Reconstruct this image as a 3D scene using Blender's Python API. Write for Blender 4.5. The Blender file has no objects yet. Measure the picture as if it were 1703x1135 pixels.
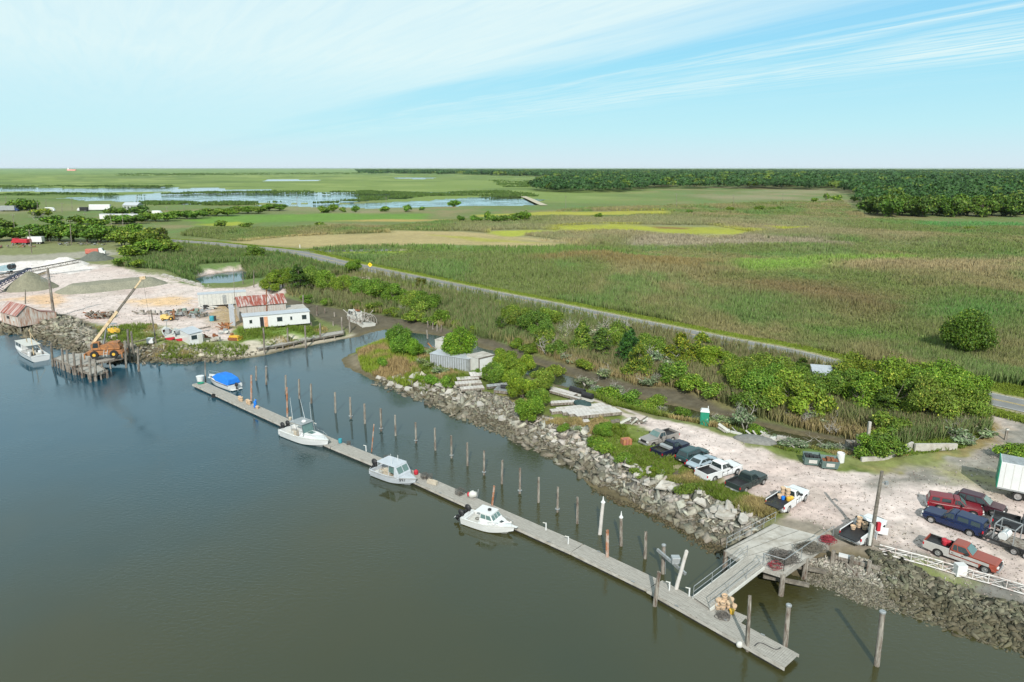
import bpy, math, random
import numpy as np
R = math.radians
random.seed(7)
sc = bpy.context.scene
C = sc.collection

# ------------------------------------------------------------------ camera, sky, sun
CAMZ = 34.0
F = 1135.0
HZ = 279.3
PITCH = math.atan((567.5 - HZ) / F)
cp, sp = math.cos(PITCH), math.sin(PITCH)
cam_d = bpy.data.cameras.new('camera')
cam = bpy.data.objects.new('camera', cam_d); C.objects.link(cam)
cam.location = (0, 0, CAMZ)
cam.rotation_euler = (R(90) - PITCH, 0, 0)
cam_d.sensor_width = 36.0
cam_d.lens = 36.0 * F / 1703.0
cam_d.clip_start = 0.5
cam_d.clip_end = 90000
sc.camera = cam

SUN_EL = 35.0
SUN_AZ = 182.5       # direction the sun stands in, clockwise from +Y
world = bpy.data.worlds.new('World'); sc.world = world
world.use_nodes = True
nt = world.node_tree; nt.nodes.clear()
def N(nt, typ, **kw):
    n = nt.nodes.new(typ)
    for k, v in kw.items():
        if k.startswith('i_'):
            key = k[2:]
            key = int(key) if key.isdigit() else key.replace('_', ' ')
            n.inputs[key].default_value = v
        else: setattr(n, k, v)
    return n
def ramp(nt, stops, interp='LINEAR'):
    n = nt.nodes.new('ShaderNodeValToRGB'); cr = n.color_ramp; cr.interpolation = interp
    while len(cr.elements) > 1: cr.elements.remove(cr.elements[-1])
    for i, (p, c) in enumerate(stops):
        e = cr.elements[0] if i == 0 else cr.elements.new(p)
        e.position = p
        if not isinstance(c, (tuple, list)): c = (c, c, c)
        e.color = (*c[:3], 1)
    return n
def math_n(nt, op, a, b=None, c=None, clamp=False):
    n = nt.nodes.new('ShaderNodeMath'); n.operation = op; n.use_clamp = clamp
    for i, v in enumerate((a, b, c)):
        if v is None: continue
        if hasattr(v, 'links') or hasattr(v, 'is_linked'): nt.links.new(v, n.inputs[i])
        else: n.inputs[i].default_value = v
    return n.outputs[0]
def mix_n(nt, fac, a, b, typ='MIX'):
    n = nt.nodes.new('ShaderNodeMix'); n.data_type = 'RGBA'; n.blend_type = typ
    for sock, v in ((n.inputs[0], fac), (n.inputs[6], a), (n.inputs[7], b)):
        if hasattr(v, 'is_linked'): nt.links.new(v, sock)
        elif isinstance(v, (tuple, list)): sock.default_value = (*v[:3], 1)
        else: sock.default_value = v
    return n.outputs[2]
sky = N(nt, 'ShaderNodeTexSky'); sky.sky_type = 'NISHITA'; sky.sun_disc = False
sky.sun_elevation = R(SUN_EL); sky.sun_rotation = R(SUN_AZ)
sky.air_density = 1.0; sky.dust_density = 0.6; sky.ozone_density = 1.2
SKYS = 0.11
# thin streaks of cirrus on a high flat layer, crossing from far left to near right
tc = N(nt, 'ShaderNodeTexCoord')
sx = N(nt, 'ShaderNodeSeparateXYZ'); nt.links.new(tc.outputs['Generated'], sx.inputs[0])
zc = math_n(nt, 'MAXIMUM', sx.outputs[2], 0.012)
u = math_n(nt, 'DIVIDE', sx.outputs[0], zc)
v = math_n(nt, 'DIVIDE', sx.outputs[1], zc)
s_perp = math_n(nt, 'ADD', math_n(nt, 'MULTIPLY', u, 0.87), math_n(nt, 'MULTIPLY', v, 0.50))
s_along = math_n(nt, 'SUBTRACT', math_n(nt, 'MULTIPLY', v, 0.87), math_n(nt, 'MULTIPLY', u, 0.50))
cv = N(nt, 'ShaderNodeCombineXYZ')
nt.links.new(math_n(nt, 'MULTIPLY', s_along, 0.16), cv.inputs[0]); nt.links.new(s_perp, cv.inputs[1])
n1 = N(nt, 'ShaderNodeTexNoise', i_Scale=0.8, i_Detail=9.0, i_Roughness=0.62, i_Distortion=0.7); nt.links.new(cv.outputs[0], n1.inputs['Vector'])
cv2 = N(nt, 'ShaderNodeCombineXYZ')
nt.links.new(math_n(nt, 'MULTIPLY', s_along, 0.5), cv2.inputs[0]); nt.links.new(math_n(nt, 'MULTIPLY', s_perp, 5.0), cv2.inputs[1])
n2 = N(nt, 'ShaderNodeTexNoise', i_Scale=1.3, i_Detail=8.0, i_Roughness=0.6, i_Distortion=0.9); nt.links.new(cv2.outputs[0], n2.inputs['Vector'])
warp = math_n(nt, 'MULTIPLY_ADD', n1.outputs[0], 2.6, -1.3)
sw = math_n(nt, 'MULTIPLY', math_n(nt, 'ADD', s_perp, warp), 0.1)
band = ramp(nt, [(0.0, .95), (.26, 1.0), (.33, 0.95), (.45, .08), (.47, .05), (.505, .8), (.545, .2), (.575, .5), (.66, 1.0), (.72, .8), (.80, .12), (.9, .2), (1.0, .1)])
nt.links.new(sw, band.inputs[0])
fine = ramp(nt, [(.34, .87), (.6, 1.0)]); nt.links.new(n2.outputs[0], fine.inputs[0])
strong = ramp(nt, [(.40, .08), (.50, .6), (.60, 1.0)]); nt.links.new(n2.outputs[0], strong.inputs[0])
wgt = ramp(nt, [(.40, 0.0), (.47, .85)]); nt.links.new(sw, wgt.inputs[0])
fine_ = mix_n(nt, wgt.outputs[0], fine.outputs[0], strong.outputs[0])
cf = math_n(nt, 'MULTIPLY', band.outputs[0], fine_)
elev = ramp(nt, [(0.0, 0.0), (0.06, .35), (0.14, 1.0)]); nt.links.new(sx.outputs[2], elev.inputs[0])
cf = math_n(nt, 'MULTIPLY', cf, elev.outputs[0])
SK = 1.0 / SKYS
tint = mix_n(nt, 1.0, sky.outputs[0], (0.98, 1.35, 1.22), 'MULTIPLY')
# pale air towards the horizon
hz = ramp(nt, [(0.0, .97), (0.05, .95), (0.15, .9), (0.3, .7), (0.6, .2), (1.0, 0.0)]); nt.links.new(math_n(nt, 'ABSOLUTE', sx.outputs[2]), hz.inputs[0])
hcol = ramp(nt, [(0.0, (.68, .80, .88)), (0.05, (.51, .82, .91)), (0.13, (.33, .73, .92)), (.24, (.17, .56, .93)), (.5, (.12, .40, .86))]); nt.links.new(sx.outputs[2], hcol.inputs[0])
hs = N(nt, 'ShaderNodeVectorMath', operation='SCALE'); nt.links.new(hcol.outputs[0], hs.inputs[0]); hs.inputs['Scale'].default_value = SK
SKY1 = mix_n(nt, hz.outputs[0], tint, hs.outputs[0])
col = mix_n(nt, math_n(nt, 'MULTIPLY', cf, .9), SKY1, (0.78 * SK, .94 * SK, .94 * SK))
bg = N(nt, 'ShaderNodeBackground'); bg.inputs[1].default_value = SKYS
nt.links.new(col, bg.inputs[0])
wo = N(nt, 'ShaderNodeOutputWorld'); nt.links.new(bg.outputs[0], wo.inputs[0])

sd_ = bpy.data.lights.new('sun', 'SUN'); sd_.energy = 5.0; sd_.angle = R(0.55); sd_.color = (1.0, 0.955, 0.88)
sun = bpy.data.objects.new('sun', sd_); C.objects.link(sun)
_az = R(SUN_AZ)
from mathutils import Vector, Matrix
_dir = Vector((math.sin(_az) * math.cos(R(SUN_EL)), math.cos(_az) * math.cos(R(SUN_EL)), math.sin(R(SUN_EL))))
sun.rotation_euler = (-_dir).to_track_quat('-Z', 'Y').to_euler()
sun.location = (0, -60, 90)
sc.view_settings.view_transform = 'Standard'; sc.view_settings.look = 'None'
sc.view_settings.exposure = 0.03; sc.view_settings.gamma = 1.0
sc.cycles.max_bounces = 6; sc.cycles.diffuse_bounces = 2; sc.cycles.glossy_bounces = 3
sc.cycles.transmission_bounces = 3; sc.cycles.transparent_max_bounces = 6; sc.cycles.volume_bounces = 0
sc.cycles.use_denoising = True; sc.cycles.use_adaptive_sampling = True; sc.cycles.adaptive_threshold = 0.02
sc.cycles.caustics_reflective = False; sc.cycles.caustics_refractive = False

# ------------------------------------------------------------------ helpers: survey the photograph's ground positions in metres
def G(px, py, z=0.0):
    x, y = px - 851.5, py - 567.5
    t = (CAMZ - z) / (y * cp + F * sp)
    return (x * t, (F * cp - y * sp) * t)
def T(px, py, Y):                       # height and x of something seen at a known distance Y
    x, y = px - 851.5, py - 567.5
    t = Y / (F * cp - y * sp)
    return (x * t, CAMZ - (y * cp + F * sp) * t)
def GP(pts, z=0.0): return np.array([G(a, b, z) for a, b in pts])
def srgb(r, g, b):
    f = lambda c: ((c / 255 + .055) / 1.055) ** 2.4 if c > 10 else c / 255 / 12.92
    return (f(r), f(g), f(b))

def hash2(ix, iy, s):
    h = np.sin(ix * 127.1 + iy * 311.7 + s * 74.7) * 43758.5453
    return h - np.floor(h)
def vn(x, y, s=0):
    ix, iy = np.floor(x), np.floor(y); fx, fy = x - ix, y - iy
    fx = fx * fx * (3 - 2 * fx); fy = fy * fy * (3 - 2 * fy)
    a, b = hash2(ix, iy, s), hash2(ix + 1, iy, s)
    c, d = hash2(ix, iy + 1, s), hash2(ix + 1, iy + 1, s)
    return a + (b - a) * fx + (c - a) * fy + (a - b - c + d) * fx * fy
def fbm(x, y, s=0, o=4):
    t = 0; a = .5
    for i in range(o):
        t = t + a * vn(x, y, s + i * 3.3); x, y = x * 2.03 + 7.1, y * 2.03 + 3.7; a *= .5
    return t / (1 - .5 ** o)           # 0..1
def sdist(x, y, P):
    """distance to the polygon's outline, negative inside"""
    d = np.full(x.shape, 1e18); ins = np.zeros(x.shape, bool)
    n = len(P)
    for i in range(n):
        ax, ay = P[i]; bx, by = P[(i + 1) % n]
        ex, ey = bx - ax, by - ay
        wx, wy = x - ax, y - ay
        t = np.clip((wx * ex + wy * ey) / (ex * ex + ey * ey + 1e-12), 0, 1)
        d = np.minimum(d, (wx - ex * t) ** 2 + (wy - ey * t) ** 2)
        if by != ay:
            c = ((ay > y) != (by > y)) & (x < ex * (y - ay) / (by - ay) + ax)
            ins ^= c
    d = np.sqrt(d)
    return np.where(ins, -d, d)
def sd_cull(x, y, P, m):
    out = np.full(x.shape, 1e6)
    k = (x > P[:, 0].min() - m) & (x < P[:, 0].max() + m) & (y > P[:, 1].min() - m) & (y < P[:, 1].max() + m)
    if k.any(): out[k] = sdist(x[k], y[k], P)
    return out
def lined(x, y, L):
    d = np.full(x.shape, 1e18)
    for (ax, ay), (bx, by) in zip(L[:-1], L[1:]):
        ex, ey = bx - ax, by - ay
        t = np.clip(((x - ax) * ex + (y - ay) * ey) / (ex * ex + ey * ey + 1e-12), 0, 1)
        d = np.minimum(d, (x - ax - ex * t) ** 2 + (y - ay - ey * t) ** 2)
    return np.sqrt(d)
def ss(a, b, x):
    t = np.clip((x - a) / (b - a), 0, 1); return t * t * (3 - 2 * t)

def smooth_line(P, n=8):
    P = [np.array(p, float) for p in P]; out = []
    Q = [2 * P[0] - P[1]] + P + [2 * P[-1] - P[-2]]
    for i in range(1, len(Q) - 2):
        for k in range(n):
            t = k / n
            out.append(.5 * ((2 * Q[i]) + (-Q[i - 1] + Q[i + 1]) * t + (2 * Q[i - 1] - 5 * Q[i] + 4 * Q[i + 1] - Q[i + 2]) * t * t + (-Q[i - 1] + 3 * Q[i] - 3 * Q[i + 1] + Q[i + 2]) * t ** 3))
    out.append(P[-1]); return np.array(out)

# ------------------------------------------------------------------ helpers: objects
def tag(o, label=None, cat=None, group=None, kind=None):
    if label: o['label'] = label
    if cat: o['category'] = cat
    if group: o['group'] = group
    if kind: o['kind'] = kind
    return o
def thing(name, label, cat, loc=(0, 0, 0), rz=0.0, group=None):
    o = bpy.data.objects.new(name, None); C.objects.link(o)
    o.location = loc; o.rotation_euler = (0, 0, rz); o.empty_display_size = .2
    return tag(o, label, cat, group)
def dup(root, loc=None, rz=None, label=None, group=None, color=None, scale=None):
    r = root.copy(); C.objects.link(r)
    if loc is not None: r.location = loc
    if rz is not None: r.rotation_euler = (0, 0, rz)
    if scale is not None: r.scale = scale
    if label: r['label'] = label
    if group: r['group'] = group
    if color: r.color = color
    for ch in list(root.children):
        c = ch.copy(); C.objects.link(c); c.parent = r
        if color: c.color = color
        for g in list(ch.children):
            d = g.copy(); C.objects.link(d); d.parent = c
    return r
def np_mesh(name, V, Fq, mat, col=None, smooth=False, colname='Col'):
    """V (n,3); Fq (m,k) all faces the same size k"""
    me = bpy.data.meshes.new(name)
    V = np.ascontiguousarray(V, dtype=np.float32); Fq = np.ascontiguousarray(Fq, dtype=np.int32)
    k = Fq.shape[1]
    me.vertices.add(len(V)); me.vertices.foreach_set('co', V.ravel())
    me.loops.add(Fq.size); me.loops.foreach_set('vertex_index', Fq.ravel())
    me.polygons.add(len(Fq))
    me.polygons.foreach_set('loop_start', np.arange(0, Fq.size, k, dtype=np.int32))
    if smooth: me.polygons.foreach_set('use_smooth', np.ones(len(Fq), bool))
    me.update(calc_edges=True)
    if col is not None:
        a = me.color_attributes.new(colname, 'FLOAT_COLOR', 'POINT')
        c4 = np.ones((len(V), 4), np.float32); c4[:, :3] = col
        a.data.foreach_set('color', c4.ravel())
    if mat: me.materials.append(mat)
    return me
def link(name, me, parent=None, loc=None, rz=None):
    o = bpy.data.objects.new(name, me); C.objects.link(o)
    if parent: o.parent = parent
    if loc is not None: o.location = loc
    if rz is not None: o.rotation_euler = (0, 0, rz)
    return o

class MB:
    def __init__(s): s.v = []; s.f = []
    def quads(s, pts, faces):
        b = len(s.v); s.v += [tuple(p) for p in pts]; s.f += [tuple(i + b for i in f) for f in faces]; return s
    def box(s, x0, x1, y0, y1, z0, z1):
        p = [(x0, y0, z0), (x1, y0, z0), (x1, y1, z0), (x0, y1, z0), (x0, y0, z1), (x1, y0, z1), (x1, y1, z1), (x0, y1, z1)]
        return s.quads(p, [(0, 3, 2, 1), (4, 5, 6, 7), (0, 1, 5, 4), (1, 2, 6, 5), (2, 3, 7, 6), (3, 0, 4, 7)])
    def bar(s, a, b, w=.1, h=None, roll=0.0):
        """square bar from a to b"""
        h = h or w; a = Vector(a); b = Vector(b); d = (b - a)
        if d.length < 1e-6: return s
        d.normalize(); up = Vector((0, 0, 1)) if abs(d.z) < .95 else Vector((0, 1, 0))
        r = d.cross(up).normalized(); u_ = r.cross(d)
        if roll: q = Matrix.Rotation(roll, 3, d); r = q @ r; u_ = q @ u_
        p = []
        for e in (a, b):
            for sx_, sy_ in ((-1, -1), (1, -1), (1, 1), (-1, 1)): p.append(e + r * (sx_ * w / 2) + u_ * (sy_ * h / 2))
        return s.quads(p, [(3, 2, 1, 0), (4, 5, 6, 7), (0, 1, 5, 4), (1, 2, 6, 5), (2, 3, 7, 6), (3, 0, 4, 7)])
    def cyl(s, a, b, r0=.1, r1=None, n=10, cap=True):
        r1 = r0 if r1 is None else r1; a = Vector(a); b = Vector(b); d = (b - a).normalized()
        up = Vector((0, 0, 1)) if abs(d.z) < .95 else Vector((1, 0, 0))
        r = d.cross(up).normalized(); u_ = r.cross(d); p = []
        for e, q in ((a, r0), (b, r1)):
            for i in range(n):
                t = 2 * math.pi * i / n; p.append(e + r * (math.cos(t) * q) + u_ * (math.sin(t) * q))
        f = [(i, (i + 1) % n, n + (i + 1) % n, n + i) for i in range(n)]
        if cap: f += [tuple(range(n - 1, -1, -1)), tuple(range(n, 2 * n))]
        return s.quads(p, f)
    def tube(s, pts, r, n=6):
        for a, b in zip(pts[:-1], pts[1:]): s.cyl(a, b, r, r, n)
        return s
    def lathe(s, prof, c=(0, 0, 0), axis='Z', n=16):
        """prof: (radius, height)"""
        p = []; c = Vector(c)
        for rr, h in prof:
            for i in range(n):
                t = 2 * math.pi * i / n; a_, b_ = rr * math.cos(t), rr * math.sin(t)
                p.append(c + (Vector((a_, b_, h)) if axis == 'Z' else Vector((a_, h, b_)) if axis == 'Y' else Vector((h, a_, b_))))
        m = len(prof); f = []
        for j in range(m - 1):
            for i in range(n):
                q = (j * n + i, j * n + (i + 1) % n, (j + 1) * n + (i + 1) % n, (j + 1) * n + i)
                f.append(q if axis != 'Y' else q[::-1])
        f += [tuple(range(n - 1, -1, -1)), tuple(range((m - 1) * n, m * n))]
        return s.quads(p, f)
    def plate(s, pts, t=.01):
        """flat polygon given thickness t towards its normal"""
        P = [Vector(p) for p in pts]; n_ = Vector((0, 0, 0))
        for i in range(len(P)):
            a, b = P[i], P[(i + 1) % len(P)]; n_ += Vector(((a.y - b.y) * (a.z + b.z), (a.z - b.z) * (a.x + b.x), (a.x - b.x) * (a.y + b.y)))
        n_.normalize(); k = len(P); Q = P + [p + n_ * t for p in P]
        f = [tuple(range(k - 1, -1, -1)), tuple(range(k, 2 * k))] + [(i, (i + 1) % k, k + (i + 1) % k, k + i) for i in range(k)]
        return s.quads(Q, f)
    def prism(s, prof, wf):
        """side profile (x, z) spread across y by half width wf(x, z) or (y0, y1)"""
        k = len(prof); p = []
        for sg in (-1, 1):
            for x_, z_ in prof:
                w_ = wf(x_, z_)
                p.append((x_, (w_[0] if sg < 0 else w_[1]) if isinstance(w_, tuple) else sg * w_, z_))
        f = [tuple(range(k)), tuple(range(2 * k - 1, k - 1, -1))] + [(i, k + i, k + (i + 1) % k, (i + 1) % k) for i in range(k)]
        return s.quads(p, f)
    def blob(s, c, rx, ry, rz, n=8, m=5, jit=0.0, rnd=random):
        p = []; f = []
        for j in range(1, m):
            ph = math.pi * j / m
            for i in range(n):
                t = 2 * math.pi * i / n; q = 1 + rnd.uniform(-jit, jit)
                p.append((c[0] + rx * q * math.sin(ph) * math.cos(t), c[1] + ry * q * math.sin(ph) * math.sin(t), c[2] + rz * q * math.cos(ph)))
        p += [(c[0], c[1], c[2] + rz), (c[0], c[1], c[2] - rz)]
        for j in range(m - 2):
            for i in range(n): f.append((j * n + i, (j + 1) * n + i, (j + 1) * n + (i + 1) % n, j * n + (i + 1) % n))
        tp, bt = len(p) - 2, len(p) - 1
        for i in range(n):
            f.append((tp, i, (i + 1) % n)); f.append((bt, (m - 2) * n + (i + 1) % n, (m - 2) * n + i))
        return s.quads(p, f)
    def mesh(s, name, mat):
        me = bpy.data.meshes.new(name); me.from_pydata([tuple(p) for p in s.v], [], s.f); me.update()
        if mat: me.materials.append(mat)
        return me
    def build(s, name, mat, parent=None, bevel=0.0, smooth=False, color=None, loc=None, rz=None, fix=True):
        me = s.mesh(name, mat)
        if fix:
            import bmesh
            bm = bmesh.new(); bm.from_mesh(me); bmesh.ops.recalc_face_normals(bm, faces=bm.faces); bm.to_mesh(me); bm.free()
        if smooth:
            for p in me.polygons: p.use_smooth = True
        o = link(name, me, parent, loc, rz)
        if bevel:
            b = o.modifiers.new('bevel', 'BEVEL'); b.width = bevel; b.segments = 2; b.limit_method = 'ANGLE'; b.angle_limit = R(35)
        if color: o.color = (*color, 1)
        return o

# ------------------------------------------------------------------ materials
MT = {}
def new_mat(name):
    m = bpy.data.materials.new(name); m.use_nodes = True
    b = m.node_tree.nodes['Principled BSDF']; b.inputs['Specular IOR Level'].default_value = .3
    MT[name] = m; return m, m.node_tree, b
def mat(name, c, rough=.7, metal=0.0, var=.25, scale=2.0, bump=0.0, c2=None, thr=.5, streak=None, coat=0.0, spec=.3, obj_color=False, sharp=.1, obj=True):
    """mottled surface: colour c varied by +-var, with patches of c2 (dirt, rust, lichen)"""
    m, t, b = new_mat(name)
    b.inputs['Roughness'].default_value = rough; b.inputs['Metallic'].default_value = metal
    b.inputs['Coat Weight'].default_value = coat; b.inputs['Specular IOR Level'].default_value = spec
    tc = N(t, 'ShaderNodeTexCoord'); src = tc.outputs['Object']
    mp = N(t, 'ShaderNodeMapping'); t.links.new(src, mp.inputs[0])
    if streak: mp.inputs['Scale'].default_value = streak
    oi = N(t, 'ShaderNodeObjectInfo')
    va = N(t, 'ShaderNodeVectorMath', operation='ADD'); t.links.new(mp.outputs[0], va.inputs[0])
    cx = N(t, 'ShaderNodeCombineXYZ'); t.links.new(math_n(t, 'MULTIPLY', oi.outputs['Random'], 37.0), cx.inputs[0]); t.links.new(cx.outputs[0], va.inputs[1])
    n1 = N(t, 'ShaderNodeTexNoise', i_Scale=scale, i_Detail=7.0, i_Roughness=.62); t.links.new(va.outputs[0], n1.inputs['Vector'])
    base = oi.outputs['Color'] if obj_color else c
    r1 = ramp(t, [(.28, 1 - var), (.72, 1 + var * .6)]); t.links.new(n1.outputs[0], r1.inputs[0])
    col = mix_n(t, 1.0, base, r1.outputs[0], 'MULTIPLY')
    if c2 is not None:
        n2 = N(t, 'ShaderNodeTexNoise', i_Scale=scale * .6, i_Detail=9.0, i_Roughness=.7); t.links.new(va.outputs[0], n2.inputs['Vector'])
        r2 = ramp(t, [(thr - sharp, 0.0), (thr + sharp, 1.0)]); t.links.new(n2.outputs[0], r2.inputs[0])
        col = mix_n(t, r2.outputs[0], col, c2)
    t.links.new(col, b.inputs['Base Color'])
    if bump:
        bp = N(t, 'ShaderNodeBump', i_Strength=.6, i_Distance=bump); t.links.new(n1.outputs[0], bp.inputs['Height']); t.links.new(bp.outputs[0], b.inputs['Normal'])
    return m
S = srgb
M = {}
M['paint'] = mat('car_paint', (1, 1, 1), .3, .0, var=.08, scale=1.5, coat=.12, obj_color=True, spec=.35)
M['dullpaint'] = mat('faded_paint', (1, 1, 1), .6, 0, var=.25, scale=2.5, obj_color=True)
M['glass'] = mat('dark_glass', (.02, .03, .032), .06, 0, var=.1, spec=.8)
M['glassg'] = mat('pale_glass', (.10, .17, .16), .08, 0, var=.2, spec=.8)
M['tyre'] = mat('tyre_rubber', (.022, .022, .022), .85, var=.3)
M['rim'] = mat('wheel_metal', (.42, .42, .42), .35, .7, var=.2, scale=6)
M['chrome'] = mat('bright_metal', (.55, .55, .55), .3, .8, var=.2)
M['black'] = mat('black_plastic', (.025, .025, .027), .5, var=.3)
M['red_lens'] = mat('red_lens', (.45, .01, .02), .2, spec=.6)
M['lens'] = mat('clear_lens', (.6, .6, .58), .15, spec=.7)
M['white'] = mat('white_gelcoat', (.60, .61, .61), .3, var=.06, scale=1.2, coat=.3, spec=.5)
M['offwhite'] = mat('aged_white_paint', (.50, .50, .47), .6, var=.14, scale=1.5, c2=(.36, .33, .28), thr=.66)
M['alu'] = mat('dull_aluminium', (.42, .44, .45), .45, .5, var=.15)
M['galv'] = mat('galvanised_metal', (.36, .38, .39), .5, .5, var=.25, scale=3, c2=(.22, .22, .21), thr=.62)
M['wood'] = mat('weathered_deck', (.34, .325, .295), .9, var=.35, scale=3, streak=(.6, 6, 1), c2=(.22, .205, .18), thr=.6)
M['woodd'] = mat('dark_old_timber', (.13, .115, .095), .9, var=.4, scale=4, c2=(.22, .2, .17), thr=.55)
M['pile'] = mat('weathered_piling', (.29, .27, .235), .95, var=.45, scale=3, streak=(2.5, 2.5, .5), c2=(.09, .06, .045), thr=.52, bump=.05)
M['conc'] = mat('old_concrete', (.42, .40, .365), .95, var=.22, scale=1.2, c2=(.27, .245, .205), thr=.58, bump=.03)
M['concl'] = mat('pale_concrete', (.50, .475, .45), .95, var=.2, scale=1.2, c2=(.36, .33, .28), thr=.6, bump=.03)
M['rust'] = mat('rust', (.22, .085, .04), .9, var=.5, scale=4)
M['rustpipe'] = mat('rusted_pipe', (.33, .13, .06), .9, var=.4, scale=3, c2=(.42, .38, .34), thr=.55, streak=(1, 1, .7))
M['rustroof'] = mat('rusted_tin_roof', (.46, .42, .40), .75, var=.2, scale=1.2, streak=(3.5, .25, .25), c2=(.24, .06, .04), thr=.47, sharp=.06)
M['tin'] = mat('weathered_tin_wall', (.42, .405, .38), .8, var=.25, scale=1.0, streak=(6, 6, .8), c2=(.27, .12, .07), thr=.6)
M['tinroof'] = mat('grey_tin_roof', (.44, .47, .51), .55, .2, var=.15, scale=1.5)
M['orange'] = mat('orange_machine_paint', (.40, .17, .06), .6, var=.35, scale=2.5, c2=(.17, .09, .05), thr=.52)
M['yellow'] = mat('yellow_machine_paint', (.62, .38, .05), .55, var=.25, scale=2.5, c2=(.3, .16, .05), thr=.64)
M['cream'] = mat('cream_boom_paint', (.58, .45, .28), .6, var=.25, c2=(.3, .18, .1), thr=.6)
M['blue'] = mat('blue_canvas', (.015, .17, .62), .8, var=.25, scale=3)
M['red'] = mat('red_plastic', (.42, .03, .045), .5, var=.2)
M['green'] = mat('green_plastic', (.02, .21, .13), .5, var=.15)
M['teal'] = mat('teal_plastic', (.04, .24, .30), .5, var=.15)
M['basket'] = mat('bushel_basket_wood', (.58, .42, .28), .85, var=.35, scale=5, streak=(3, 3, 1))
M['vinyl'] = mat('grey_vinyl', (.30, .30, .29), .7)
M['seat'] = mat('tan_vinyl', (.45, .40, .32), .7)
M['rope'] = mat('rope', (.12, .11, .09), .95)
M['bark'] = mat('bark', (.15, .125, .10), .95, var=.4, scale=4, streak=(3, 3, .5))
M['snag'] = mat('dead_grey_wood', (.36, .34, .31), .95, var=.3, scale=4)
M['meshwire'] = mat('wire_mesh', (.12, .11, .10), .8, .2, var=.5, scale=10)

# attribute coloured surfaces
def attr_mat(name, rough=.9, nscale=1.5, var=.3, bump=0.0, trans=0.0, tint=False, spec=.15, nscale2=None):
    m, t, b = new_mat(name); b.inputs['Roughness'].default_value = rough; b.inputs['Specular IOR Level'].default_value = spec
    at = N(t, 'ShaderNodeVertexColor'); at.layer_name = 'Col'
    ge = N(t, 'ShaderNodeNewGeometry')
    n1 = N(t, 'ShaderNodeTexNoise', i_Scale=nscale, i_Detail=8.0, i_Roughness=.65); t.links.new(ge.outputs['Position'], n1.inputs['Vector'])
    r1 = ramp(t, [(.3, 1 - var), (.7, 1 + var * .7)]); t.links.new(n1.outputs[0], r1.inputs[0])
    col = mix_n(t, 1.0, at.outputs[0], r1.outputs[0], 'MULTIPLY')
    if nscale2:
        n3 = N(t, 'ShaderNodeTexNoise', i_Scale=nscale2, i_Detail=6.0, i_Roughness=.6); t.links.new(ge.outputs['Position'], n3.inputs['Vector'])
        r3 = ramp(t, [(.3, 1 - var * .7), (.7, 1 + var * .5)]); t.links.new(n3.outputs[0], r3.inputs[0])
        col = mix_n(t, 1.0, col, r3.outputs[0], 'MULTIPLY')
    if tint:
        oi = N(t, 'ShaderNodeObjectInfo'); col = mix_n(t, 1.0, col, oi.outputs['Color'], 'MULTIPLY')
    t.links.new(col, b.inputs['Base Color'])
    if bump:
        bp = N(t, 'ShaderNodeBump', i_Strength=.7, i_Distance=bump); t.links.new(n1.outputs[0], bp.inputs['Height']); t.links.new(bp.outputs[0], b.inputs['Normal'])
    if trans:
        tr = N(t, 'ShaderNodeBsdfTranslucent'); t.links.new(col, tr.inputs[0]); mx = N(t, 'ShaderNodeMixShader'); mx.inputs[0].default_value = trans
        o = t.nodes['Material Output']; t.links.new(b.outputs[0], mx.inputs[1]); t.links.new(tr.outputs[0], mx.inputs[2]); t.links.new(mx.outputs[0], o.inputs[0])
    return m
M['ground'] = attr_mat('ground_surface', nscale=1.3, var=.24, bump=.06, nscale2=.5)
M['reed'] = attr_mat('reed_blades', nscale=.3, var=.2, trans=.3)
M['leaf'] = attr_mat('leaves', rough=.6, nscale=.5, var=.25, trans=.15, tint=True, spec=.25)
M['rock'] = attr_mat('broken_concrete_rubble', nscale=3.0, var=.3, bump=.05)
M['gravel'] = attr_mat('gravel_heap_surface', nscale=4.0, var=.45, bump=.2)
# ------------------------------------------------------------------ terrain
RIV = GP([(-500,545),(0,552),(45,557),(90,568),(120,580),(150,590),(190,598),(225,603),(260,602),(300,603),(340,600),(400,598),(440,592),(470,584),(510,577),(560,568),(595,560),(620,552),(640,548),(655,560),(600,580),(575,590),(568,600),(573,610),(593,620),(621,634),(658,646),(690,658),(720,669),(746,683),(782,697),(808,708),(834,717),(850,724),(867,733),(896,745),(927,762),(954,776),(974,786),(977,800),(983,808),(1036,837),(1080,854),(1132,883),(1196,916),(1260,937),(1320,957),(1345,967),(1400,985),(1470,1003),(1540,1022),(1600,1040),(1703,1072),(1900,1130),(2300,1250),(2300,2400),(-1500,2400),(-1500,530)])
CRK = GP([(640,548),(700,555),(760,563),(800,577),(860,596),(930,620),(1000,645),(1080,667),(1130,678),(1190,692),(1250,705),(1300,718),(1360,730),(1420,745),(1410,753),(1350,742),(1290,728),(1240,716),(1180,704),(1120,691),(1070,681),(1000,661),(930,641),(860,616),(800,598),(730,584),(660,566),(640,572)])
POND = GP([(325,464),(345,458),(372,454),(402,451),(410,455),(404,470),(372,476),(345,476)])
MUD = GP([(450,488),(473,498),(510,507),(543,514),(601,524),(632,527),(660,533),(694,538),(735,547),(776,557),(820,566),(856,579),(894,594),(950,610),(1000,625),(1060,643),(1130,653),(1200,678),(1260,698),(1330,713),(1400,725),(1445,735),(1430,765),(1370,754),(1310,740),(1250,726),(1200,715),(1140,699),(1080,688),(1020,674),(960,654),(900,632),(830,607),(790,594),(730,584),(660,568),(600,560),(560,545),(520,530),(480,514),(450,500)], .3)
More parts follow.
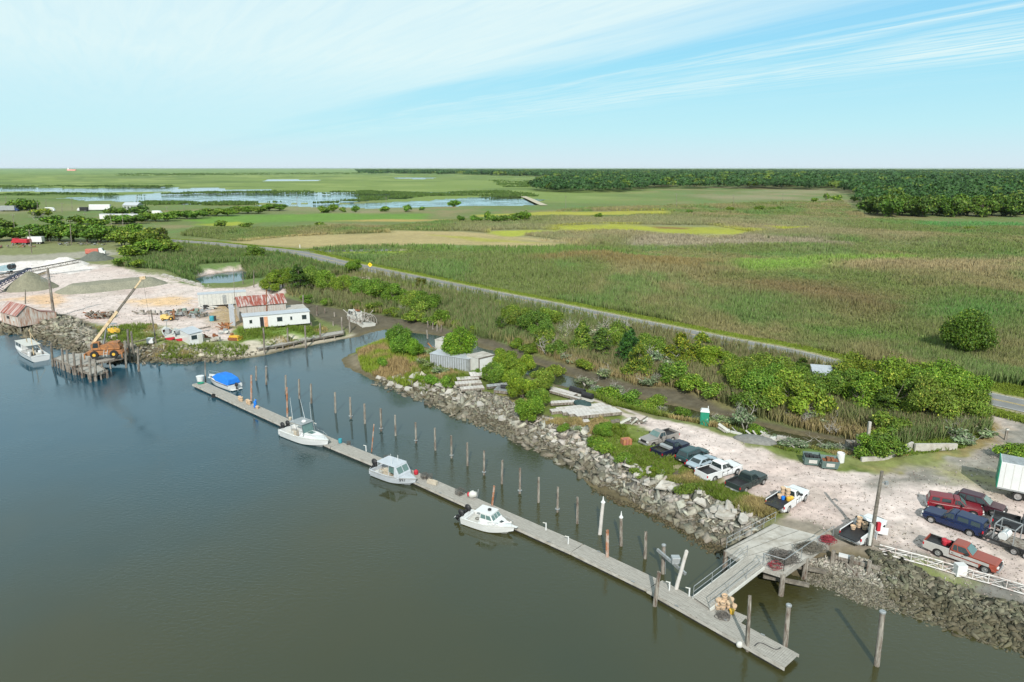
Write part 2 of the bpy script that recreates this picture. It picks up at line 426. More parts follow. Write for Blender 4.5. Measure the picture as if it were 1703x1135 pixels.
MPOND = [GP(p) for p in (
 [(-60,313),(60,313),(140,314),(240,312),(280,311.5),(283,318),(245,319),(140,319.5),(60,318),(-60,320)],
 [(130,330),(240,324),(330,317),(420,316),(450,319),(560,320),(700,320),(742,322),(700,327),(655,331),(560,336),(440,338),(340,339),(270,338),(200,334)],
 [(470,342),(560,340),(640,338),(740,335),(800,328),(850,327),(868,340),(800,342),(700,343),(600,345)],
 [(445,299.5),(480,298.5),(515,300),(500,302),(450,302)],
 [(665,295),(700,294),(722,295.5),(700,298),(670,297.5)],
 [(285,316),(345,313),(360,315),(300,320)])]
WATERS = [RIV, CRK, POND]
HIGH = [GP(p, 1.8) for p in (
 [(-400,400),(0,395),(180,395),(260,430),(330,440),(420,436),(480,480),(400,500),(480,560),(420,585),(300,590),(200,585),(80,560),(-400,540)],
 [(590,600),(680,560),(800,590),(900,640),(1000,680),(1080,700),(1240,730),(1440,770),(1600,760),(1703,640),(2300,700),(2300,1250),(1703,1040),(1340,950),(1200,880),(1000,770),(860,700),(700,645),(620,625)])]
ROAD = smooth_line([G(a, b, 1.6) for a, b in ((250,398),(320,403),(350,405),(400,410.5),(440,414),(480,418.5),(520,426),(560,436),(620,449),(700,465.5),(800,486),(900,505.5),(1000,526),(1105,547.5),(1200,567),(1300,586),(1395,609),(1530,636),(1634,661),(1703,676),(1850,710))], 6)
JN = smooth_line([G(490, 420, 1.6), G(540, 417.5, 1.6), G(600, 416.5, 1.6), G(660, 416, 1.6)], 5)
LOT = GP([(1035,690),(1100,698),(1170,710),(1240,735),(1290,757),(1335,770),(1400,783),(1450,790),(1520,782),(1590,765),(1650,735),(1665,715),(1640,695),(1640,680),(1900,735),(1900,1050),(1703,1000),(1620,975),(1540,950),(1470,925),(1420,905),(1385,900),(1340,880),(1300,872),(1290,848),(1240,825),(1200,806),(1150,780),(1105,757),(1060,735),(1045,715)], 1.8)
TRACK = smooth_line([G(a, b, 1.8) for a, b in ((960,650),(1010,668),(1050,690),(1090,705),(1140,725))], 6)
YARD = [GP(p, 1.8) for p in (
 [(-400,440),(0,428),(60,420),(120,415),(175,417),(185,440),(230,452),(275,455),(300,470),(345,480),(410,478),(440,468),(500,466),(560,462),(640,458),(625,464),(500,475),(470,490),(430,500),(400,545),(385,565),(330,572),(280,572),(230,575),(190,545),(110,530),(90,545),(-400,540)],
 [(320,449),(400,440),(402,449),(345,456)],
 [(520,462),(600,455),(640,457),(600,463),(540,467)])]
ROCKB = GP([(612,640),(650,622),(700,632),(760,645),(830,668),(900,700),(960,715),(1010,760),(1080,780),(1150,800),(1200,825),(1240,860),(1280,875),(1260,900),(1205,920),(1100,880),(1020,845),(975,810),(880,768),(800,728),(700,676),(640,648)], .9)
ROCKL = GP([(-200,545),(0,538),(60,535),(110,528),(150,545),(200,575),(250,580),(330,592),(240,604),(150,592),(90,570),(0,553),(-200,550)], .9)
ROCKR = GP([(1350,915),(1400,925),(1460,935),(1540,962),(1620,990),(1703,1012),(1900,1060),(1900,1130),(1703,1074),(1600,1042),(1470,1005),(1345,969),(1320,955)], .9)

def water_sd(x, y):
    d = sd_cull(x, y, RIV, 60)
    for P in (CRK, POND): d = np.minimum(d, sd_cull(x, y, P, 30))
    return d
def terrain_z(x, y):
    x = np.asarray(x, float); y = np.asarray(y, float)
    jx = (fbm(x * .35, y * .35, 5) - .5) * 1.6; jy = (fbm(x * .35, y * .35, 9) - .5) * 1.6
    w = water_sd(x + jx, y + jy)
    H = np.full(x.shape, .75)
    for P in HIGH: H = np.maximum(H, .75 + 1.05 * ss(10, 0, sd_cull(x, y, P, 15)))
    near = (y < 900)
    dr = np.full(x.shape, 1e6); dr[near] = np.minimum(lined(x[near], y[near], ROAD), lined(x[near], y[near], JN))
    kr = ss(10, 4.6, dr); H = H * (1 - kr) + 1.63 * kr
    z = H * ss(0, 6.0, w)
    z = z + (fbm(x * .5, y * .5, 2) - .5) * .25 * ss(1, 5, w) * ss(3, 6, dr)
    m = ss(1.2, -1.2, sd_cull(x + jx, y + jy, MUD, 10))
    mz = .04 + .13 * np.minimum(w, 6) + (fbm(x * .8, y * .8, 4) - .5) * .22
    z = z * (1 - m) + np.minimum(mz, z + .1) * m
    z = np.where(w < 0, np.maximum(-1.4, .16 * w - .02), z)
    for P in MPOND:
        js = 26.
        q = sd_cull(x + (fbm(x * .02, y * .02, 31) - .5) * js * 2, y + (fbm(x * .02, y * .02, 37) - .5) * js * 2.5, P, 120)
        q2 = q + (fbm(x * .035, y * .035, 41) - .5) * 22
        z = np.where(q2 < 20, -.3, z)
    return z
def gz(x, y): return float(terrain_z(np.array([x]), np.array([y]))[0])
def P3(px, py, z=1.8):
    x, y = G(px, py, z); zz = gz(x, y); x, y = G(px, py, zz); return (x, y, gz(x, y))

# colour zones: (polygon, colour, edge jitter in metres, softness in metres)
def Z(pts, c, jit=6, soft=2.0, z=.75): return (GP(pts, z), np.array(srgb(*c)), jit, soft)
FZ = [
 Z([(400,404),(470,396),(560,391),(660,388),(760,389),(840,396),(960,408),(900,413),(760,411),(640,410),(540,414),(470,411)], (158,144,102), 14, 7),
 Z([(655,384),(780,386),(900,397),(960,404),(900,400),(780,392),(660,389)], (164,148,106), 8, 6),
 Z([(720,391),(800,396),(900,404),(820,402),(740,396)], (150,148,70), 8, 5),
 Z([(935,377),(1000,373),(1090,375),(1180,376),(1250,388),(1215,394),(1100,392),(1060,386),(940,383)], (148,150,56), 16, 9),
 Z([(1085,376),(1150,379),(1140,381),(1090,380)], (122,92,58), 6, 5),
 Z([(823,384),(880,383),(960,384),(900,389),(850,393),(825,390)], (150,155,60), 10, 4),
 Z([(790,357),(900,353),(1110,351),(1110,357),(900,360),(800,362)], (150,148,60), 12, 5),
 Z([(300,366),(400,358),(540,355),(700,356),(700,366),(560,368),(430,369),(320,374)], (98,130,54), 14, 7),
 Z([(320,374),(400,368),(430,371),(380,376)], (140,148,52), 10, 4),
 Z([(560,367),(640,364),(760,366),(690,370)], (158,140,82), 10, 6),
 Z([(1240,434),(1330,428),(1480,428),(1600,436),(1480,446),(1300,452),(1230,450)], (116,142,68), 16, 10),
 Z([(1190,470),(1300,470),(1420,482),(1490,500),(1430,522),(1300,512),(1200,492)], (116,104,74), 16, 18),
 Z([(1400,440),(1560,434),(1720,432),(1720,460),(1600,464),(1450,452)], (142,130,98), 16, 10),
 Z([(1540,370),(1720,372),(1720,380),(1560,378)], (86,128,72), 14, 6),
 Z([(1275,378),(1340,377),(1345,382),(1290,383)], (146,150,62), 10, 6),
 Z([(1040,398),(1200,392),(1400,400),(1400,410),(1200,408),(1050,408)], (140,132,112), 16, 8),
 Z([(940,420),(1100,424),(1200,432),(1150,446),(1000,440),(900,430)], (124,112,74), 16, 10),
 Z([(1450,505),(1560,500),(1640,512),(1600,535),(1480,530)], (86,120,62), 14, 10),
 Z([(1330,548),(1420,555),(1520,575),(1440,572),(1340,560)], (88,118,58), 10, 8),
 Z([(600,410),(900,412),(1180,425),(900,424),(640,418)], (98,120,62), 12, 6),
]
def field_color(x, y):
    n1 = fbm(x * .02, y * .02, 11, 5)[:, None]; n2 = fbm(x * .055 + 4, y * .03, 21, 5)[:, None]; n3 = fbm(x * .007, y * .005, 51, 4)[:, None]
    a = np.array(srgb(102,114,66)); b = np.array(srgb(126,120,84)); c = np.array(srgb(94,120,66)); d = np.array(srgb(140,132,104))
    col = a + (b - a) * ss(.46, .68, n1); col = col + (c - col) * ss(.5, .72, n2) * .8; col = col + (d - col) * ss(.52, .72, n3) * .6
    far = ss(560, 760, y)[:, None] * ss(160, -60, x - y * .12)[:, None]
    g1 = np.array(srgb(112,130,68)); g2 = np.array(srgb(92,112,58)); g3 = np.array(srgb(128,142,80))
    st = fbm(x * .004, y * .008, 61, 5)[:, None]; st2 = fbm(x * .01 + 9, y * .016, 67, 5)[:, None]
    fc = g1 + (g2 - g1) * ss(.5, .62, st) + (g3 - g1) * ss(.5, .66, st2)
    col = col + (fc - col) * far
    vf = ss(2500, 5000, y)[:, None]
    col = col + (np.array(srgb(112,138,84)) - col) * vf * .7
    for P, c, j, s in FZ:
        jx = (fbm(x * .03, y * .03, 71) - .5) * 2.2 * j; jy = (fbm(x * .03, y * .03, 73) - .5) * 2.2 * j
        q = ss(s, -s, sd_cull(x + jx, y + jy, P, 60))[:, None]
        k = .75 + .25 * fbm(x * .12, y * .12, 79)[:, None]
        col = col + (c * k / .87 - col) * q
    return col
GRASS = np.array(srgb(100,112,56)); SHELL = np.array(srgb(200,186,180)); PINK = np.array(srgb(190,173,166)); GREY = np.array(srgb(148,140,128))
MUDC = np.array(srgb(92,86,72)); SAND = np.array(srgb(196,160,118))
EZ = [   # zones on the worked ground, drawn in order: pts, colour, jitter, soft
 Z([(-400,400),(0,398),(190,398),(300,440),(300,470),(190,440),(0,445),(-400,450)], (120,124,84), 5, 3, 1.8),
 Z([(-200,428),(60,424),(150,418),(190,416),(195,424),(100,432),(0,440),(-200,445)], (150,146,132), 3, 2, 1.8),
 Z([(-200,446),(0,438),(60,434),(110,432),(165,447),(120,456),(50,456),(-200,466)], (214,206,202), 3, 1.5, 1.8),
 Z([(350,505),(440,500),(450,545),(385,550),(350,530)], (160,140,110), 3, 3, 1.8),
 Z([(150,545),(200,548),(262,540),(290,552),(380,570),(310,582),(230,590),(170,560)], (124,128,84), 3, 2, 1.8),
 Z([(0,500),(90,488),(110,500),(95,512),(30,500)], (205,172,140), 3, 3, 1.8),
 Z([(215,500),(290,492),(320,500),(300,510),(230,508)], (205,174,138), 3, 3, 1.8),
 Z([(395,545),(500,545),(560,550),(560,565),(440,575),(385,570)], (106,128,58), 2, 1.5, 1.5),
 Z([(310,588),(400,582),(470,570),(560,560),(600,552),(600,560),(520,580),(430,596),(320,604)], (176,168,152), 2, 1.5, .4),
]
LZ = [
 Z([(1130,700),(1180,706),(1260,740),(1340,772),(1300,760),(1230,732)], (118,124,72), 2, 1.2, 1.8),
 Z([(1030,690),(1075,712),(1150,770),(1210,808),(1290,850),(1300,870),(1240,862),(1150,812),(1080,770),(1020,740),(985,715)], (106,118,58), 1.8, 1.0, 1.8),
 Z([(1105,755),(1200,803),(1285,848),(1270,853),(1190,812),(1095,765)], (150,142,112), 1.5, .6, 1.8),
 Z([(1430,800),(1500,776),(1580,762),(1645,738),(1672,712),(1655,688),(1800,690),(1800,800),(1640,803),(1540,806),(1460,812)], (134,130,122), 2, 2, 1.8),
 Z([(1465,905),(1560,935),(1660,965),(1800,1010),(1800,1035),(1640,995),(1540,965),(1465,930)], (106,106,102), 2, 1.5, 1.8),
 Z([(1500,925),(1560,935),(1610,955),(1600,965),(1540,950)], (120,128,80), 1.5, 1, 1.8),
 Z([(1200,905),(1285,872),(1345,866),(1440,888),(1480,915),(1460,935),(1400,935),(1330,925)], (138,130,118), 1.2, 1.0, 1.8),
 Z([(560,600),(572,590),(596,588),(606,602),(632,628),(690,648),(700,660),(620,645),(585,622)], (116,108,90), 1, .8, .3),
 Z([(1340,765),(1440,780),(1560,768),(1600,752),(1520,752),(1400,757)], (120,126,76), 1.5, 1, 1.8),
 Z([(1520,775),(1560,770),(1700,800),(1720,830),(1680,825),(1600,800)], (140,136,100), 2, 2, 1.8),
 Z([(1590,700),(1640,700),(1670,715),(1650,735),(1600,750),(1560,758),(1600,740),(1640,718)], (150,128,90), 2, 2, 1.8),
]
def ground_color(x, y):
    col = field_color(x, y)
    near = np.where((y < 620) & (np.abs(x) < 500))[0]
    if len(near) == 0: return col
    X, Y = x[near], y[near]; c = col[near]
    jx = (fbm(X * .5, Y * .5, 81) - .5) * 2; jy = (fbm(X * .5, Y * .5, 83) - .5) * 2
    # the spit and its banks
    spit = ss(1.5, -1.5, sd_cull(X + jx, Y + jy, HIGH[1], 10))[:, None]
    gr = GRASS * (.72 + .55 * fbm(X * .4, Y * .4, 85)[:, None]); dry = np.array(srgb(158,142,98))
    gr = gr + (dry - gr) * ss(.55, .75, fbm(X * .12, Y * .12, 86))[:, None] * .6
    c = c + (gr - c) * spit
    def zone(c, P, colr, j, s):
        q = ss(s, -s, sd_cull(X + jx * j, Y + jy * j, P, 25))[:, None]
        return c + (colr - c) * q
    lotc = SHELL + (PINK - SHELL) * ss(.4, .7, fbm(X * .1, Y * .1, 87))[:, None]; lotc = lotc * (.92 + .16 * fbm(X * .9, Y * .35, 88)[:, None])
    # ruts and damp patches worn into the shell surface
    lotc = lotc + (GREY - lotc) * (ss(.60, .74, fbm(X * .16 + 3, Y * .16, 89)) * .3)[:, None]
    for P in YARD:
        c = zone(c, P, lotc, 2, 1.2)
    for P, k, j, s in EZ: c = zone(c, P, k * (.85 + .3 * fbm(X * .5, Y * .5, 90)[:, None]), j, s)
    c = zone(c, LOT, lotc, 1.2, .6)
    for P, k, j, s in LZ: c = zone(c, P, k * (.75 + .5 * fbm(X * .7, Y * .7, 91)[:, None]), j, s)
    dt = lined(X + jx * .3, Y + jy * .3, TRACK)
    wheel = (np.exp(-((dt - .85) / .45) ** 2))[:, None]
    c = c + (SHELL * .9 - c) * np.clip(wheel, 0, .9)
    dr = np.minimum(lined(X, Y, ROAD), lined(X, Y, JN))
    g = ss(8.5, 6.0, dr + jx * .8)[:, None]
    c = c + (np.array(srgb(116,132,50)) * (.8 + .4 * fbm(X * .3, Y * .3, 92)[:, None]) - c) * g
    sh = ss(4.7, 4.0, dr + jx * .2)[:, None]
    c = c + (np.array(srgb(150,140,118)) - c) * sh * .8
    for P in (ROCKB, ROCKR, ROCKL): c = zone(c, P, np.array(srgb(100,92,74)) * (.6 + .7 * fbm(X * 1.2, Y * 1.2, 93)[:, None]), 1, .8)
    w = water_sd(X, Y)
    m = ss(1.0, -1.0, sd_cull(X + jx * .5, Y + jy * .5, MUD, 10))[:, None]
    c = c + (MUDC * (.8 + .4 * fbm(X * .8, Y * .8, 94)[:, None]) - c) * m
    wet = ss(1.6, .3, w)[:, None]
    c = c + (np.array(srgb(96,88,66)) * (.75 + .5 * fbm(X * 1.5, Y * 1.5, 95)[:, None]) - c) * wet * .9
    col[near] = c
    return col

_na, _nr = 980, 900
_a = np.linspace(R(-51), R(51), _na); _dn = R(50) + (R(.045) - R(50)) * np.linspace(0, 1, _nr) ** .95
_r = 34 / np.tan(_dn)
AA, RR = np.meshgrid(_a, _r)
X_ = (RR * np.sin(AA)).ravel(); Y_ = (RR * np.cos(AA)).ravel()
Z_ = terrain_z(X_, Y_)
col_ = np.clip(ground_color(X_, Y_), .01, .85)
idx = np.arange(_na * _nr).reshape(_nr, _na)
Fq = np.stack([idx[:-1, :-1].ravel(), idx[:-1, 1:].ravel(), idx[1:, 1:].ravel(), idx[1:, :-1].ravel()], 1)
me = np_mesh('ground', np.stack([X_, Y_, Z_], 1), Fq, M['ground'], col_, smooth=True)
tag(link('ground', me), kind='structure')

# water: one level sheet; murky, brown-green, lightly rippled
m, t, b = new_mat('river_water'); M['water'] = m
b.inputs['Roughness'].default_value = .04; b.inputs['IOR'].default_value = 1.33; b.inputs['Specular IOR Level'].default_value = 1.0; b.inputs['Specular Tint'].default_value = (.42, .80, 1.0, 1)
ge = N(t, 'ShaderNodeNewGeometry')
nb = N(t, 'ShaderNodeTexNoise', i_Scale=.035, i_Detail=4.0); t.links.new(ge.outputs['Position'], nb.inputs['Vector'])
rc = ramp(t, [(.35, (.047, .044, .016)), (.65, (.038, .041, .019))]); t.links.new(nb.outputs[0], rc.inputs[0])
# silty by the near bank; blue sky reflection painted into the colour farther left
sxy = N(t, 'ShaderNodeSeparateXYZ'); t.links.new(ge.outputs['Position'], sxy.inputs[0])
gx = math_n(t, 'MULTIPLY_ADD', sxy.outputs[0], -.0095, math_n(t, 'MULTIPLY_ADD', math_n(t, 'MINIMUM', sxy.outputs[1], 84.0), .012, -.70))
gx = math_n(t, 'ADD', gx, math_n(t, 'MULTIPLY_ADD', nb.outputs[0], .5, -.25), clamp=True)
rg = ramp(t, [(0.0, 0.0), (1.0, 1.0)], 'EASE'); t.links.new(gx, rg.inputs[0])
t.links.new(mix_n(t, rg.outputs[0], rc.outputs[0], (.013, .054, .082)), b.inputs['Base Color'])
mp = N(t, 'ShaderNodeMapping'); mp.inputs['Scale'].default_value = (.9, 1.6, 1); mp.inputs['Rotation'].default_value = (0, 0, .35); t.links.new(ge.outputs['Position'], mp.inputs[0])
na = N(t, 'ShaderNodeTexNoise', i_Scale=2.2, i_Detail=4.0, i_Roughness=.55, i_Distortion=.3); t.links.new(mp.outputs[0], na.inputs['Vector'])
nl = N(t, 'ShaderNodeTexNoise', i_Scale=.05, i_Detail=3.0); t.links.new(ge.outputs['Position'], nl.inputs['Vector'])
rl = ramp(t, [(.42, .10), (.60, 1.3)]); t.links.new(nl.outputs[0], rl.inputs[0])
hh = math_n(t, 'MULTIPLY', na.outputs[0], rl.outputs[0])
bp = N(t, 'ShaderNodeBump', i_Strength=.8, i_Distance=.05); t.links.new(hh, bp.inputs['Height']); t.links.new(bp.outputs[0], b.inputs['Normal'])
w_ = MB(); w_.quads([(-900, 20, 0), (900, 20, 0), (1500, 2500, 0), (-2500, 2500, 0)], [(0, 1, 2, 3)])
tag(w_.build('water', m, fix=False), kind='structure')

# asphalt road with a yellow line
m, t, b = new_mat('asphalt'); M['asphalt'] = m; b.inputs['Roughness'].default_value = .85
ge = N(t, 'ShaderNodeNewGeometry')
na = N(t, 'ShaderNodeTexNoise', i_Scale=.5, i_Detail=8.0, i_Roughness=.7); t.links.new(ge.outputs['Position'], na.inputs['Vector'])
rc = ramp(t, [(.3, (.15, .153, .152)), (.7, (.215, .216, .212))]); t.links.new(na.outputs[0], rc.inputs[0]); t.links.new(rc.outputs[0], b.inputs['Base Color'])
M['yline'] = mat('yellow_road_paint', (.55, .40, .12), .8, var=.3, scale=3, c2=(.3, .28, .2), thr=.62)
M['wline'] = mat('white_road_paint', (.62, .62, .6), .8, var=.3, scale=3)
def ribbon(L, off0, off1, z, thick=0.0):
    L = np.asarray(L); d = np.gradient(L, axis=0); d /= np.linalg.norm(d, axis=1)[:, None]; n_ = np.stack([-d[:, 1], d[:, 0]], 1)
    a = L + n_ * off0; b = L + n_ * off1; m_ = MB(); p = []; f = []
    for i in range(len(L)): p += [(a[i][0], a[i][1], z), (b[i][0], b[i][1], z)]
    for i in range(len(L) - 1): f.append((2 * i, 2 * i + 1, 2 * i + 3, 2 * i + 2))
    return m_.quads(p, f)
RZ = 1.68
rd = ribbon(ROAD, -3.15, 3.15, RZ)
for i, (dx) in enumerate((0,)):
    rj = ribbon(JN, -4, 4, RZ - .012); b0 = len(rd.v); rd.v += rj.v; rd.f += [tuple(i + b0 for i in f) for f in rj.f]
tag(rd.build('road', M['asphalt'], fix=False), kind='structure')
yl = ribbon(ROAD, -.26, -.12, RZ + .012); y2 = ribbon(ROAD, .12, .26, RZ + .012); b0 = len(yl.v); yl.v += y2.v; yl.f += [tuple(i + b0 for i in f) for f in y2.f]
tag(yl.build('road_centre_line', M['yline'], fix=False), kind='structure')
wl = ribbon(ROAD[60:], -2.95, -2.83, RZ + .012); w2 = ribbon(ROAD[60:], 2.83, 2.95, RZ + .012); b0 = len(wl.v); wl.v += w2.v; wl.f += [tuple(i + b0 for i in f) for f in w2.f]
tag(wl.build('road_edge_lines', M['wline'], fix=False), kind='structure')
# the dirt levee track beyond the pond
lv = ribbon(smooth_line([G(a, b_, .9) for a, b_ in ((862,324),(880,331),(893,337),(905,342))], 5), -3.5, 3.5, 1.15)
tag(lv.build('levee_path', mat('levee_dirt', (.42, .38, .28), .95, var=.2, scale=.3), fix=False), kind='structure')
# ------------------------------------------------------------------ vegetation
rng = np.random.default_rng(5)
def rot_cards(c, nrm, size, rng, asp=.7):
    """quads centred at c facing nrm with random spin"""
    n = len(c); r = rng.normal(size=(n, 3)); t = np.cross(nrm, r); t /= np.linalg.norm(t, axis=1)[:, None] + 1e-9
    b_ = np.cross(nrm, t); s = size[:, None] * .5
    bend = nrm * s * .35
    V = np.stack([c - t * s - b_ * s * asp - bend, c + t * s - b_ * s * asp, c + t * s + b_ * s * asp - bend, c - t * s + b_ * s * asp], 1).reshape(-1, 3)
    return V, np.arange(4 * n).reshape(n, 4)
def leaf_cols(n, rng, base, var=.28, alt=None, palt=.2, k=4):
    c = np.array(base)[None] * (1 + rng.uniform(-var, var, (n, 1)))
    if alt is not None:
        m = rng.random(n) < palt; c[m] = np.array(alt)[None] * (1 + rng.uniform(-var, var, (m.sum(), 1)))
    return np.repeat(c, k, axis=0)
LG = srgb(94,126,38); LD = srgb(60,90,34); LY = srgb(138,156,58)
def crown_round(seed, R_=3.0, H=5.0, n=3600, lobes=16, size=.30, base=LG, alt=LY, low=.05):
    g = np.random.default_rng(seed); cs = []; rs = []
    for i in range(lobes):
        d = g.normal(size=3); d /= np.linalg.norm(d); q = g.uniform(.3, .8) ** .8
        cs.append((d[0] * R_ * q, d[1] * R_ * q, H * (low + (1 - low) * .5) + d[2] * H * .40 * q)); rs.append(g.uniform(.26, .46) * R_)
    cs = np.array(cs); rs = np.array(rs); w = rs ** 2 / (rs ** 2).sum(); k = g.choice(lobes, n, p=w)
    d = g.normal(size=(n, 3)); d /= np.linalg.norm(d, axis=1)[:, None]
    rad = rs[k] * g.uniform(.55, 1.15, n) * (1 + .22 * np.sin(d[:, 0] * 7 + k) * np.sin(d[:, 1] * 8 + k * 2) * np.cos(d[:, 2] * 6)); c = cs[k] + d * rad[:, None] * np.array([1, 1, .8]) ; c[:, 2] = np.abs(c[:, 2]) + .1
    out = c - np.array([0, 0, H * .45]); out /= np.linalg.norm(out, axis=1)[:, None] + 1e-9
    nr = d * .7 + out * .5 + g.normal(size=(n, 3)) * .95 + np.array([0, 0, .25]); nr /= np.linalg.norm(nr, axis=1)[:, None]
    V, Fq = rot_cards(c, nr, size * g.uniform(.55, 1.4, n), g)
    lob = (1 + g.uniform(-.16, .16, lobes))[k]
    col = leaf_cols(n, g, base, .34, alt, .14) * np.repeat(lob, 4)[:, None]
    return np_mesh('crown', V, Fq, M['leaf'], col)
def crown_cedar(seed, R_=2.2, H=6.0, n=3400, size=.26, base=LD, alt=LG, flat=1.0):
    g = np.random.default_rng(seed); nb = 70; c = []; nr = []
    for i in range(nb):
        h = g.uniform(.08, 1) ** .9; L = R_ * (1 - h) ** .7 * g.uniform(.6, 1.1) + .25; a = g.uniform(0, 6.283); m = int(n / nb)
        t = g.uniform(.15, 1, m) ** .7; sw_ = g.normal(size=m) * .16 * L
        x = np.cos(a) * L * t - np.sin(a) * sw_; y = np.sin(a) * L * t + np.cos(a) * sw_
        z = h * H + L * t * .18 * flat - .25 * L * t * t + g.normal(size=m) * .12
        c.append(np.stack([x, y, z], 1)); q = g.normal(size=(m, 3)) * .5 + np.array([np.cos(a) * .45, np.sin(a) * .45, .8]); nr.append(q / np.linalg.norm(q, axis=1)[:, None])
    c = np.concatenate(c); c[:, 2] = np.abs(c[:, 2]) + .05; nr = np.concatenate(nr)
    V, Fq = rot_cards(c, nr, size * g.uniform(.5, 1.3, len(c)), g, .5)
    return np_mesh('crown', V, Fq, M['leaf'], leaf_cols(len(c), g, base, .25, alt, .3))
def trunk_mesh(seed, H=5.0, r=.16, stems=3, spread=.5, mat_=None, fork=4, reach=.7):
    g = random.Random(seed); m_ = MB()
    for s_ in range(stems):
        a = g.uniform(0, 6.28); p = Vector((math.cos(a) * .15, math.sin(a) * .15, -.3)); d = Vector((math.cos(a) * spread * .5, math.sin(a) * spread * .5, 1)).normalized(); rr = r
        for k in range(5):
            q = p + d * (H * reach / 5); m_.cyl(p, q, rr, rr * .8, 6); rr *= .8
            if k >= 1:
                for b_ in range(max(1, fork // 2)):
                    aa = g.uniform(0, 6.28); e = q + Vector((math.cos(aa) * H * .22, math.sin(aa) * H * .22, H * g.uniform(.04, .2)))
                    m_.cyl(q, e, rr * .6, rr * .2, 5)
                    for _ in range(2): m_.cyl(q.lerp(e, .6), e + Vector((g.uniform(-.5, .5), g.uniform(-.5, .5), g.uniform(.1, .6))), rr * .3, rr * .1, 4)
            p = q; d = (d + Vector((g.uniform(-.25, .25), g.uniform(-.25, .25), 0))).normalized()
    return m_.mesh('trunk', mat_ or M['bark'])
LIB = {
 'round': [(crown_round(s, n=19000, size=.15), trunk_mesh(s)) for s in (1, 2, 3, 4)],
 'bush': [(crown_round(s, 1.8, 2.4, 4400, 11, .145, low=.0), trunk_mesh(s, 2.2, .06, 5, 1.0)) for s in (11, 12, 13)],
 'cedar': [(crown_cedar(s, n=6500, size=.19), trunk_mesh(s, 6, .14, 1, .1, None, 2, .9)) for s in (21, 22)],
 'flatcedar': [(crown_cedar(s, 3.2, 4.6, 7500, .20, base=srgb(84,112,34), alt=srgb(140,148,50), flat=1.6), trunk_mesh(s, 4.4, .14, 2, .5, None, 2, .8)) for s in (31, 32)],
 'grey': [(crown_round(41, 1.8, 3.0, 900, 9, .22, base=srgb(112,132,88), alt=srgb(150,152,118)), trunk_mesh(41, 3.6, .08, 4, .8, M['snag'], 4, 1.0))],
 'lone': [(crown_round(77, 3.4, 5.6, 24000, 34, .17), trunk_mesh(77, 6, .2, 3, .4))],
 'far': [(crown_round(s, 3.2, 5.5, 2600, 14, .40), trunk_mesh(s, 5, .2, 2, .4)) for s in (51, 52)],
 'farbush': [(crown_round(s, 2.0, 2.4, 700, 9, .36, low=0), trunk_mesh(s, 2, .08, 3, .8)) for s in (61, 62)],
}
SZ = {'lone': (3.4, 5.6), 'round': (3.0, 5.0), 'bush': (1.8, 2.4), 'cedar': (2.2, 6.0), 'flatcedar': (3.2, 4.6), 'grey': (1.8, 3.0), 'far': (3.2, 5.5), 'farbush': (2.0, 2.4)}
NM = {'lone': 'deciduous_tree', 'round': 'deciduous_tree', 'bush': 'bush', 'cedar': 'cedar_tree', 'flatcedar': 'cedar_tree', 'grey': 'grey_leaved_shrub', 'far': 'tree', 'farbush': 'bush'}
CT = {'lone': 'tree', 'round': 'tree', 'bush': 'bush', 'cedar': 'cedar', 'flatcedar': 'cedar', 'grey': 'shrub', 'far': 'tree', 'farbush': 'bush'}
_tc = 0
def tree(px, py, h, r, kind, label, group=None, tint=(1, 1, 1), z=1.0):
    global _tc
    _tc += 1; rr = random.Random(_tc * 13)
    x, y = G(px, py, z); zz = gz(x, y) if y < 1000 else .75; x, y = G(px, py, zz)
    if kind in ('round', 'cedar', 'flatcedar', 'bush', 'grey') and y < 260: h, r = h * (1.22 if kind != 'grey' else 1.0) * (.85 if 'spit' in label or 'rubble' in label else 1), r * (.98 if 'spit' in label or 'rubble' in label else 1.22)
    if px < 520 and 230 < y < 620: h, r = h * 1.3, r * 1.35
    cr, tk = LIB[kind][_tc % len(LIB[kind])]; R0, H0 = SZ[kind]
    t_ = thing(NM[kind], label, CT[kind], (x, y, max(0.0, gz(x, y) if y < 1000 else .75) - (1.9 if 'edge of the wood' in label else .05)), rr.uniform(0, 6.28), group)
    t_.scale = (r / R0, r / R0 * rr.uniform(.85, 1.15), h / H0)
    v = rr.uniform(.82, 1.15); hv = rr.uniform(.9, 1.22); c = link('crown', cr, t_); c.color = (tint[0] * v * hv, tint[1] * v, tint[2] * v * rr.uniform(.85, 1.35), 1); link('trunk', tk, t_)
    return t_
ORD = ['first', 'second', 'third', 'fourth', 'fifth', 'sixth', 'seventh', 'eighth', 'ninth', 'tenth', 'eleventh', 'twelfth', 'thirteenth', 'fourteenth', 'fifteenth', 'sixteenth', 'seventeenth', 'eighteenth', 'nineteenth', 'twentieth', 'twenty-first', 'twenty-second', 'twenty-third', 'twenty-fourth', 'twenty-fifth', 'twenty-sixth', 'twenty-seventh', 'twenty-eighth', 'twenty-ninth', 'thirtieth', 'thirty-first', 'thirty-second']
def row(items, desc, where, group, tint=(1, 1, 1), z=1.0):
    """trees along one line, told apart by counting from the left"""
    items = sorted(items, key=lambda q: q[0]); n = len(items)
    for i, it in enumerate(items):
        px, py, h, r, k = it[:5]; d = it[5] if len(it) > 5 else desc[k if k in desc else '*']
        tn = it[6] if len(it) > 6 else tint
        w = 'leftmost' if i == 0 else ('rightmost' if i == n - 1 else ORD[i] + ' from the left')
        tree(px, py, h, r, k, f'{d}, {w.replace(" from the left", " from left")} {where}', group, tn, z)
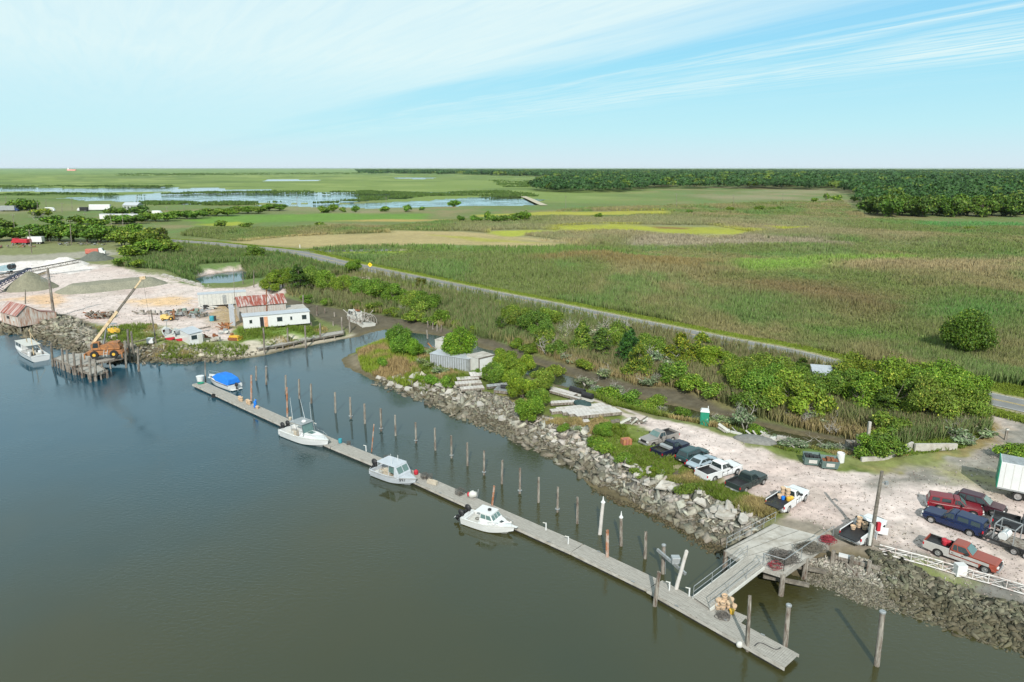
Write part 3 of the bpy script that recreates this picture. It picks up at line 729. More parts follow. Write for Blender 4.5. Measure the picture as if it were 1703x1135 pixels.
D = {'round': 'leafy green tree', 'bush': 'low green bush', 'cedar': 'dark green cedar', 'flatcedar': 'spreading yellow-green cedar', 'grey': 'grey twiggy shrub', 'far': 'green tree', 'farbush': 'small bush', '*': 'tree'}
row([(452,487,4.5,2.6,'round'),(472,480,5,3,'round'),(497,484,6,3.2,'cedar'),(520,480,5,2.8,'round'),(545,487,5,3,'round'),(572,490,4.6,3,'round'),(600,495,4.6,3,'round'),(628,500,4.5,3.2,'round'),(655,508,4.4,3,'round'),(683,518,4.6,3,'round'),(708,523,4.5,2.8,'round'),(735,538,2.6,2,'bush')],
    D, 'in the dense belt behind the white trailer', 'trees along the creek behind the trailer')
row([(510,504,1.6,1.6,'bush'),(548,508,1.6,1.8,'bush'),(590,513,1.7,1.8,'bush'),(622,519,1.8,2,'bush'),(655,527,1.8,2,'bush'),(690,536,2,2,'bush'),(722,543,1.6,1.7,'bush'),(700,529,3,2.4,'bush')],
    D, 'at the muddy edge below the tree belt', 'bushes at the creek edge below the tree belt')
row([(832,558,3.2,1.5,'cedar','dark rounded cedar'),(848,540,4,2.4,'round'),(868,552,4.4,2.6,'round'),(893,566,4.6,2.8,'round'),(915,548,4.2,2.6,'round'),(905,585,3.2,2,'bush'),(935,572,3,1.6,'grey'),(925,595,2.4,1.8,'bush'),(968,590,5.0,2.8,'flatcedar'),(990,568,3.8,2.4,'grey'),(1000,600,4.8,2.6,'cedar'),(1022,585,4.4,2.8,'round'),(1045,612,5.6,2.6,'cedar','bluish green cedar',(.85,1.05,1.3)),(1062,628,4.6,2.7,'flatcedar'),(1080,600,4,2.6,'round'),(1100,618,3.6,2.2,'grey'),(1130,612,4.8,3.2,'flatcedar','dark spreading cedar'),(1165,608,4.6,3.4,'flatcedar','dark spreading cedar'),(1190,620,3.6,2.6,'round','yellow-green tree',(1.35,1.2,1)),(1118,640,2.8,2.2,'bush'),(1150,650,2.2,2.2,'bush')],
    D, 'in the thicket on the far creek bank', 'trees and shrubs on the far creek bank')
row([(855,580,1.6,1.5,'bush'),(880,592,1.5,1.5,'bush'),(945,606,1.5,1.5,'grey'),(975,616,1.6,1.5,'bush'),(1010,630,1.8,1.8,'grey'),(1080,643,1.8,1.6,'grey'),(1200,668,2,2,'bush'),(760,546,1.3,1.3,'bush'),(790,556,1.2,1.3,'bush')],
    D, 'at the mud edge of the far creek bank', 'bushes at the mud edge of the far creek bank')
row([(1222,640,4,2.4,'round'),(1240,662,4.4,2.6,'round'),(1262,640,4.4,2.8,'round'),(1272,672,5,2.8,'round'),(1296,655,4.6,2.8,'round'),(1308,690,5,2.9,'round'),(1330,645,3.8,2.4,'cedar'),(1335,676,4.8,2.7,'round'),(1348,700,3.8,2.4,'bush'),(1252,688,2.6,2,'bush'),(1375,660,2.4,1.8,'bush')],
    D, 'in the leafy clump left of the striped shed', 'trees left of the striped shed')
row([(1400,672,4.6,2.6,'round'),(1420,650,4.6,2.7,'round'),(1428,690,5,2.7,'round'),(1452,665,5,3,'round'),(1470,700,4,2.4,'cedar'),(1485,668,5.2,3,'round'),(1510,690,5.2,3,'round'),(1520,660,5,3,'round'),(1545,708,5.2,3,'round'),(1552,675,5.2,3,'round'),(1580,700,5,2.8,'round'),(1596,678,4.6,2.8,'round'),(1612,706,3.8,2.2,'round'),(1360,712,2,1.6,'grey')],
    D, 'in the big clump beside the road bend', 'trees beside the road bend', (1.08, 1.0, 1))
row([(1450,742,2.4,1.9,'bush'),(1478,732,2.6,2,'bush'),(1465,762,2.4,2.0,'bush'),(1500,738,2,1.7,'bush'),(1445,765,2.0,1.6,'bush'),(1590,738,1.8,1.8,'grey'),(1625,728,1.8,1.8,'grey')],
    D, 'behind the low concrete wall', 'bushes behind the concrete wall')
row([(640,606,1.7,1.3,'bush'),(665,592,5.0,2.4,'round','tall bright tree'),(690,596,3.6,2.0,'round','bright green tree'),(712,592,1.8,1.5,'grey'),(722,640,1.8,1.5,'bush'),(742,644,1.7,1.5,'bush'),(762,606,5.8,3.0,'round','green tree growing over the containers'),(705,612,1.6,1.5,'grey'),(735,622,1.4,1.5,'grey'),(792,628,1.3,1.2,'bush'),(700,640,.9,1,'bush')],
    D, 'near the tip of the spit', 'trees and bushes near the tip of the spit', (1.0, 1.08, .9))
row([(822,640,3.6,2.4,'round'),(838,618,3.4,2.4,'round'),(852,642,3.8,2.3,'round'),(868,625,3.4,2.3,'round'),(868,665,3.8,2.4,'round'),(884,690,3.4,2.2,'round'),(898,652,3.4,2.2,'round'),(898,676,2.6,1.6,'round'),(880,700,1.8,1.4,'bush'),(908,640,2.4,1.7,'bush'),(925,628,2.0,1.5,'bush')],
    D, 'in the tree clump across the middle of the spit', 'trees across the middle of the spit', (1.08, 1.0, .9))
row([(975,642,1.3,1.4,'grey'),(1000,655,1.4,1.4,'grey'),(1012,668,2,1.5,'bush'),(1025,660,1.8,1.6,'grey'),(1050,674,1.8,1.6,'bush'),(1080,680,2.0,1.8,'bush'),(1100,684,1.2,1.3,'grey'),(1205,705,1.5,1.6,'grey'),(1240,712,3.2,1.4,'grey','tall grey-green spiky shrub'),(1258,722,1.1,1.2,'bush'),(1290,735,1.0,1.3,'grey'),(1325,748,1.1,1.5,'grey'),(1385,748,1.3,1.5,'grey'),(1135,692,1.0,1.2,'bush')],
    D, 'along the near creek edge beside the track', 'shrubs along the near creek edge')
row([(935,712,.9,1.2,'bush'),(965,718,.9,1.1,'grey'),(1002,726,2.0,1.5,'round','leafy bush'),(1028,722,1.2,1.2,'bush'),(1005,748,1.3,1.4,'bush'),(1042,770,1.1,1.2,'bush'),(1065,785,.9,1.2,'bush'),(1092,790,.8,1.1,'bush'),(1142,818,1.4,1.2,'bush','round dense bush'),(990,742,1.1,1.2,'bush')],
    D, 'along the top of the rubble bank', 'bushes along the top of the rubble bank')
tree(1604,596,8.6,4.3,'lone','big solitary round tree standing in the reed field', tint=(.55,.62,.62))
tree(700,474,1.6,1.6,'bush','reddish brown bush at the roadside across from the marsh', tint=(1.1,.65,.8))
tree(590,452,3.4,2.4,'round','bright green bush beside the yellow road sign')
tree(1690,768,1.6,1.8,'bush','green bush behind the white box trailer')
tree(425,432,3,3,'bush','bush between the small pond and the road')
tree(530,462,2.2,2.4,'bush','brownish bush on the sandy turn-off', tint=(1.0,.85,.8))
row([(60,400,6,5,'far'),(82,402,6,5,'far'),(100,402,6.5,5,'far'),(122,402,6.5,5.2,'far'),(143,403,6.5,5,'far'),(165,404,6.5,5,'far'),(182,403,6,4.6,'far'),(20,400,5,5,'far'),(-4,402,5,5,'far'),(70,362,5,6,'far','yellow-green tree',(1.3,1.2,.9))],
    D, 'in the belt behind the gravel yard', 'trees behind the gravel yard', (.75,.82,.8))
row([(205,410,6,4.5,'far'),(225,404,7,5,'far'),(240,416,6.5,4.6,'far'),(262,408,6.5,5,'far','dark grey-green tree',(.8,.75,.8)),(250,425,5,4,'far'),(225,432,4.4,3.6,'far'),(275,425,5,4,'far'),(205,443,3.4,3,'far'),(232,446,3,2.8,'far')],
    D, 'in the grove between the yard and the reeds', 'trees between the yard and the reeds')
row([(x, 372 - (x - 200) * .085 + (i % 3) * 1.5, 4.5, 5, 'far') for i, x in enumerate(range(192, 480, 17))],
    D, 'in the hedge line along the pond road', 'trees along the pond road', (.85,.95,.85))
row([(540,354,5,5,'farbush'),(555,352,6,4,'farbush'),(572,353,3.6,3,'farbush'),(592,353,5,3.4,'farbush'),(637,352,4,4,'farbush'),(675,352,5,5,'farbush'),(372,378,3,4,'farbush'),(412,379,2,3,'farbush'),(530,377,2.4,4,'farbush'),(756,343,6,6,'farbush'),(700,350,3,3,'farbush')],
    D, 'among the scattered bushes by the ponds', 'bushes scattered by the ponds', (.9,1,.9))
row([(767,368,3.6,2.6,'farbush'),(785,369,4,3.4,'farbush'),(797,369,3,2.6,'farbush'),(809,368,6,3,'farbush'),(824,369,4,3,'farbush'),(838,369,4,3.6,'farbush'),(858,368,5,4,'farbush'),(872,367,6,4.4,'farbush','brighter green bush')],
    D, 'of the bush row across the middle marsh', 'bushes across the middle marsh', (.75,.85,.8))
row([(994,362,3,2.6,'farbush'),(1148,356,3,3,'farbush'),(1215,352,3.4,3.4,'farbush'),(1262,351,4,4,'farbush'),(1283,351,3,4,'farbush'),(1298,350,3,3,'farbush'),(1308,345,1.6,1.6,'farbush'),(1185,356,2,3,'farbush'),(1352,336,4,4,'farbush'),(1373,333,7,4,'farbush'),(1394,335,6,6,'farbush','yellow-green bush',(1.2,1.1,.9)),(1420,335,5,5,'farbush'),(1618,383,2,4,'farbush','low yellow-green bush',(1.2,1.1,.9))],
    D, 'of the bushes dotted over the far field', 'bushes dotted over the far field', (.8,.85,.8))
row([(1445 + i * 12.5 + (i % 3) * 3, 358 + (i % 4) * 1.0 - (2 if i < 2 else 0), 15.5 + (i * 7 % 5) * .6, 8.6 + (i * 5 % 3) * .7, 'far') for i in range(21)],
    D, 'along the front edge of the wood', 'trees along the front edge of the wood', (.52,.62,.62))

row([(30,351,6,5,'farbush'),(44,350,7,6,'farbush'),(58,350,6,5,'farbush'),(95,374,4,5,'farbush'),(160,378,4,5,'farbush'),(130,374,4,5,'farbush'),(196,361,5,6,'farbush'),(240,358,5,6,'farbush'),(12,380,4,6,'farbush')],
    D, 'of the bushes between the far lorries and yard', 'bushes between the far lorries and the yard', (.75,.82,.8))
# dead snags
def snag(px, py, h, label, seed, z=1.0):
    x, y = G(px, py, z); zz = gz(x, y); x, y = G(px, py, zz)
    me = trunk_mesh(seed, h, .11, 4, 1.2, M['snag'], 6, .85); o = link('dead_tree', me, None, (x, y, max(zz, 0)))
    tag(o, label, 'dead tree', 'bare dead trees by the creek'); return o
snag(912,592,4.5,'bare grey fallen tree at the creek mud, left of the cedars',101)
snag(1026,558,4.2,'bare pale branches rising out of the reeds near the road',102)
snag(945,560,4.0,'bare grey tree behind the thicket on the far creek bank',103)
snag(1105,640,2.6,'grey dead branches hanging over the creek mud',104,.6)
snag(1330,708,2.4,'tangled grey dead branches over the brown creek water',105,.6)
snag(1385,722,2.2,'tangled grey dead branches beside the sluice frame',106,.6)
snag(665,522,2.6,'bare grey branches in the tree belt behind the trailer',107)
snag(60,368,9,'bare grey crown beside the yellow-green tree',108)

# reeds, tufts of blades
def unproj(px, py, z=.75):
    x = px - 851.5; y = py - 567.5; t = (CAMZ - z) / (y * cp + F * sp); return x * t, (F * cp - y * sp) * t
def inpoly(px, py, P): return sdist(px, py, np.array(P, float)) < 0
def tufts(name, X, Y, base, H, W, label, plume=.3, nb=4, z=None, lean=.35, pcol=(150,132,108)):
    n = len(X); z = terrain_z(X, Y) if z is None else z
    ok = z > .12; X, Y, base, H, W, z = X[ok], Y[ok], base[ok], H[ok], W[ok], z[ok]; n = len(X)
    VV = []; CC = []
    pc = np.array(srgb(*pcol))
    for b_ in range(nb):
        a = rng.uniform(0, 6.283, n); w = W * rng.uniform(.5, 1.1, n); h = H * rng.uniform(.7, 1.15, n)
        ox = rng.normal(size=n) * W * .9; oy = rng.normal(size=n) * W * .9
        la = rng.uniform(0, 6.283, n); ll = h * lean * rng.uniform(.1, 1, n)
        x0, y0 = X + ox, Y + oy; dx, dy = np.cos(a) * w * .5, np.sin(a) * w * .5
        top = np.stack([x0 + np.cos(la) * ll, y0 + np.sin(la) * ll, z + h], 1)
        mid = np.stack([x0 + np.cos(la) * ll * .35, y0 + np.sin(la) * ll * .35, z + h * .55], 1); wv = np.stack([dx, dy, 0 * dx], 1)
        v = np.stack([np.stack([x0 - dx * .4, y0 - dy * .4, z - .05], 1), mid + wv, top, mid - wv], 1)
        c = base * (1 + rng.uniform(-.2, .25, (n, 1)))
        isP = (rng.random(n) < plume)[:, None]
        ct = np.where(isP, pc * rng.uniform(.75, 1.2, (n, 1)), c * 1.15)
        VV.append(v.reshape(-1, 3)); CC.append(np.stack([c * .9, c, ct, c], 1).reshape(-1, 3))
    V = np.concatenate(VV); Cc = np.concatenate(CC)
    me = np_mesh(name, V, np.arange(len(V)).reshape(-1, 4), M['reed'], np.clip(Cc, .01, .8))
    o = link(name, me); tag(o, label, 'reeds', kind='stuff'); return o
def scatter(poly, dens, z=.75):
    P = np.array(poly, float); x0, y0 = P.min(0); x1, y1 = P.max(0)
    n = int((x1 - x0) * (y1 - y0) * dens); a = rng.uniform(x0, x1, n); b_ = rng.uniform(y0, y1, n)
    k = inpoly(a, b_, P); return unproj(a[k], b_[k], z)
NF = [(512,417),(560,430),(640,446.5),(720,464),(900,500),(1100,541),(1300,579),(1430,602),(1560,629),(1703,659),(1850,690),(2200,770),(2200,396),(1000,396),(600,412)]
X1, Y1 = scatter(NF, .34)
keep = lined(X1, Y1, ROAD) > 8.0
bright = np.zeros(len(X1), bool)
for P, c, j, s in FZ[:3]: bright |= sd_cull(X1, Y1, P, 20) < 2
keep &= ~bright
X1, Y1 = X1[keep], Y1[keep]; d1 = np.hypot(X1, Y1)
X2, Y2 = scatter([(330,380),(640,376),(1000,345),(1400,335),(1440,362),(1600,372),(2000,380),(2000,397),(1000,397),(600,413),(480,405),(400,402),(300,392)], .8)
bright = np.zeros(len(X2), bool)
for P, c, j, s in FZ[:8]: bright |= sd_cull(X2, Y2, P, 20) < 3
X2, Y2 = X2[~bright], Y2[~bright]; d2 = np.hypot(X2, Y2)
XX = np.concatenate([X1, X2]); YY = np.concatenate([Y1, Y2]); DD = np.concatenate([d1, d2])
gro = fbm(XX * .03, YY * .03, 130, 4)
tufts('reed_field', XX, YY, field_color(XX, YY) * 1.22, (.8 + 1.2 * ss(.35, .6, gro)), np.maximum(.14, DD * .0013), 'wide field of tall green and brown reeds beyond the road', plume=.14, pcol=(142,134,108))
SS = [(560,500),(500,485)][:0] + [(600,456),(660,462),(700,473),(800,494),(900,513),(1000,533),(1100,555),(1200,575),(1300,596),(1400,622),(1440,640),(1500,690),(1640,690),(1640,740),(1500,752),(1440,742),(1400,722),(1330,708),(1260,690),(1200,670),(1130,648),(1060,640),(950,606),(850,574),(760,550),(700,538),(640,526),(560,514),(480,496),(470,480),(500,468),(560,468)]
X1, Y1 = scatter(SS, .22); keep = (lined(X1, Y1, ROAD) > 4.2)
X1, Y1 = X1[keep], Y1[keep]
bc = field_color(X1, Y1); w_ = water_sd(X1, Y1); mud_ = sd_cull(X1, Y1, MUD, 20)
tanm = (ss(3.5, .5, mud_) * ss(.35, .6, fbm(X1 * .12, Y1 * .12, 140)))[:, None]; bc = bc + (np.array(srgb(170,144,106)) - bc) * tanm * .9
bc = bc + (np.array(srgb(110,128,82)) - bc) * .35
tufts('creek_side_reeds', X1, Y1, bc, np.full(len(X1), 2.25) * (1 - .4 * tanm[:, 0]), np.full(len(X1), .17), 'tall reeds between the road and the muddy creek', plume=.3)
LL = [(190,448),(215,432),(240,424),(300,408),(345,408),(400,416),(470,425),(560,445),(600,456),(540,462),(440,468),(408,470),(404,452),(402,440),(320,446),(345,458),(322,468),(300,466),(270,455),(230,452)]
X1, Y1 = scatter(LL, .35); keep = (lined(X1, Y1, ROAD) > 6.5); X1, Y1 = X1[keep], Y1[keep]
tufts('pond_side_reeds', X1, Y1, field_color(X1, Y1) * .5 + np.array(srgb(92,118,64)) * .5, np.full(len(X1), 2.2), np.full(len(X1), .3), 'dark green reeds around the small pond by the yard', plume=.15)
# tall grass at the spit tip and weedy growth along the spit
X1, Y1 = scatter([(592,578),(640,570),(690,582),(690,600),(700,632),(660,640),(625,628),(600,606)], .6, 1)
k = fbm(X1 * .25, Y1 * .25, 150)[:, None]; bc = np.array(srgb(128,146,54)) + (np.array(srgb(158,138,98)) - np.array(srgb(128,146,54))) * ss(.5, .62, k)
tufts('cordgrass', X1, Y1, bc, np.full(len(X1), 1.0), np.full(len(X1), .12), 'bright yellow-green cordgrass on the tip of the spit', plume=.05)
WP = [[(690,588),(760,596),(800,618),(770,640),(700,640),(690,610)], [(900,640),(980,640),(1080,680),(1180,702),(1250,730),(1335,762),(1300,752),(1200,712),(1080,690),(960,655)], [(900,702),(960,716),(1005,745),(1040,775),(1100,800),(1180,828),(1245,862),(1285,868),(1290,850),(1205,808),(1110,765),(1060,740),(1000,705)], [(900,702),(960,716),(1005,745),(1040,775),(1100,800),(1180,828),(1245,862),(1285,868),(1290,850),(1205,808),(1110,765),(1060,740),(1000,705)], [(1340,750),(1440,770),(1600,750),(1650,720),(1640,700),(1600,720),(1540,742),(1440,752),(1400,745)], [(395,548),(540,540),(550,552),(470,570),(400,572)], [(160,548),(200,545),(262,542),(260,565),(300,578),(420,572),(400,582),(290,588),(220,582),(170,568)]]
XA, YA = [], []
for P in WP:
    a, b_ = scatter(P, .5, 1.5); XA.append(a); YA.append(b_)
XA = np.concatenate(XA); YA = np.concatenate(YA); g_ = fbm(XA * .3, YA * .3, 160); keep = g_ > .36; XA, YA, g_ = XA[keep], YA[keep], g_[keep]
bc = np.array(srgb(104,124,48)) + (np.array(srgb(158,142,98)) - np.array(srgb(104,124,48))) * ss(.5, .66, fbm(XA * .18, YA * .18, 161))[:, None]
tufts('weeds', XA, YA, bc, .2 + .65 * ss(.4, .65, g_), np.full(len(XA), .12), 'rough grass and weeds along the banks and yard edges', plume=.1, lean=.7)
# roadside grass
s_ = rng.uniform(0, len(ROAD) - 1.01, 16000); i_ = s_.astype(int); f_ = (s_ - i_)[:, None]; PR = ROAD[i_] * (1 - f_) + ROAD[i_ + 1] * f_
dv = ROAD[i_ + 1] - ROAD[i_]; dv /= np.linalg.norm(dv, axis=1)[:, None]; off = rng.uniform(4.2, 8.5, len(s_)) * np.where(rng.random(len(s_)) < .6, 1, -1)
PR = PR + np.stack([-dv[:, 1], dv[:, 0]], 1) * off[:, None]; hh_ = .15 + .45 * ss(5, 8.5, np.abs(off))
tufts('roadside_grass', PR[:, 0], PR[:, 1], np.repeat(np.array(srgb(116,132,52))[None], len(PR), 0), hh_, np.full(len(PR), .2), 'bright green grass verge along the road', plume=.0, lean=.7)

# far wood, one mass
FP = GP([(1438,350),(1450,356),(1530,359),(1600,355),(1703,360),(1900,370),(2300,378),(2300,281.2),(590,281.2),(600,289.5),(760,291),(840,293),(960,296),(1000,299),(1060,310),(1080,315),(1180,315),(1300,316),(1400,319),(1430,330)])
GV = GP([(885,320),(960,322),(1072,321),(1075,308),(1000,301),(900,306)])
def wood(name, P, label, dens, base, hts, tintf=None, seed=3):
    g = np.random.default_rng(seed)
    # sample evenly over bearing and over the logarithm of distance, crowns growing coarser with distance
    n = dens; d = np.exp(g.uniform(np.log(380), np.log(9000), n)); a = g.uniform(-.75, .95, n)
    X, Y = d * np.sin(a), d * np.cos(a); k = sdist(X, Y, P) < 0; X, Y, d = X[k], Y[k], d[k]; n = len(X)
    cs = np.clip(d / 520, 1, 6); Rr = g.uniform(4.2, 6.8, n) * cs ** .8; Hh = g.uniform(*hts, n) + np.where(g.random(n) < .1, 3, 0)
    m = 70; k = np.repeat(np.arange(n), m); q = g.normal(size=(n * m, 3)); q[:, 2] = np.abs(q[:, 2]) * 1.0 - .55 * g.random(n * m); q /= np.linalg.norm(q, axis=1)[:, None]
    rr = g.uniform(.75, 1.05, n * m) * (1 + .2 * np.sin(q[:, 0] * 5 + k) * np.cos(q[:, 1] * 6 + k))
    c = np.stack([X[k] + q[:, 0] * Rr[k] * rr, Y[k] + q[:, 1] * Rr[k] * rr, .75 + Hh[k] * (.6 + .4 * q[:, 2] * rr)], 1)
    nr = q * .8 + g.normal(size=q.shape) * .45; nr /= np.linalg.norm(nr, axis=1)[:, None]
    V, Fq = rot_cards(c, nr, 1.45 * cs[k] ** .9 * g.uniform(.7, 1.3, n * m), g, .8)
    tone = np.array(base)[None] * (1 + g.uniform(-.18, .18, (n, 1))); yel = g.random(n) < .12; tone[yel] = np.array(srgb(92,112,40))[None]; tone = tone * (1 + g.uniform(-.05, .05, (n, 3)))
    col = tone[k] * (1 + g.uniform(-.16, .16, (n * m, 1))); col = np.repeat(col, 4, axis=0)
    me = np_mesh(name, V, Fq, M['leaf'], col); o = link(name, me); tag(o, label, 'wood', kind='stuff')
    print(name, n, 'crowns'); return o
wood('far_wood', FP, 'dark green wood stretching across the far side of the marsh to the horizon', 26000, srgb(56,88,42), (12, 16.5))
wood('marsh_grove', GV, 'dark green grove standing out in front of the far wood', 26000, srgb(52,84,40), (11, 15), seed=8)
# drowned scrub at the edge of the ponds and along the far marsh creeks
XA, YA = [], []
for P, d_ in (([(600,318),(700,322),(840,318),(900,326),(860,330),(760,326),(650,332),(560,338),(440,342),(240,342),(240,337),(440,338),(600,334)], 1.2), ([(250,322),(480,318),(700,322),(640,326),(400,322),(280,324)], .6), ([(0,310),(280,309),(290,312),(0,312.5)], .8), ([(0,321),(240,324),(240,327),(0,325)], .8), ([(200,289),(600,287),(600,290),(200,293)], .8), ([(820,300),(1000,305),(1000,310),(840,312)], 1.0)):
    a, b_ = scatter(P, d_); XA.append(a); YA.append(b_)
XA = np.concatenate(XA); YA = np.concatenate(YA); k = fbm(XA * .03, YA * .03, 170) > .5; XA, YA = XA[k], YA[k]; dd = np.hypot(XA, YA)
tufts('marsh_scrub', XA, YA, np.repeat(np.array(srgb(82,104,52))[None], len(XA), 0), np.full(len(XA), 2.6), dd * .0035, 'low dark scrub along the pond edges and far marsh creeks', plume=0, z=np.full(len(XA), .5), lean=.4)

# ------------------------------------------------------------------ rubble banks
def chunks(name, polys, label, z0=.9, seed=4):
    g = np.random.default_rng(seed); VV = []; CC = []; FF = []; off = 0
    cube = np.array([(-1,-1,-1),(1,-1,-1),(1,1,-1),(-1,1,-1),(-1,-1,1),(1,-1,1),(1,1,1),(-1,1,1)], float) * .5
    qf = np.array([(0,3,2,1),(4,5,6,7),(0,1,5,4),(1,2,6,5),(2,3,7,6),(3,0,4,7)])
    for P, dens, smin, smax, colr in polys:
        X, Y = scatter(P, dens, z0); n = len(X); z = terrain_z(X, Y); k = z > -.35; X, Y, z = X[k], Y[k], z[k]; n = len(X)
        s = smin * (smax / smin) ** (g.random(n) ** 2.6)
        v = cube[None] * np.stack([s, s * g.uniform(.5, 1, n), s * g.uniform(.10, .34, n)], 1)[:, None, :] * (1 + g.uniform(-.28, .28, (n, 8, 3)))
        a = g.uniform(0, 6.283, n); b_ = g.normal(size=n) * .6; c_ = g.normal(size=n) * .6
        ca, sa = np.cos(a), np.sin(a); cb, sb = np.cos(b_), np.sin(b_); cc_, sc_ = np.cos(c_), np.sin(c_)
        x, y, zz = v[..., 0], v[..., 1], v[..., 2]
        y, zz = y * cb[:, None] - zz * sb[:, None], y * sb[:, None] + zz * cb[:, None]
        x, zz = x * cc_[:, None] - zz * sc_[:, None], x * sc_[:, None] + zz * cc_[:, None]
        x, y = x * ca[:, None] - y * sa[:, None], x * sa[:, None] + y * ca[:, None]
        V = np.stack([x + X[:, None], y + Y[:, None], zz + (z + s * .12)[:, None]], 2).reshape(-1, 3)
        wetf = ss(.55, .2, z)[:, None]; cb_ = np.array(srgb(*colr))[None] * g.uniform(.28, 1.0, (n, 1)) * (1 + g.uniform(-.05, .05, (n, 3)))
        cb_ = cb_ + (np.array(srgb(84,78,60))[None] * g.uniform(.7, 1.3, (n, 1)) - cb_) * wetf * .6
        VV.append(V); CC.append(np.repeat(cb_, 8, axis=0)); FF.append((qf[None] + (np.arange(n) * 8)[:, None, None] + off).reshape(-1, 4)); off += n * 8
    me = np_mesh(name, np.concatenate(VV), np.concatenate(FF), M['rock'], np.clip(np.concatenate(CC), .01, .8)); o = link(name, me); tag(o, label, 'rubble', kind='stuff'); print(name, off // 8); return o
PB1 = [(619,631),(633,622),(676,624),(711,633),(737,647),(755,647),(790,652),(800,672),(782,694),(746,681),(690,656),(650,643)]
PB2 = [(780,655),(845,672),(865,698),(860,728),(834,715),(782,695)]
PB3 = [(850,680),(888,700),(912,704),(974,725),(990,752),(1028,764),(1032,790),(1000,800),(980,790),(954,774),(896,743),(850,722)]
PB4 = [(1000,760),(1050,780),(1080,797),(1131,815),(1170,829),(1195,848),(1239,862),(1288,868),(1258,888),(1225,905),(1160,880),(1080,838),(1000,795)]
PB5 = [(985,800),(1080,838),(1160,878),(1215,905),(1196,916),(1132,883),(1080,854),(1036,837),(983,808)]
PR1 = [(1330,955),(1345,925),(1400,930),(1450,940),(1560,1000),(1590,1035),(1470,1003),(1400,985)]
PR2 = [(1440,930),(1470,935),(1540,962),(1620,990),(1703,1012),(1800,1040),(1800,1105),(1703,1074),(1600,1042),(1560,1026),(1500,1000)]
PL1 = [(-100,550),(-100,538),(0,538),(45,540),(95,530),(120,535),(110,560),(100,575),(40,557),(0,553)]
PL2 = [(90,545),(130,540),(160,560),(205,575),(240,585),(190,598),(140,588),(100,572)]
PL3 = [(215,582),(300,582),(400,584),(440,580),(400,590),(330,602),(260,604),(220,602)]
chunks('rubble', [(PB1, .16, .3, 1.2, (176,172,158)), (PB1, 1.0, .1, .45, (148,142,126)), (PB2, 1.0, .12, .7, (156,152,138)), (PB3, .13, .3, 1.3, (176,172,160)), (PB3, 1.1, .1, .45, (150,144,128)), (PB4, .09, .3, 1.3, (176,172,160)), (PB4, 1.0, .1, .42, (144,138,122)), (PB5, .7, .08, .4, (112,102,80)), (PL1, .4, .3, 1.3, (156,150,134)), (PL2, .45, .3, 1.3, (160,156,142)), (PL3, .3, .25, .9, (162,156,140))],
       'broken concrete and stone rubble lining the river banks')
chunks('riprap', [(PR2, .16, .25, .8, (124,122,104)), (PR2, .6, .1, .4, (136,134,118))], 'dark broken block and stone riprap below the parking ground', seed=9)
chunks('shell_gravel', [(PR1, 1.6, .1, .35, (176,172,160)), ([(1400,975),(1500,985),(1600,1030),(1560,1028),(1470,1005)], 1.6, .1, .3, (170,166,152))], 'pale shell and broken stone scattered below the pier', seed=10)
# single big slabs one can tell from the rubble round them
def slab_mesh(seed, L, W, T_):
    g = random.Random(seed); k = g.randint(4, 6); pts = []
    for i in range(k):
        a = 6.283 * (i + g.uniform(-.2, .2)) / k; pts.append((math.cos(a) * L / 2 * g.uniform(.85, 1.15), math.sin(a) * W / 2 * g.uniform(.85, 1.15), 0))
    return MB().plate(pts, T_).mesh('concrete_slab', M['conc'])
SL = [slab_mesh(s, random.uniform(1.7, 3.0), random.uniform(1.1, 2.0), random.uniform(.18, .32)) for s in range(8)]
def slab(px, py, az, tilt, s=1.0, z=1.0, label='grey broken concrete slab tilted on the rubble bank', group='concrete slabs on the rubble bank', sc3=None):
    x, y = G(px, py, z); zz = gz(x, y); x, y = G(px, py, zz)
    o = link('concrete_slab', SL[int(px * 7 + py) % 8], None, (x, y, max(zz, 0) + .28)); o.rotation_euler = (tilt, random.uniform(-.12, .12), az); o.scale = sc3 or (s, s, 1)
    return tag(o, label, 'slab', group, 'thing')
for i, (a, b_) in enumerate([(632,634),(643,637),(655,636),(668,640),(680,642),(696,645),(712,648),(728,652),(690,630),(735,643),(748,655),(650,645),(705,660),(765,664),(664,650),(680,655)]):
    slab(a, b_, random.uniform(.5, 1.0), random.uniform(.25, .6), .95)
for i in range(52):
    t_ = i / 52; a = 865 + t_ * 370 + random.uniform(-14, 14); b_ = 704 + t_ * 158 + random.uniform(-4, 22)
    slab(a, b_, random.uniform(0, 6.28), random.uniform(.05, .5), random.uniform(.3, .65))
for a, b_ in [(760,668),(776,676),(800,676),(822,690),(838,700)]: slab(a, b_, random.uniform(0, 3), .2, .9)
slab(1105,812,.4,.35,1.2,label='large pale square slab leaning at the top of the rubble bank',group=None)
slab(1212,848,.9,.9,.75,label='upright white broken slab topmost on the bank beside the grass tip',group=None)
slab(1208,862,.2,.15,.9,label='flat white slab below the upright one beside the grass tip',group=None)

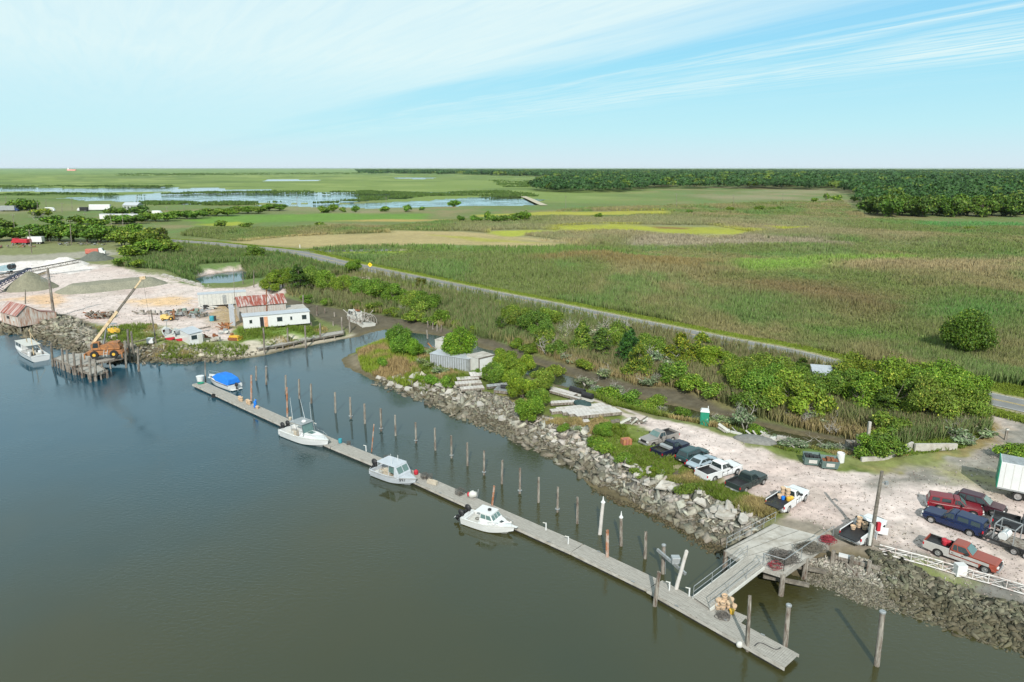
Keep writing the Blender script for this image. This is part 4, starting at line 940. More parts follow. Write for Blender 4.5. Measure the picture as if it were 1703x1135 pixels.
# loose stones, grit and dark clods over the shell ground
chunks('loose_stones', [([(1045,712),(1100,700),(1170,712),(1240,737),(1335,772),(1450,792),(1590,768),(1700,735),(1703,1000),(1540,950),(1400,895),(1290,850),(1200,806),(1105,757)], .035, .05, .2, (190,178,170)), ([(1045,712),(1100,700),(1170,712),(1240,737),(1335,772),(1450,792),(1590,768),(1700,735),(1703,1000),(1540,950),(1400,895),(1290,850),(1200,806),(1105,757)], .02, .05, .16, (140,130,116)),
 ([(0,545),(0,440),(170,420),(270,455),(400,480),(500,468),(400,545),(290,570),(190,545),(110,530)], .06, .1, .3, (196,184,174)), ([(0,545),(0,440),(170,420),(270,455),(400,480),(500,468),(400,545),(290,570),(190,545),(110,530)], .03, .08, .25, (140,128,112))],
 'loose stones and grit scattered over the shell ground', z0=1.8, seed=20)
# ------------------------------------------------------------------ floating dock
DZ = .48
DC = [G(a, b, DZ) for a, b in ((329,637),(372,656),(418,677),(560,740),(682,789),(810,846),(960,912),(1088,973),(1318,1100))]
def frame2(a, b):
    d = Vector((b[0] - a[0], b[1] - a[1], 0)); L = d.length; return L, math.atan2(d.y, d.x)
def dock_section(a, b, w, label, planks=True, conc=False, rest='floating dock sections'):
    L, rz = frame2(a, b); g = random.Random(int(L * 100))
    t_ = thing('floating_dock', label, 'dock', ((a[0] + b[0]) / 2, (a[1] + b[1]) / 2, 0), rz, rest); h = L / 2 - .04
    m_ = MB(); n = int(L / .16)
    for i in range(n):
        x = -h + 2 * h * i / n; e = g.uniform(-.03, .03)
        m_.box(x, x + 2 * h / n - .018, -w / 2 + e, w / 2 + e, DZ - .05 + g.uniform(-.004, .004), DZ + g.uniform(-.006, .008))
    m_.build('deck', M['wood'], t_, fix=False)
    m_ = MB().box(-h, h, -w / 2 - .07, -w / 2 - .035, DZ - .26, DZ - .02).box(-h, h, w / 2 + .035, w / 2 + .07, DZ - .26, DZ - .02)
    m_.build('side_beam', M['conc'], t_)
    m_ = MB(); k = max(2, int(L / 2.6))
    for i in range(k):
        x = -h + (i + .15) * 2 * h / k; m_.box(x, x + 2 * h / k * .7, -w / 2 + .05, w / 2 - .05, -.15, DZ - .07)
    m_.build('float', M['black'], t_, bevel=.03)
    m_ = MB()
    for i in range(max(2, int(L / 4))):
        x = -h + (i + .5) * 2 * h / max(2, int(L / 4)) + g.uniform(-.6, .6); s_ = -1 if g.random() < .65 else 1
        m_.box(x - .16, x + .16, s_ * w / 2 - .05, s_ * w / 2 + .03, DZ + .01, DZ + .07); m_.cyl((x - .14, s_ * w / 2, DZ + .05), (x + .14, s_ * w / 2, DZ + .12), .025, n=5)
    m_.build('mooring_cleat', M['galv'], t_)
    return t_
WD = 1.75
lab = ['far end section of the long floating dock, white bucket standing on it', 'dock section beside the blue-covered cruiser, with bushel baskets at its end', 'long dock section behind the white boat with rod antennas',
       'dock section between the antenna boat and the grey cabin boat', 'dock section with the red jug and wire pots on it', 'dock section alongside the white pilothouse boat', 'empty dock section between the pilothouse boat and the leaning crossbar', 'wide near end section of the long floating dock below the gangway']
for i in range(8):
    a, b = DC[i], DC[i + 1]; dock_section(a, b, WD if i < 7 else 1.95, lab[i])
# finger platform that carries the foot of the gangway
fp = dock_section(G(1150, 996, DZ), G(1236, 1034, DZ), 1.5, 'short side platform under the foot of the gangway with baskets on it', rest=None)

# ------------------------------------------------------------------ pilings
def piling(tx, ty, bx, by, r=.15, kind='wood', label='', group=None, zb=0.0, cap=None, ring=False, name='piling'):
    X, Y = G(bx, by, zb); x2, z2 = T(tx, ty, Y)
    zb_ = zb; d = Vector((x2 - X, 0, z2 - zb)); g = random.Random(int(tx * 31 + ty)); n = 10
    o = thing(name, label, 'piling', (X, Y, zb), 0, group)
    m_ = MB(); pts = []; k = 6
    base = -1.6 if zb < .3 else -.2
    for j in range(k + 1):
        t = j / k; z = base + (d.z - base) * t; x = d.x * (z / d.z) if d.z else 0
        for i in range(n):
            a = 2 * math.pi * i / n; q = r * (1.08 - .16 * t) * (1 + g.uniform(-.07, .07)); pts.append((x + math.cos(a) * q, math.sin(a) * q, z + (g.uniform(-.05, .05) if j == k else 0)))
    f = [(j * n + i, j * n + (i + 1) % n, (j + 1) * n + (i + 1) % n, (j + 1) * n + i) for j in range(k) for i in range(n)] + [tuple(range(k * n, (k + 1) * n))]
    m_.quads(pts, f).build('post', M['pile'] if kind == 'wood' else M['rustpipe'] if kind == 'rust' else M['woodd'] if kind == 'dark' else M['concl'], o, smooth=False)
    if cap == 'cone': MB().lathe([(r * 1.25, -.02), (r * 1.25, .06), (r * .55, .22), (r * .16, .62), (.01, .66)], (d.x, 0, d.z)).build('cap', M['white'], o)
    if cap == 'flat': MB().lathe([(r * 1.15, -.05), (r * 1.15, .05), (r * .8, .1)], (d.x, 0, d.z)).build('cap', M['galv'], o)
    if ring: MB().lathe([(r * 1.15, .32), (r * 1.9, .34), (r * 1.9, .40), (r * 1.15, .42)]).build('collar', M['galv'], o)
    return o
PL = [(426,609,426,633),(442.5,610,443,640),(475,624,475.5,656),(497,631,498,663),(517,639,518,671),(557,653,558,687),(582,661,583.5,696),(606,672,607,705),(633,680,634,717),(657,691,658,725),(691,703,692,737),(723,712,724,749),(750.5,725,751,762),(777,737,777.5,775),(805,750,805,790),(835.5,766,834.5,805),(865,779,864.5,821),(896,794,895.5,836),(928,810,927,852),(960.5,827,960,871)]
for i, (a, b_, c, d) in enumerate(PL):
    w = 'leftmost' if i == 0 else ORD[i] + ' from left'
    piling(a, b_, c, d, .125 if i > 8 else .15, 'wood', f'grey piling, {w} in the row of piles behind the dock', 'row of mooring pilings behind the dock', ring=(i > 4 and i % 2 == 0), cap='flat' if i == 1 else None)
piling(1003,836,997.5,889,.17,'white','leaning whitish piling with a white cone cap',cap='cone')
piling(1033,861,1033,908,.15,'wood','upright grey piling with a white cone cap',cap='cone')
piling(1074,885,1073,929,.15,'wood','plain grey piling between the cone-capped pile and the crossbar frame')
piling(1104,907,1102,954,.17,'wood','grey piling carrying the upper end of the metal crossbar',cap='flat')
piling(1142,917,1122,988,.16,'white','tilted pale pile with rusty top carrying the crossbar')
piling(1096,952,1089,1008,.17,'wood','grey piling on the river side of the dock opposite the crossbar')
piling(1247,991,1243,1083,.13,'wood','tall thin piling on the river side of the near dock end')
piling(1243,1035,1240,1080,.09,'wood','short thin post beside the tall thin piling')
piling(1312,1007,1305,1080,.18,'wood','stout dark-streaked piling at the near tip of the dock',cap='flat')
piling(1468,1018,1458,1107,.19,'wood','lone grey piling standing in the open water nearest the riprap',cap='flat')
piling(418,624,418,674,.14,'rust','rusty red pipe through the dock beside the blue bundle',zb=.1)
piling(477,645,478,694,.13,'rust','thin rusty red pipe behind the dock near the antenna boat')
piling(622,706,618,752,.07,'rust','very thin rusty rod behind the dock left of the grey cabin boat')
piling(822,808,818,846,.11,'rust','rusty topped pipe through the dock behind the pilothouse boat',zb=.1)
piling(1010,882,1010,934,.14,'rust','orange rusty pipe with white foot at the back of the dock')
piling(341,599,342,634,.10,'wood','thin grey post at the far end of the dock',zb=.2)
# the crossbar between the two piles
X0, Y0 = G(1102, 954); x1, z1 = T(1098, 914, Y0); X3, Y3 = G(1122, 988); x2, z2 = T(1134, 952, Y3)
o = thing('crossbar', 'grey metal channel beam slung between two pilings', 'beam', (x1, Y0 - .2, z1))
MB().bar((-.3, 0, .1), (x2 - x1 + .3, Y3 - Y0 + .1, z2 - z1 - .1), .16, .24).build('beam', M['galv'], o)
q_ = Vector((x2 - x1, Y3 - Y0, z2 - z1)) * .55; MB().box(q_.x - .1, q_.x + .6, q_.y - .3, q_.y + .3, q_.z + .05, q_.z + .6).build('float_box', M['alu'], o, bevel=.03)
MB().cyl((.4, 0, 0), (.5, -.05, -2.2), .03, n=5).build('hanging_rod', M['galv'], o)

# ------------------------------------------------------------------ fixed pier and gangway
PZ = 2.25
pc = [G(*p, PZ) for p in ((1208,912),(1289,868),(1385,893),(1303,950),(1241,931))]
def world_thing(name, label, cat, origin, group=None): return thing(name, label, cat, (*origin[:2], 0), 0, group)
O = pc[0]; rel = lambda p, z: (p[0] - O[0], p[1] - O[1], z)
pier = world_thing('pier', 'wide concrete-decked loading pier with rope piles on it', 'pier', O)
MB().plate([rel(p, PZ - .22) for p in pc], .22).build('deck', M['conc'], pier, bevel=.02)
m_ = MB()
for a, b in ((pc[0], pc[4]), (pc[4], pc[3]), (pc[3], pc[2]), (pc[0], pc[1])): m_.bar(rel(a, PZ - .42), rel(b, PZ - .42), .22, .38)
m_.build('edge_beam', M['wood'], pier)
def along(a, b, t): return (a[0] + (b[0] - a[0]) * t, a[1] + (b[1] - a[1]) * t)
for p in [pc[0], along(pc[4], pc[0], .1), pc[3], along(pc[3], pc[2], .45), along(pc[3], pc[2], .9), along(pc[0], pc[1], .5)]:
    MB().cyl(rel(p, -1.5), rel(p, PZ - .3), .24, .21, 10).build('support_pile', M['pile'], pier)
m_ = MB()
for t in (.15, .5): 
    q = along(pc[3], pc[2], t); m_.bar(rel((q[0] - 2, q[1] + .6), .9), rel((q[0] + 1.4, q[1] - .5), .75), .35, .25)
m_.build('brace', M['woodd'], pier)
def railing(parent, pts, h=1.0, n=2, r=.025, step=1.6, name='railing', m=None, z0=0):
    m_ = MB()
    for a, b in zip(pts[:-1], pts[1:]):
        a = Vector(a); b = Vector(b); L = (b - a).length; k = max(1, int(L / step))
        for i in range(k + 1): p = a.lerp(b, i / k); m_.cyl(p, p + Vector((0, 0, h)), r, r, 5)
        for j in range(1, n + 1): m_.cyl(a + Vector((0, 0, h * j / n)), b + Vector((0, 0, h * j / n)), r, r, 5)
    return m_.build(name, m or M['galv'], parent)
railing(pier, [rel(pc[0], PZ), rel(pc[1], PZ)], 1.0, 2)
railing(pier, [rel(along(pc[4], pc[3], .45), PZ), rel(pc[3], PZ), rel(pc[2], PZ)], 1.05, 1, .03, 2.6)
m_ = MB(); g = random.Random(4)
for k in (1, 4, 7):     # seams and scrapes across the slab
    a = along(pc[0], pc[4], k / 9 + .05); b = along(pc[1], pc[2], k / 9 + .05); m_.bar(rel(a, PZ + .001), rel(along(a, b, .93), PZ + .001), .035, .008)
m_.build('slab_joint', M['woodd'], pier)
# rope and net heaps
def heap(px, py, rx, ry, h, mt, name, label, cat, seed=1, strands=90, z=PZ):
    x, y = G(px, py, z); o = thing(name, label, cat, (x, y, z)); g = random.Random(seed); m_ = MB(); 
    for k in range(strands):
        p = [];
        a = g.uniform(0, 6.28); q = g.random() ** .6
        c = Vector((math.cos(a) * rx * q, math.sin(a) * ry * q, h * (1 - q * q) * g.uniform(.2, 1))); rr = g.uniform(.15, .45); ph = g.uniform(0, 6.28); tl = g.uniform(-.4, .4)
        for i in range(7): t = ph + i * .75; p.append(c + Vector((math.cos(t) * rr, math.sin(t) * rr * .8, math.sin(t) * rr * tl + .04)))
        m_.tube([tuple(v) for v in p], .022, 4)
    m_.build('strands', mt, o); MB().blob((0, 0, 0), rx * .8, ry * .8, h * .55, 10, 6, .15).build('core', M['rope'], o); return o
M['redrope'] = mat('red_rope', (.20, .03, .04), .9)
heap(1377,899,.4,.35,.35,M['redrope'],'rope_heap','bright red rope and buoys heaped beside the white pickup','rope',2)
heap(1348,912,1.3,.7,.45,M['rope'],'net_heap','dark rope and net heap on the middle of the pier rim','net',3,120)
heap(1303,928,1.2,1.1,.35,M['meshwire'],'crab_pot_heap','brownish heap of rope and wire at the pier corner','pots',4,130)
heap(1287,942,.4,.35,.25,M['redrope'],'rope_heap','small coil of red rope near the top of the gangway','rope',5,16)
# gangway
ga, gb = G(1256, 934, PZ), G(1166, 1006, DZ)
L, rz = frame2(ga, gb); gw = thing('gangway', 'sloping plank gangway with pipe railings from pier to dock', 'gangway', (ga[0], ga[1], PZ), rz)
sl = (DZ + .12 - PZ) / L; W2 = .85
m_ = MB(); n = int(L / .2)
for i in range(n):
    x = L * i / n; x2 = x + L / n - .02; p = [(x, -W2, sl * x + .03), (x2, -W2, sl * x2 + .03), (x2, W2, sl * x2 + .03), (x, W2, sl * x + .03)]; m_.plate(p, .04)
m_.build('deck', M['wood'], gw)
MB().bar((0, -W2 - .06, -.12), (L, -W2 - .06, sl * L - .08), .1, .26).bar((0, W2 + .06, -.12), (L, W2 + .06, sl * L - .08), .1, .26).build('stringer', M['offwhite'], gw)
railing(gw, [(0, -W2, .05), (L, -W2, sl * L + .05)], 1.0, 2, .028, 1.7); railing(gw, [(0, W2, .05), (L, W2, sl * L + .05)], 1.0, 2, .028, 1.7)

# ------------------------------------------------------------------ dock clutter
def lathe_thing(name, label, cat, px, py, prof, mt, z, group=None, extra=None):
    x, y = G(px, py, z); o = MB().lathe(prof).build(name, mt, None, loc=(x, y, z)); return tag(o, label, cat, group)
def basket_mesh():
    m_ = MB(); m_.lathe([(.17, 0), (.235, .30), (.245, .31), (.245, .34), (.2, .34), (.19, .3), (.14, .05)], n=14); return m_
BK = basket_mesh().mesh('bushel_basket', M['basket']); BKH = MB().lathe([(.215, .17), (.228, .17), (.232, .2), (.218, .2)], n=14).mesh('hoop', M['pile'])
BKL = MB().lathe([(.25, .34), (.25, .365), (.02, .375)], n=14).mesh('lid', M['basket'])
def basket(x, y, z, label, group, lid=False, tilt=0):
    o = link('bushel_basket', BK, None, (x, y, z)); o.rotation_euler = (tilt, 0, random.uniform(0, 6)); tag(o, label, 'basket', group); link('hoop', BKH, o)
    if lid: link('lid', BKL, o)
    return o
bx, by = G(1206, 1012, DZ)
g = random.Random(3); k = 0
for i, (dx, dy, n) in enumerate([(-.5, .25, 2), (0, .35, 3), (.5, .3, 2), (-.25, -.15, 2), (.25, -.15, 2), (-.6, -.1, 1), (.62, -.12, 1)]):
    for j in range(n):
        basket(bx + dx, by + dy, DZ + .02 + j * .3, 'tan bushel basket in the cluster on the platform at the gangway foot', 'bushel baskets at the gangway foot', j == n - 1 and i % 2 == 0)
x, y = G(1217, 1021, DZ); tag(MB().lathe([(.16, 0), (.2, .3), (.21, .33), (.05, .34)]).build('bucket', M['yellow'], None, loc=(x, y, DZ + .02)), 'bright yellow bucket beside the basket cluster', 'bucket')
heap(1203,1026,.35,.3,.2,M['meshwire'],'chain_heap','dark chain and gear heap in front of the baskets','chain',7,30,DZ + .02)
for i, (px, py) in enumerate(((399,666.5),(402,668),(412,672),(415,673.5),(428,680))):
    x, y = G(px, py, DZ); basket(x, y, DZ + .02, f'tan bushel basket on the far dock, {["leftmost", "second from the left", "third from the left", "fourth from the left", "beside the blue bundle"][i]}', 'bushel baskets on the far dock', i % 2 == 0)
    if i < 4: basket(x, y, DZ + .32, 'tan bushel basket stacked on another on the far dock', 'stacked baskets on the far dock', True)
x, y = G(425, 679, DZ); o = thing('oilskin_bundle', 'bright blue oilskins hung over a post on the dock', 'oilskins', (x, y, DZ))
m_ = MB(); m_.blob((0, 0, .75), .22, .18, .4, 9, 6, .22).blob((-.1, .05, .3), .2, .16, .34, 8, 5, .25).blob((.12, 0, 1.15), .12, .1, .2, 7, 5, .2); m_.build('cloth', M['blue'], o, smooth=True); MB().cyl((0, 0, 0), (0, 0, 1.45), .05).build('post', M['galv'], o)
x, y = G(333.5, 634, DZ); o = thing('fish_tub', 'white plastic tub at the far end of the dock', 'tub', (x, y, DZ + .02)); MB().lathe([(.5, 0), (.58, .75), (.62, .78), (.62, .84), (.3, .86)], n=18).build('tub', M['white'], o, smooth=False)
lathe_thing('hose_coil','green coiled hose beside the white tub','hose',334,638,[(.5,.02),(.55,.1),(.4,.18),(.35,.05)],M['green'],DZ+.02)
lathe_thing('fuel_jug','red plastic jug on the dock by the bow of the grey boat','jug',692,789,[(.22,0),(.26,.1),(.26,.4),(.12,.5),(.08,.56)],M['red'],DZ+.02)
lathe_thing('plastic_drum','green plastic drum at the dock edge near the antenna boat','drum',566,737,[(.2,0),(.24,.1),(.24,.55),(.1,.62)],M['teal'],DZ+.02)
lathe_thing('bucket','tan bucket on the dock left of the antenna boat','bucket',483,698,[(.2,0),(.24,.32),(.2,.34)],M['seat'],DZ+.02)
def wire_pot(px, py, label, rz=0, s=1.0, m=None, z=DZ + .02):
    x, y = G(px, py, z); o = thing('crab_pot', label, 'crab pot', (x, y, z), rz, 'wire crab pots on the dock'); m_ = MB(); w = .33 * s
    for sx_ in (-1, 1):
        for sy_ in (-1, 1): m_.bar((sx_ * w, sy_ * w, 0), (sx_ * w, sy_ * w, .5 * s), .03)
    for z_ in (0, .25 * s, .5 * s):
        for k in (-1, 1): m_.bar((-w, k * w, z_), (w, k * w, z_), .025); m_.bar((k * w, -w, z_), (k * w, w, z_), .025)
    for i in range(-2, 3):
        q = i * w / 3
        for z_ in (0.0, .5 * s): m_.bar((q, -w, z_), (q, w, z_), .012); m_.bar((-w, q, z_), (w, q, z_), .012)
        for k in (-1, 1): m_.bar((q, k * w, 0), (q, k * w, .5 * s), .012); m_.bar((k * w, q, 0), (k * w, q, .5 * s), .012)
    m_.build('wire_cage', m or M['meshwire'], o); MB().box(-w * .5, w * .5, -w * .5, w * .5, .03, .2 * s).build('bait_box', M['pile'], o); return o
wire_pot(644,766,'square wire crab pot on the dock behind the grey cabin boat',.3); wire_pot(706,795,'wire pot on the dock right of the red jug',.5); wire_pot(714,797,'wire pot beside the white crate on the dock',.1)
wire_pot(765,822,'round-cornered wire pot alone on the middle dock',.8,1.1); wire_pot(580,739,'flat dark wire pot near the thin rusty rod',.2,.7)
x, y = G(719, 805, DZ); o = thing('fish_crate', 'cream plastic crate on the dock edge right of the wire pots', 'crate', (x, y, DZ + .02), -.5); MB().box(-.6,.6,-.2,.2,0,.05).box(-.6,.6,-.2,-.15,.05,.4).box(-.6,.6,.15,.2,.05,.4).box(-.6,-.55,-.15,.15,.05,.4).box(.55,.6,-.15,.15,.05,.4).build('box', M['seat'], o)
x, y = G(786, 828, DZ); o = thing('bait_bucket', 'red and white bundle with a mast on the dock left of the pilothouse boat', 'bundle', (x, y, DZ + .02)); MB().blob((0,0,.35),.5,.3,.4,9,6,.2).build('canvas', M['offwhite'], o, smooth=True); MB().blob((-.4,.1,.3),.22,.22,.28,8,5,.2).build('red_float', M['red'], o, smooth=True); MB().cyl((.5,0,0),(.6,.1,.9),.04).build('rod', M['galv'], o)
for px, py, l in ((908,882,'white bent pipe cleat on the dock left of the double ladder hook'),(945,905,'white double ladder hook at the back edge of the dock'),(609,751,'white post with a black top on the dock beside the thin rod'),(1146,992,'short white stub post at the root of the gangway platform'),(1113,982,'small white stub post near the tilted pile'),(526,713,'white stub at the dock edge beside the antenna boat bow')):
    x, y = G(px, py, DZ); o = thing('mooring_post', l, 'post', (x, y, DZ)); MB().cyl((0,0,0),(0,0,.75),.06).build('post', M['white'], o); MB().cyl((0,0,.72),(-.3,.1,.75),.045).build('arm', M['offwhite'], o)
x, y = G(356, 659, .2); tag(MB().lathe([(.22, -.1), (.36, -.1), (.36, .1), (.22, .1)], axis='Y', n=18).build('tyre_fender', M['tyre'], None, loc=(x, y - .1, .25)), 'black tyre fender hanging on the far dock', 'tyre')
x, y = G(1229, 1070, .3); tag(MB().blob((0, 0, 0), .26, .2, .26, 12, 8).build('fender_buoy', M['offwhite'], None, smooth=True, loc=(x, y - .15, .3)), 'white round fender hanging on the river side of the near dock end', 'fender')
x, y = G(1292, 1076, DZ); o = thing('mooring_hose', 'black mooring hose curling over the near dock end', 'hose', (x, y, DZ + .04)); m_ = MB(); m_.tube([(-1.6 + .14 * i, .35 * math.sin(i * .45), .02) for i in range(14)], .025, 5); m_.build('hose', M['black'], o)
# ------------------------------------------------------------------ boats
def hull(L, B, fb, root, mt, cock=(0.0, .5), floor=.35, rake=.28, deck_m=None, floor_m=None, stripe=None, flare=.12):
    n = 16; st = []
    for i in range(n + 1):
        t = i / n; hb = B / 2 * (1 - max(0, (t - .4) / .6) ** 2.4) * (.92 + .08 * min(1, t / .3)); hb = max(hb, .03)
        sh = fb * (1 + .38 * max(0, t - .2) ** 1.6); ky = -.35 + (sh + .2) * max(0, (t - .78) / .22) ** 2.2
        cz = .10 + .5 * fb * max(0, (t - .55) / .45) ** 1.8
        st.append((t * L - L / 2, hb, sh, ky, cz, t))
    m_ = MB(); P = []
    for x, hb, sh, ky, cz, t in st:
        rk = rake * max(0, t - .5) ** 2 * 4 * (1 / fb)
        sec = [(x + rk * sh, hb, sh), (x + rk * sh * .6, hb * (1 - flare * .4), sh * .6 + cz * .4), (x + rk * cz, hb * (.88 - .25 * max(0, t - .5)), cz), (x, 0, ky), (x + rk * cz, -hb * (.88 - .25 * max(0, t - .5)), cz), (x + rk * sh * .6, -hb * (1 - flare * .4), sh * .6 + cz * .4), (x + rk * sh, -hb, sh)]
        P += sec
    F_ = []
    for i in range(n):
        for j in range(6): a = i * 7 + j; F_.append((a, a + 1, a + 8, a + 7))
    F_.append((6, 5, 4, 3, 2, 1, 0)); F_.append((n * 7, n * 7 + 1, n * 7 + 2, n * 7 + 3, n * 7 + 4, n * 7 + 5, n * 7 + 6))
    m_.quads(P, F_).build('hull', mt, root, smooth=False)
    # deck and cockpit
    c0, c1 = cock; d_ = MB(); fl = MB(); cap = MB()
    rimw = .16
    for i in range(n):
        t0, t1 = st[i][5], st[i + 1][5]
        def pt(k, frac, dz=0.0, z=None):
            x, hb, sh, ky, cz, t = st[k]; rk = rake * max(0, t - .5) ** 2 * 4 * (1 / fb)
            return (x + rk * sh, hb * frac, (sh if z is None else z) + dz)
        openc = t0 >= c0 - 1e-6 and t1 <= c1 + 1e-6
        if openc:
            for s_ in (-1, 1):
                f0 = s_ * max(.1, 1 - rimw / max(.05, st[i][1])); f1 = s_ * max(.1, 1 - rimw / max(.05, st[i + 1][1]))
                a, b, c, d = pt(i, s_, .0), pt(i + 1, s_, .0), pt(i + 1, f1, .03), pt(i, f0, .03)
                d_.quads([a, b, c, d], [(0, 1, 2, 3)]); e, f = pt(i + 1, f1, 0, floor), pt(i, f0, 0, floor); d_.quads([d, c, e, f], [(0, 1, 2, 3)])
            f0 = max(.1, 1 - rimw / st[i][1]); f1 = max(.1, 1 - rimw / st[i + 1][1])
            fl.quads([pt(i, -f0, 0, floor), pt(i + 1, -f1, 0, floor), pt(i + 1, f1, 0, floor), pt(i, f0, 0, floor)], [(0, 1, 2, 3)])
        else:
            mid0 = pt(i, 0, .08 * min(1, st[i][1])); mid1 = pt(i + 1, 0, .08 * min(1, st[i + 1][1]))
            for s_ in (-1, 1): d_.quads([pt(i, s_), pt(i + 1, s_), mid1, mid0], [(0, 1, 2, 3)])
        if openc and (i == 0 or st[i - 1][5] < c0 - 1e-6) or (openc and st[i + 1][5] >= c1 - 1e-6):
            k = i if (i == 0 or st[i - 1][5] < c0 - 1e-6) else i + 1
            ff = max(.1, 1 - rimw / st[k][1])
            x = st[k][0]; d_.quads([pt(k, -1, .0), pt(k, 1, .0), pt(k, ff, 0, floor), pt(k, -ff, 0, floor)], [(0, 1, 2, 3)])
            if i == 0 and k == 0: d_.box(x - .02, x + .14, -st[0][1], st[0][1], floor, st[0][2] + .02)
    d_.build('deck', deck_m or mt, root, fix=False); 
    if fl.v: fl.build('cockpit_floor', floor_m or M['offwhite'], root, fix=False)
    # rub rail
    r_ = MB()
    for s_ in (-1, 1):
        for i in range(n): r_.bar(pt_(st, i, s_, rake, fb), pt_(st, i + 1, s_, rake, fb), .05, .07)
    r_.build('rub_rail', stripe or M['galv'], root)
    return st
def pt_(st, k, s_, rake, fb, dz=-.02):
    x, hb, sh, ky, cz, t = st[k]; rk = rake * max(0, t - .5) ** 2 * 4 / fb; return (x + rk * sh, s_ * hb, sh + dz)
def outboard(root, x, y, z=.75, s=1.0, tiltup=.0):
    o = thing('outboard', None, None, (x, y, z)); o.parent = root; o.rotation_euler = (0, tiltup, 0); o.scale = (s, s, s)
    # kept as one mesh so that it stays a part of the boat
    bpy.data.objects.remove(o)
    m_ = MB(); T_ = Matrix.Translation((x, y, z)) @ Matrix.Rotation(tiltup, 4, 'Y') @ Matrix.Scale(s, 4)
    m_.blob((-.25, 0, .28), .34, .2, .3, 12, 7).box(-.34, -.12, -.07, .07, -.75, .15).box(-.5, -.1, -.14, .14, -.42, -.38).blob((-.2, 0, -.72), .28, .07, .08, 8, 5).box(-.12, .12, -.1, .1, -.05, .2)
    m_.v = [tuple(T_ @ Vector(v)) for v in m_.v]
    e = m_.build('outboard_motor', M['black'], root, smooth=True, fix=False)
    q = MB().cyl((-.47, 0, -.72), (-.53, 0, -.72), .17, .17, 10); q.v = [tuple(T_ @ Vector(v)) for v in q.v]; q.build('propeller', M['chrome'], e); return e
def glass_panel(root, pts, m=None, t=.012, name='window'):
    return MB().plate(pts, t).build(name, m or M['glass'], root)
def cabin(root, x0, x1, z0, z1, w0, w1, fr=.5, rr=.1, mt=None, name='cabin', wins=True, wm=None, side_n=2, fn=3):
    """house from x0 (aft) to x1 (fwd), raked front fr, aft rr; half widths w0 at foot, w1 at roof"""
    mt = mt or M['white']
    prof = [(x0, z0), (x0 + rr, z1), (x1 - fr, z1), (x1, z0)]
    f = lambda x, z: w0 + (w1 - w0) * (z - z0) / (z1 - z0)
    c = MB().prism(prof, f).build(name, mt, root, bevel=.04)
    if wins:
        h = z1 - z0; za, zb = z0 + h * .38, z1 - h * .14
        xf = lambda z: x1 - fr * (z - z0) / h; xa = lambda z: x0 + rr * (z - z0) / h
        for s_ in (-1, 1):
            for k in range(side_n):
                fa, fb_ = .07 + k * .9 / side_n, .07 + (k + .88) * .9 / side_n
                p = []
                for z, ff in ((za, fa), (za, fb_), (zb, fb_), (zb, fa)):
                    x = xa(z) + (xf(z) - xa(z)) * ff; p.append((x, s_ * (f(x, z) + .004), z))
                if s_ < 0: p = p
                else: p = p[::-1]
                glass_panel(root, p, wm)
        for k in range(fn):
            a, b = -.94 + 1.88 * k / fn + .04, -.94 + 1.88 * (k + 1) / fn - .04
            p = [(xf(z) + .004, f(0, z) * q, z) for z, q in ((za, a), (za, b), (zb, b), (zb, a))]
            glass_panel(root, p, wm, name='windscreen')
    return c
def boat_root(stern, bow, label, name='motorboat', z=0.0, cat='boat'):
    a, b = G(*stern, z), G(*bow, z); L, rz = frame2(a, b)
    return thing(name, label, cat, ((a[0] + b[0]) / 2, (a[1] + b[1]) / 2, z), rz), L
def rail(root, pts, m=None, r=.02, name='bow_rail'):
    m_ = MB(); m_.tube(pts, r, 5)
    for p in pts[::2]: m_.cyl(p, (p[0], p[1] * .98, p[2] - .45), r * .8, r * .8, 5)
    return m_.build(name, m or M['chrome'], root)

# A: cruiser under a blue cover
rt, L = boat_root((392,648.5), (350,632.5), 'small white cabin cruiser with a bright blue canvas cover at the far dock'); print('A', L)
st = hull(L, 2.5, .85, rt, M['white'], cock=(.0, .5), stripe=M['black'])
cabin(rt, -.1, L * .38, .9, 1.35, .95, .7, 1.0, .1, side_n=2, fn=2)
m_ = MB(); prof = [(-L / 2 + .35, .85), (-L / 2 + .5, 1.75), (-L * .22, 2.15), (.1, 2.05), (L * .17, 1.35), (.1, .95)]
m_.prism(prof, lambda x, z: 1.18 - .35 * max(0, (z - 1.0))).build('canvas_cover', M['blue'], rt, bevel=.12)
MB().box(-L / 2 - .6, -L / 2 + .0, -.9, .9, .12, .2).build('swim_platform', M['white'], rt, bevel=.03)
rail(rt, [(L * .2, -.95, 1.35), (L * .38, -.6, 1.5), (L * .53, 0, 1.6), (L * .38, .6, 1.5), (L * .2, .95, 1.35)])
outboard(rt, -L / 2 - .15, 0, .7)
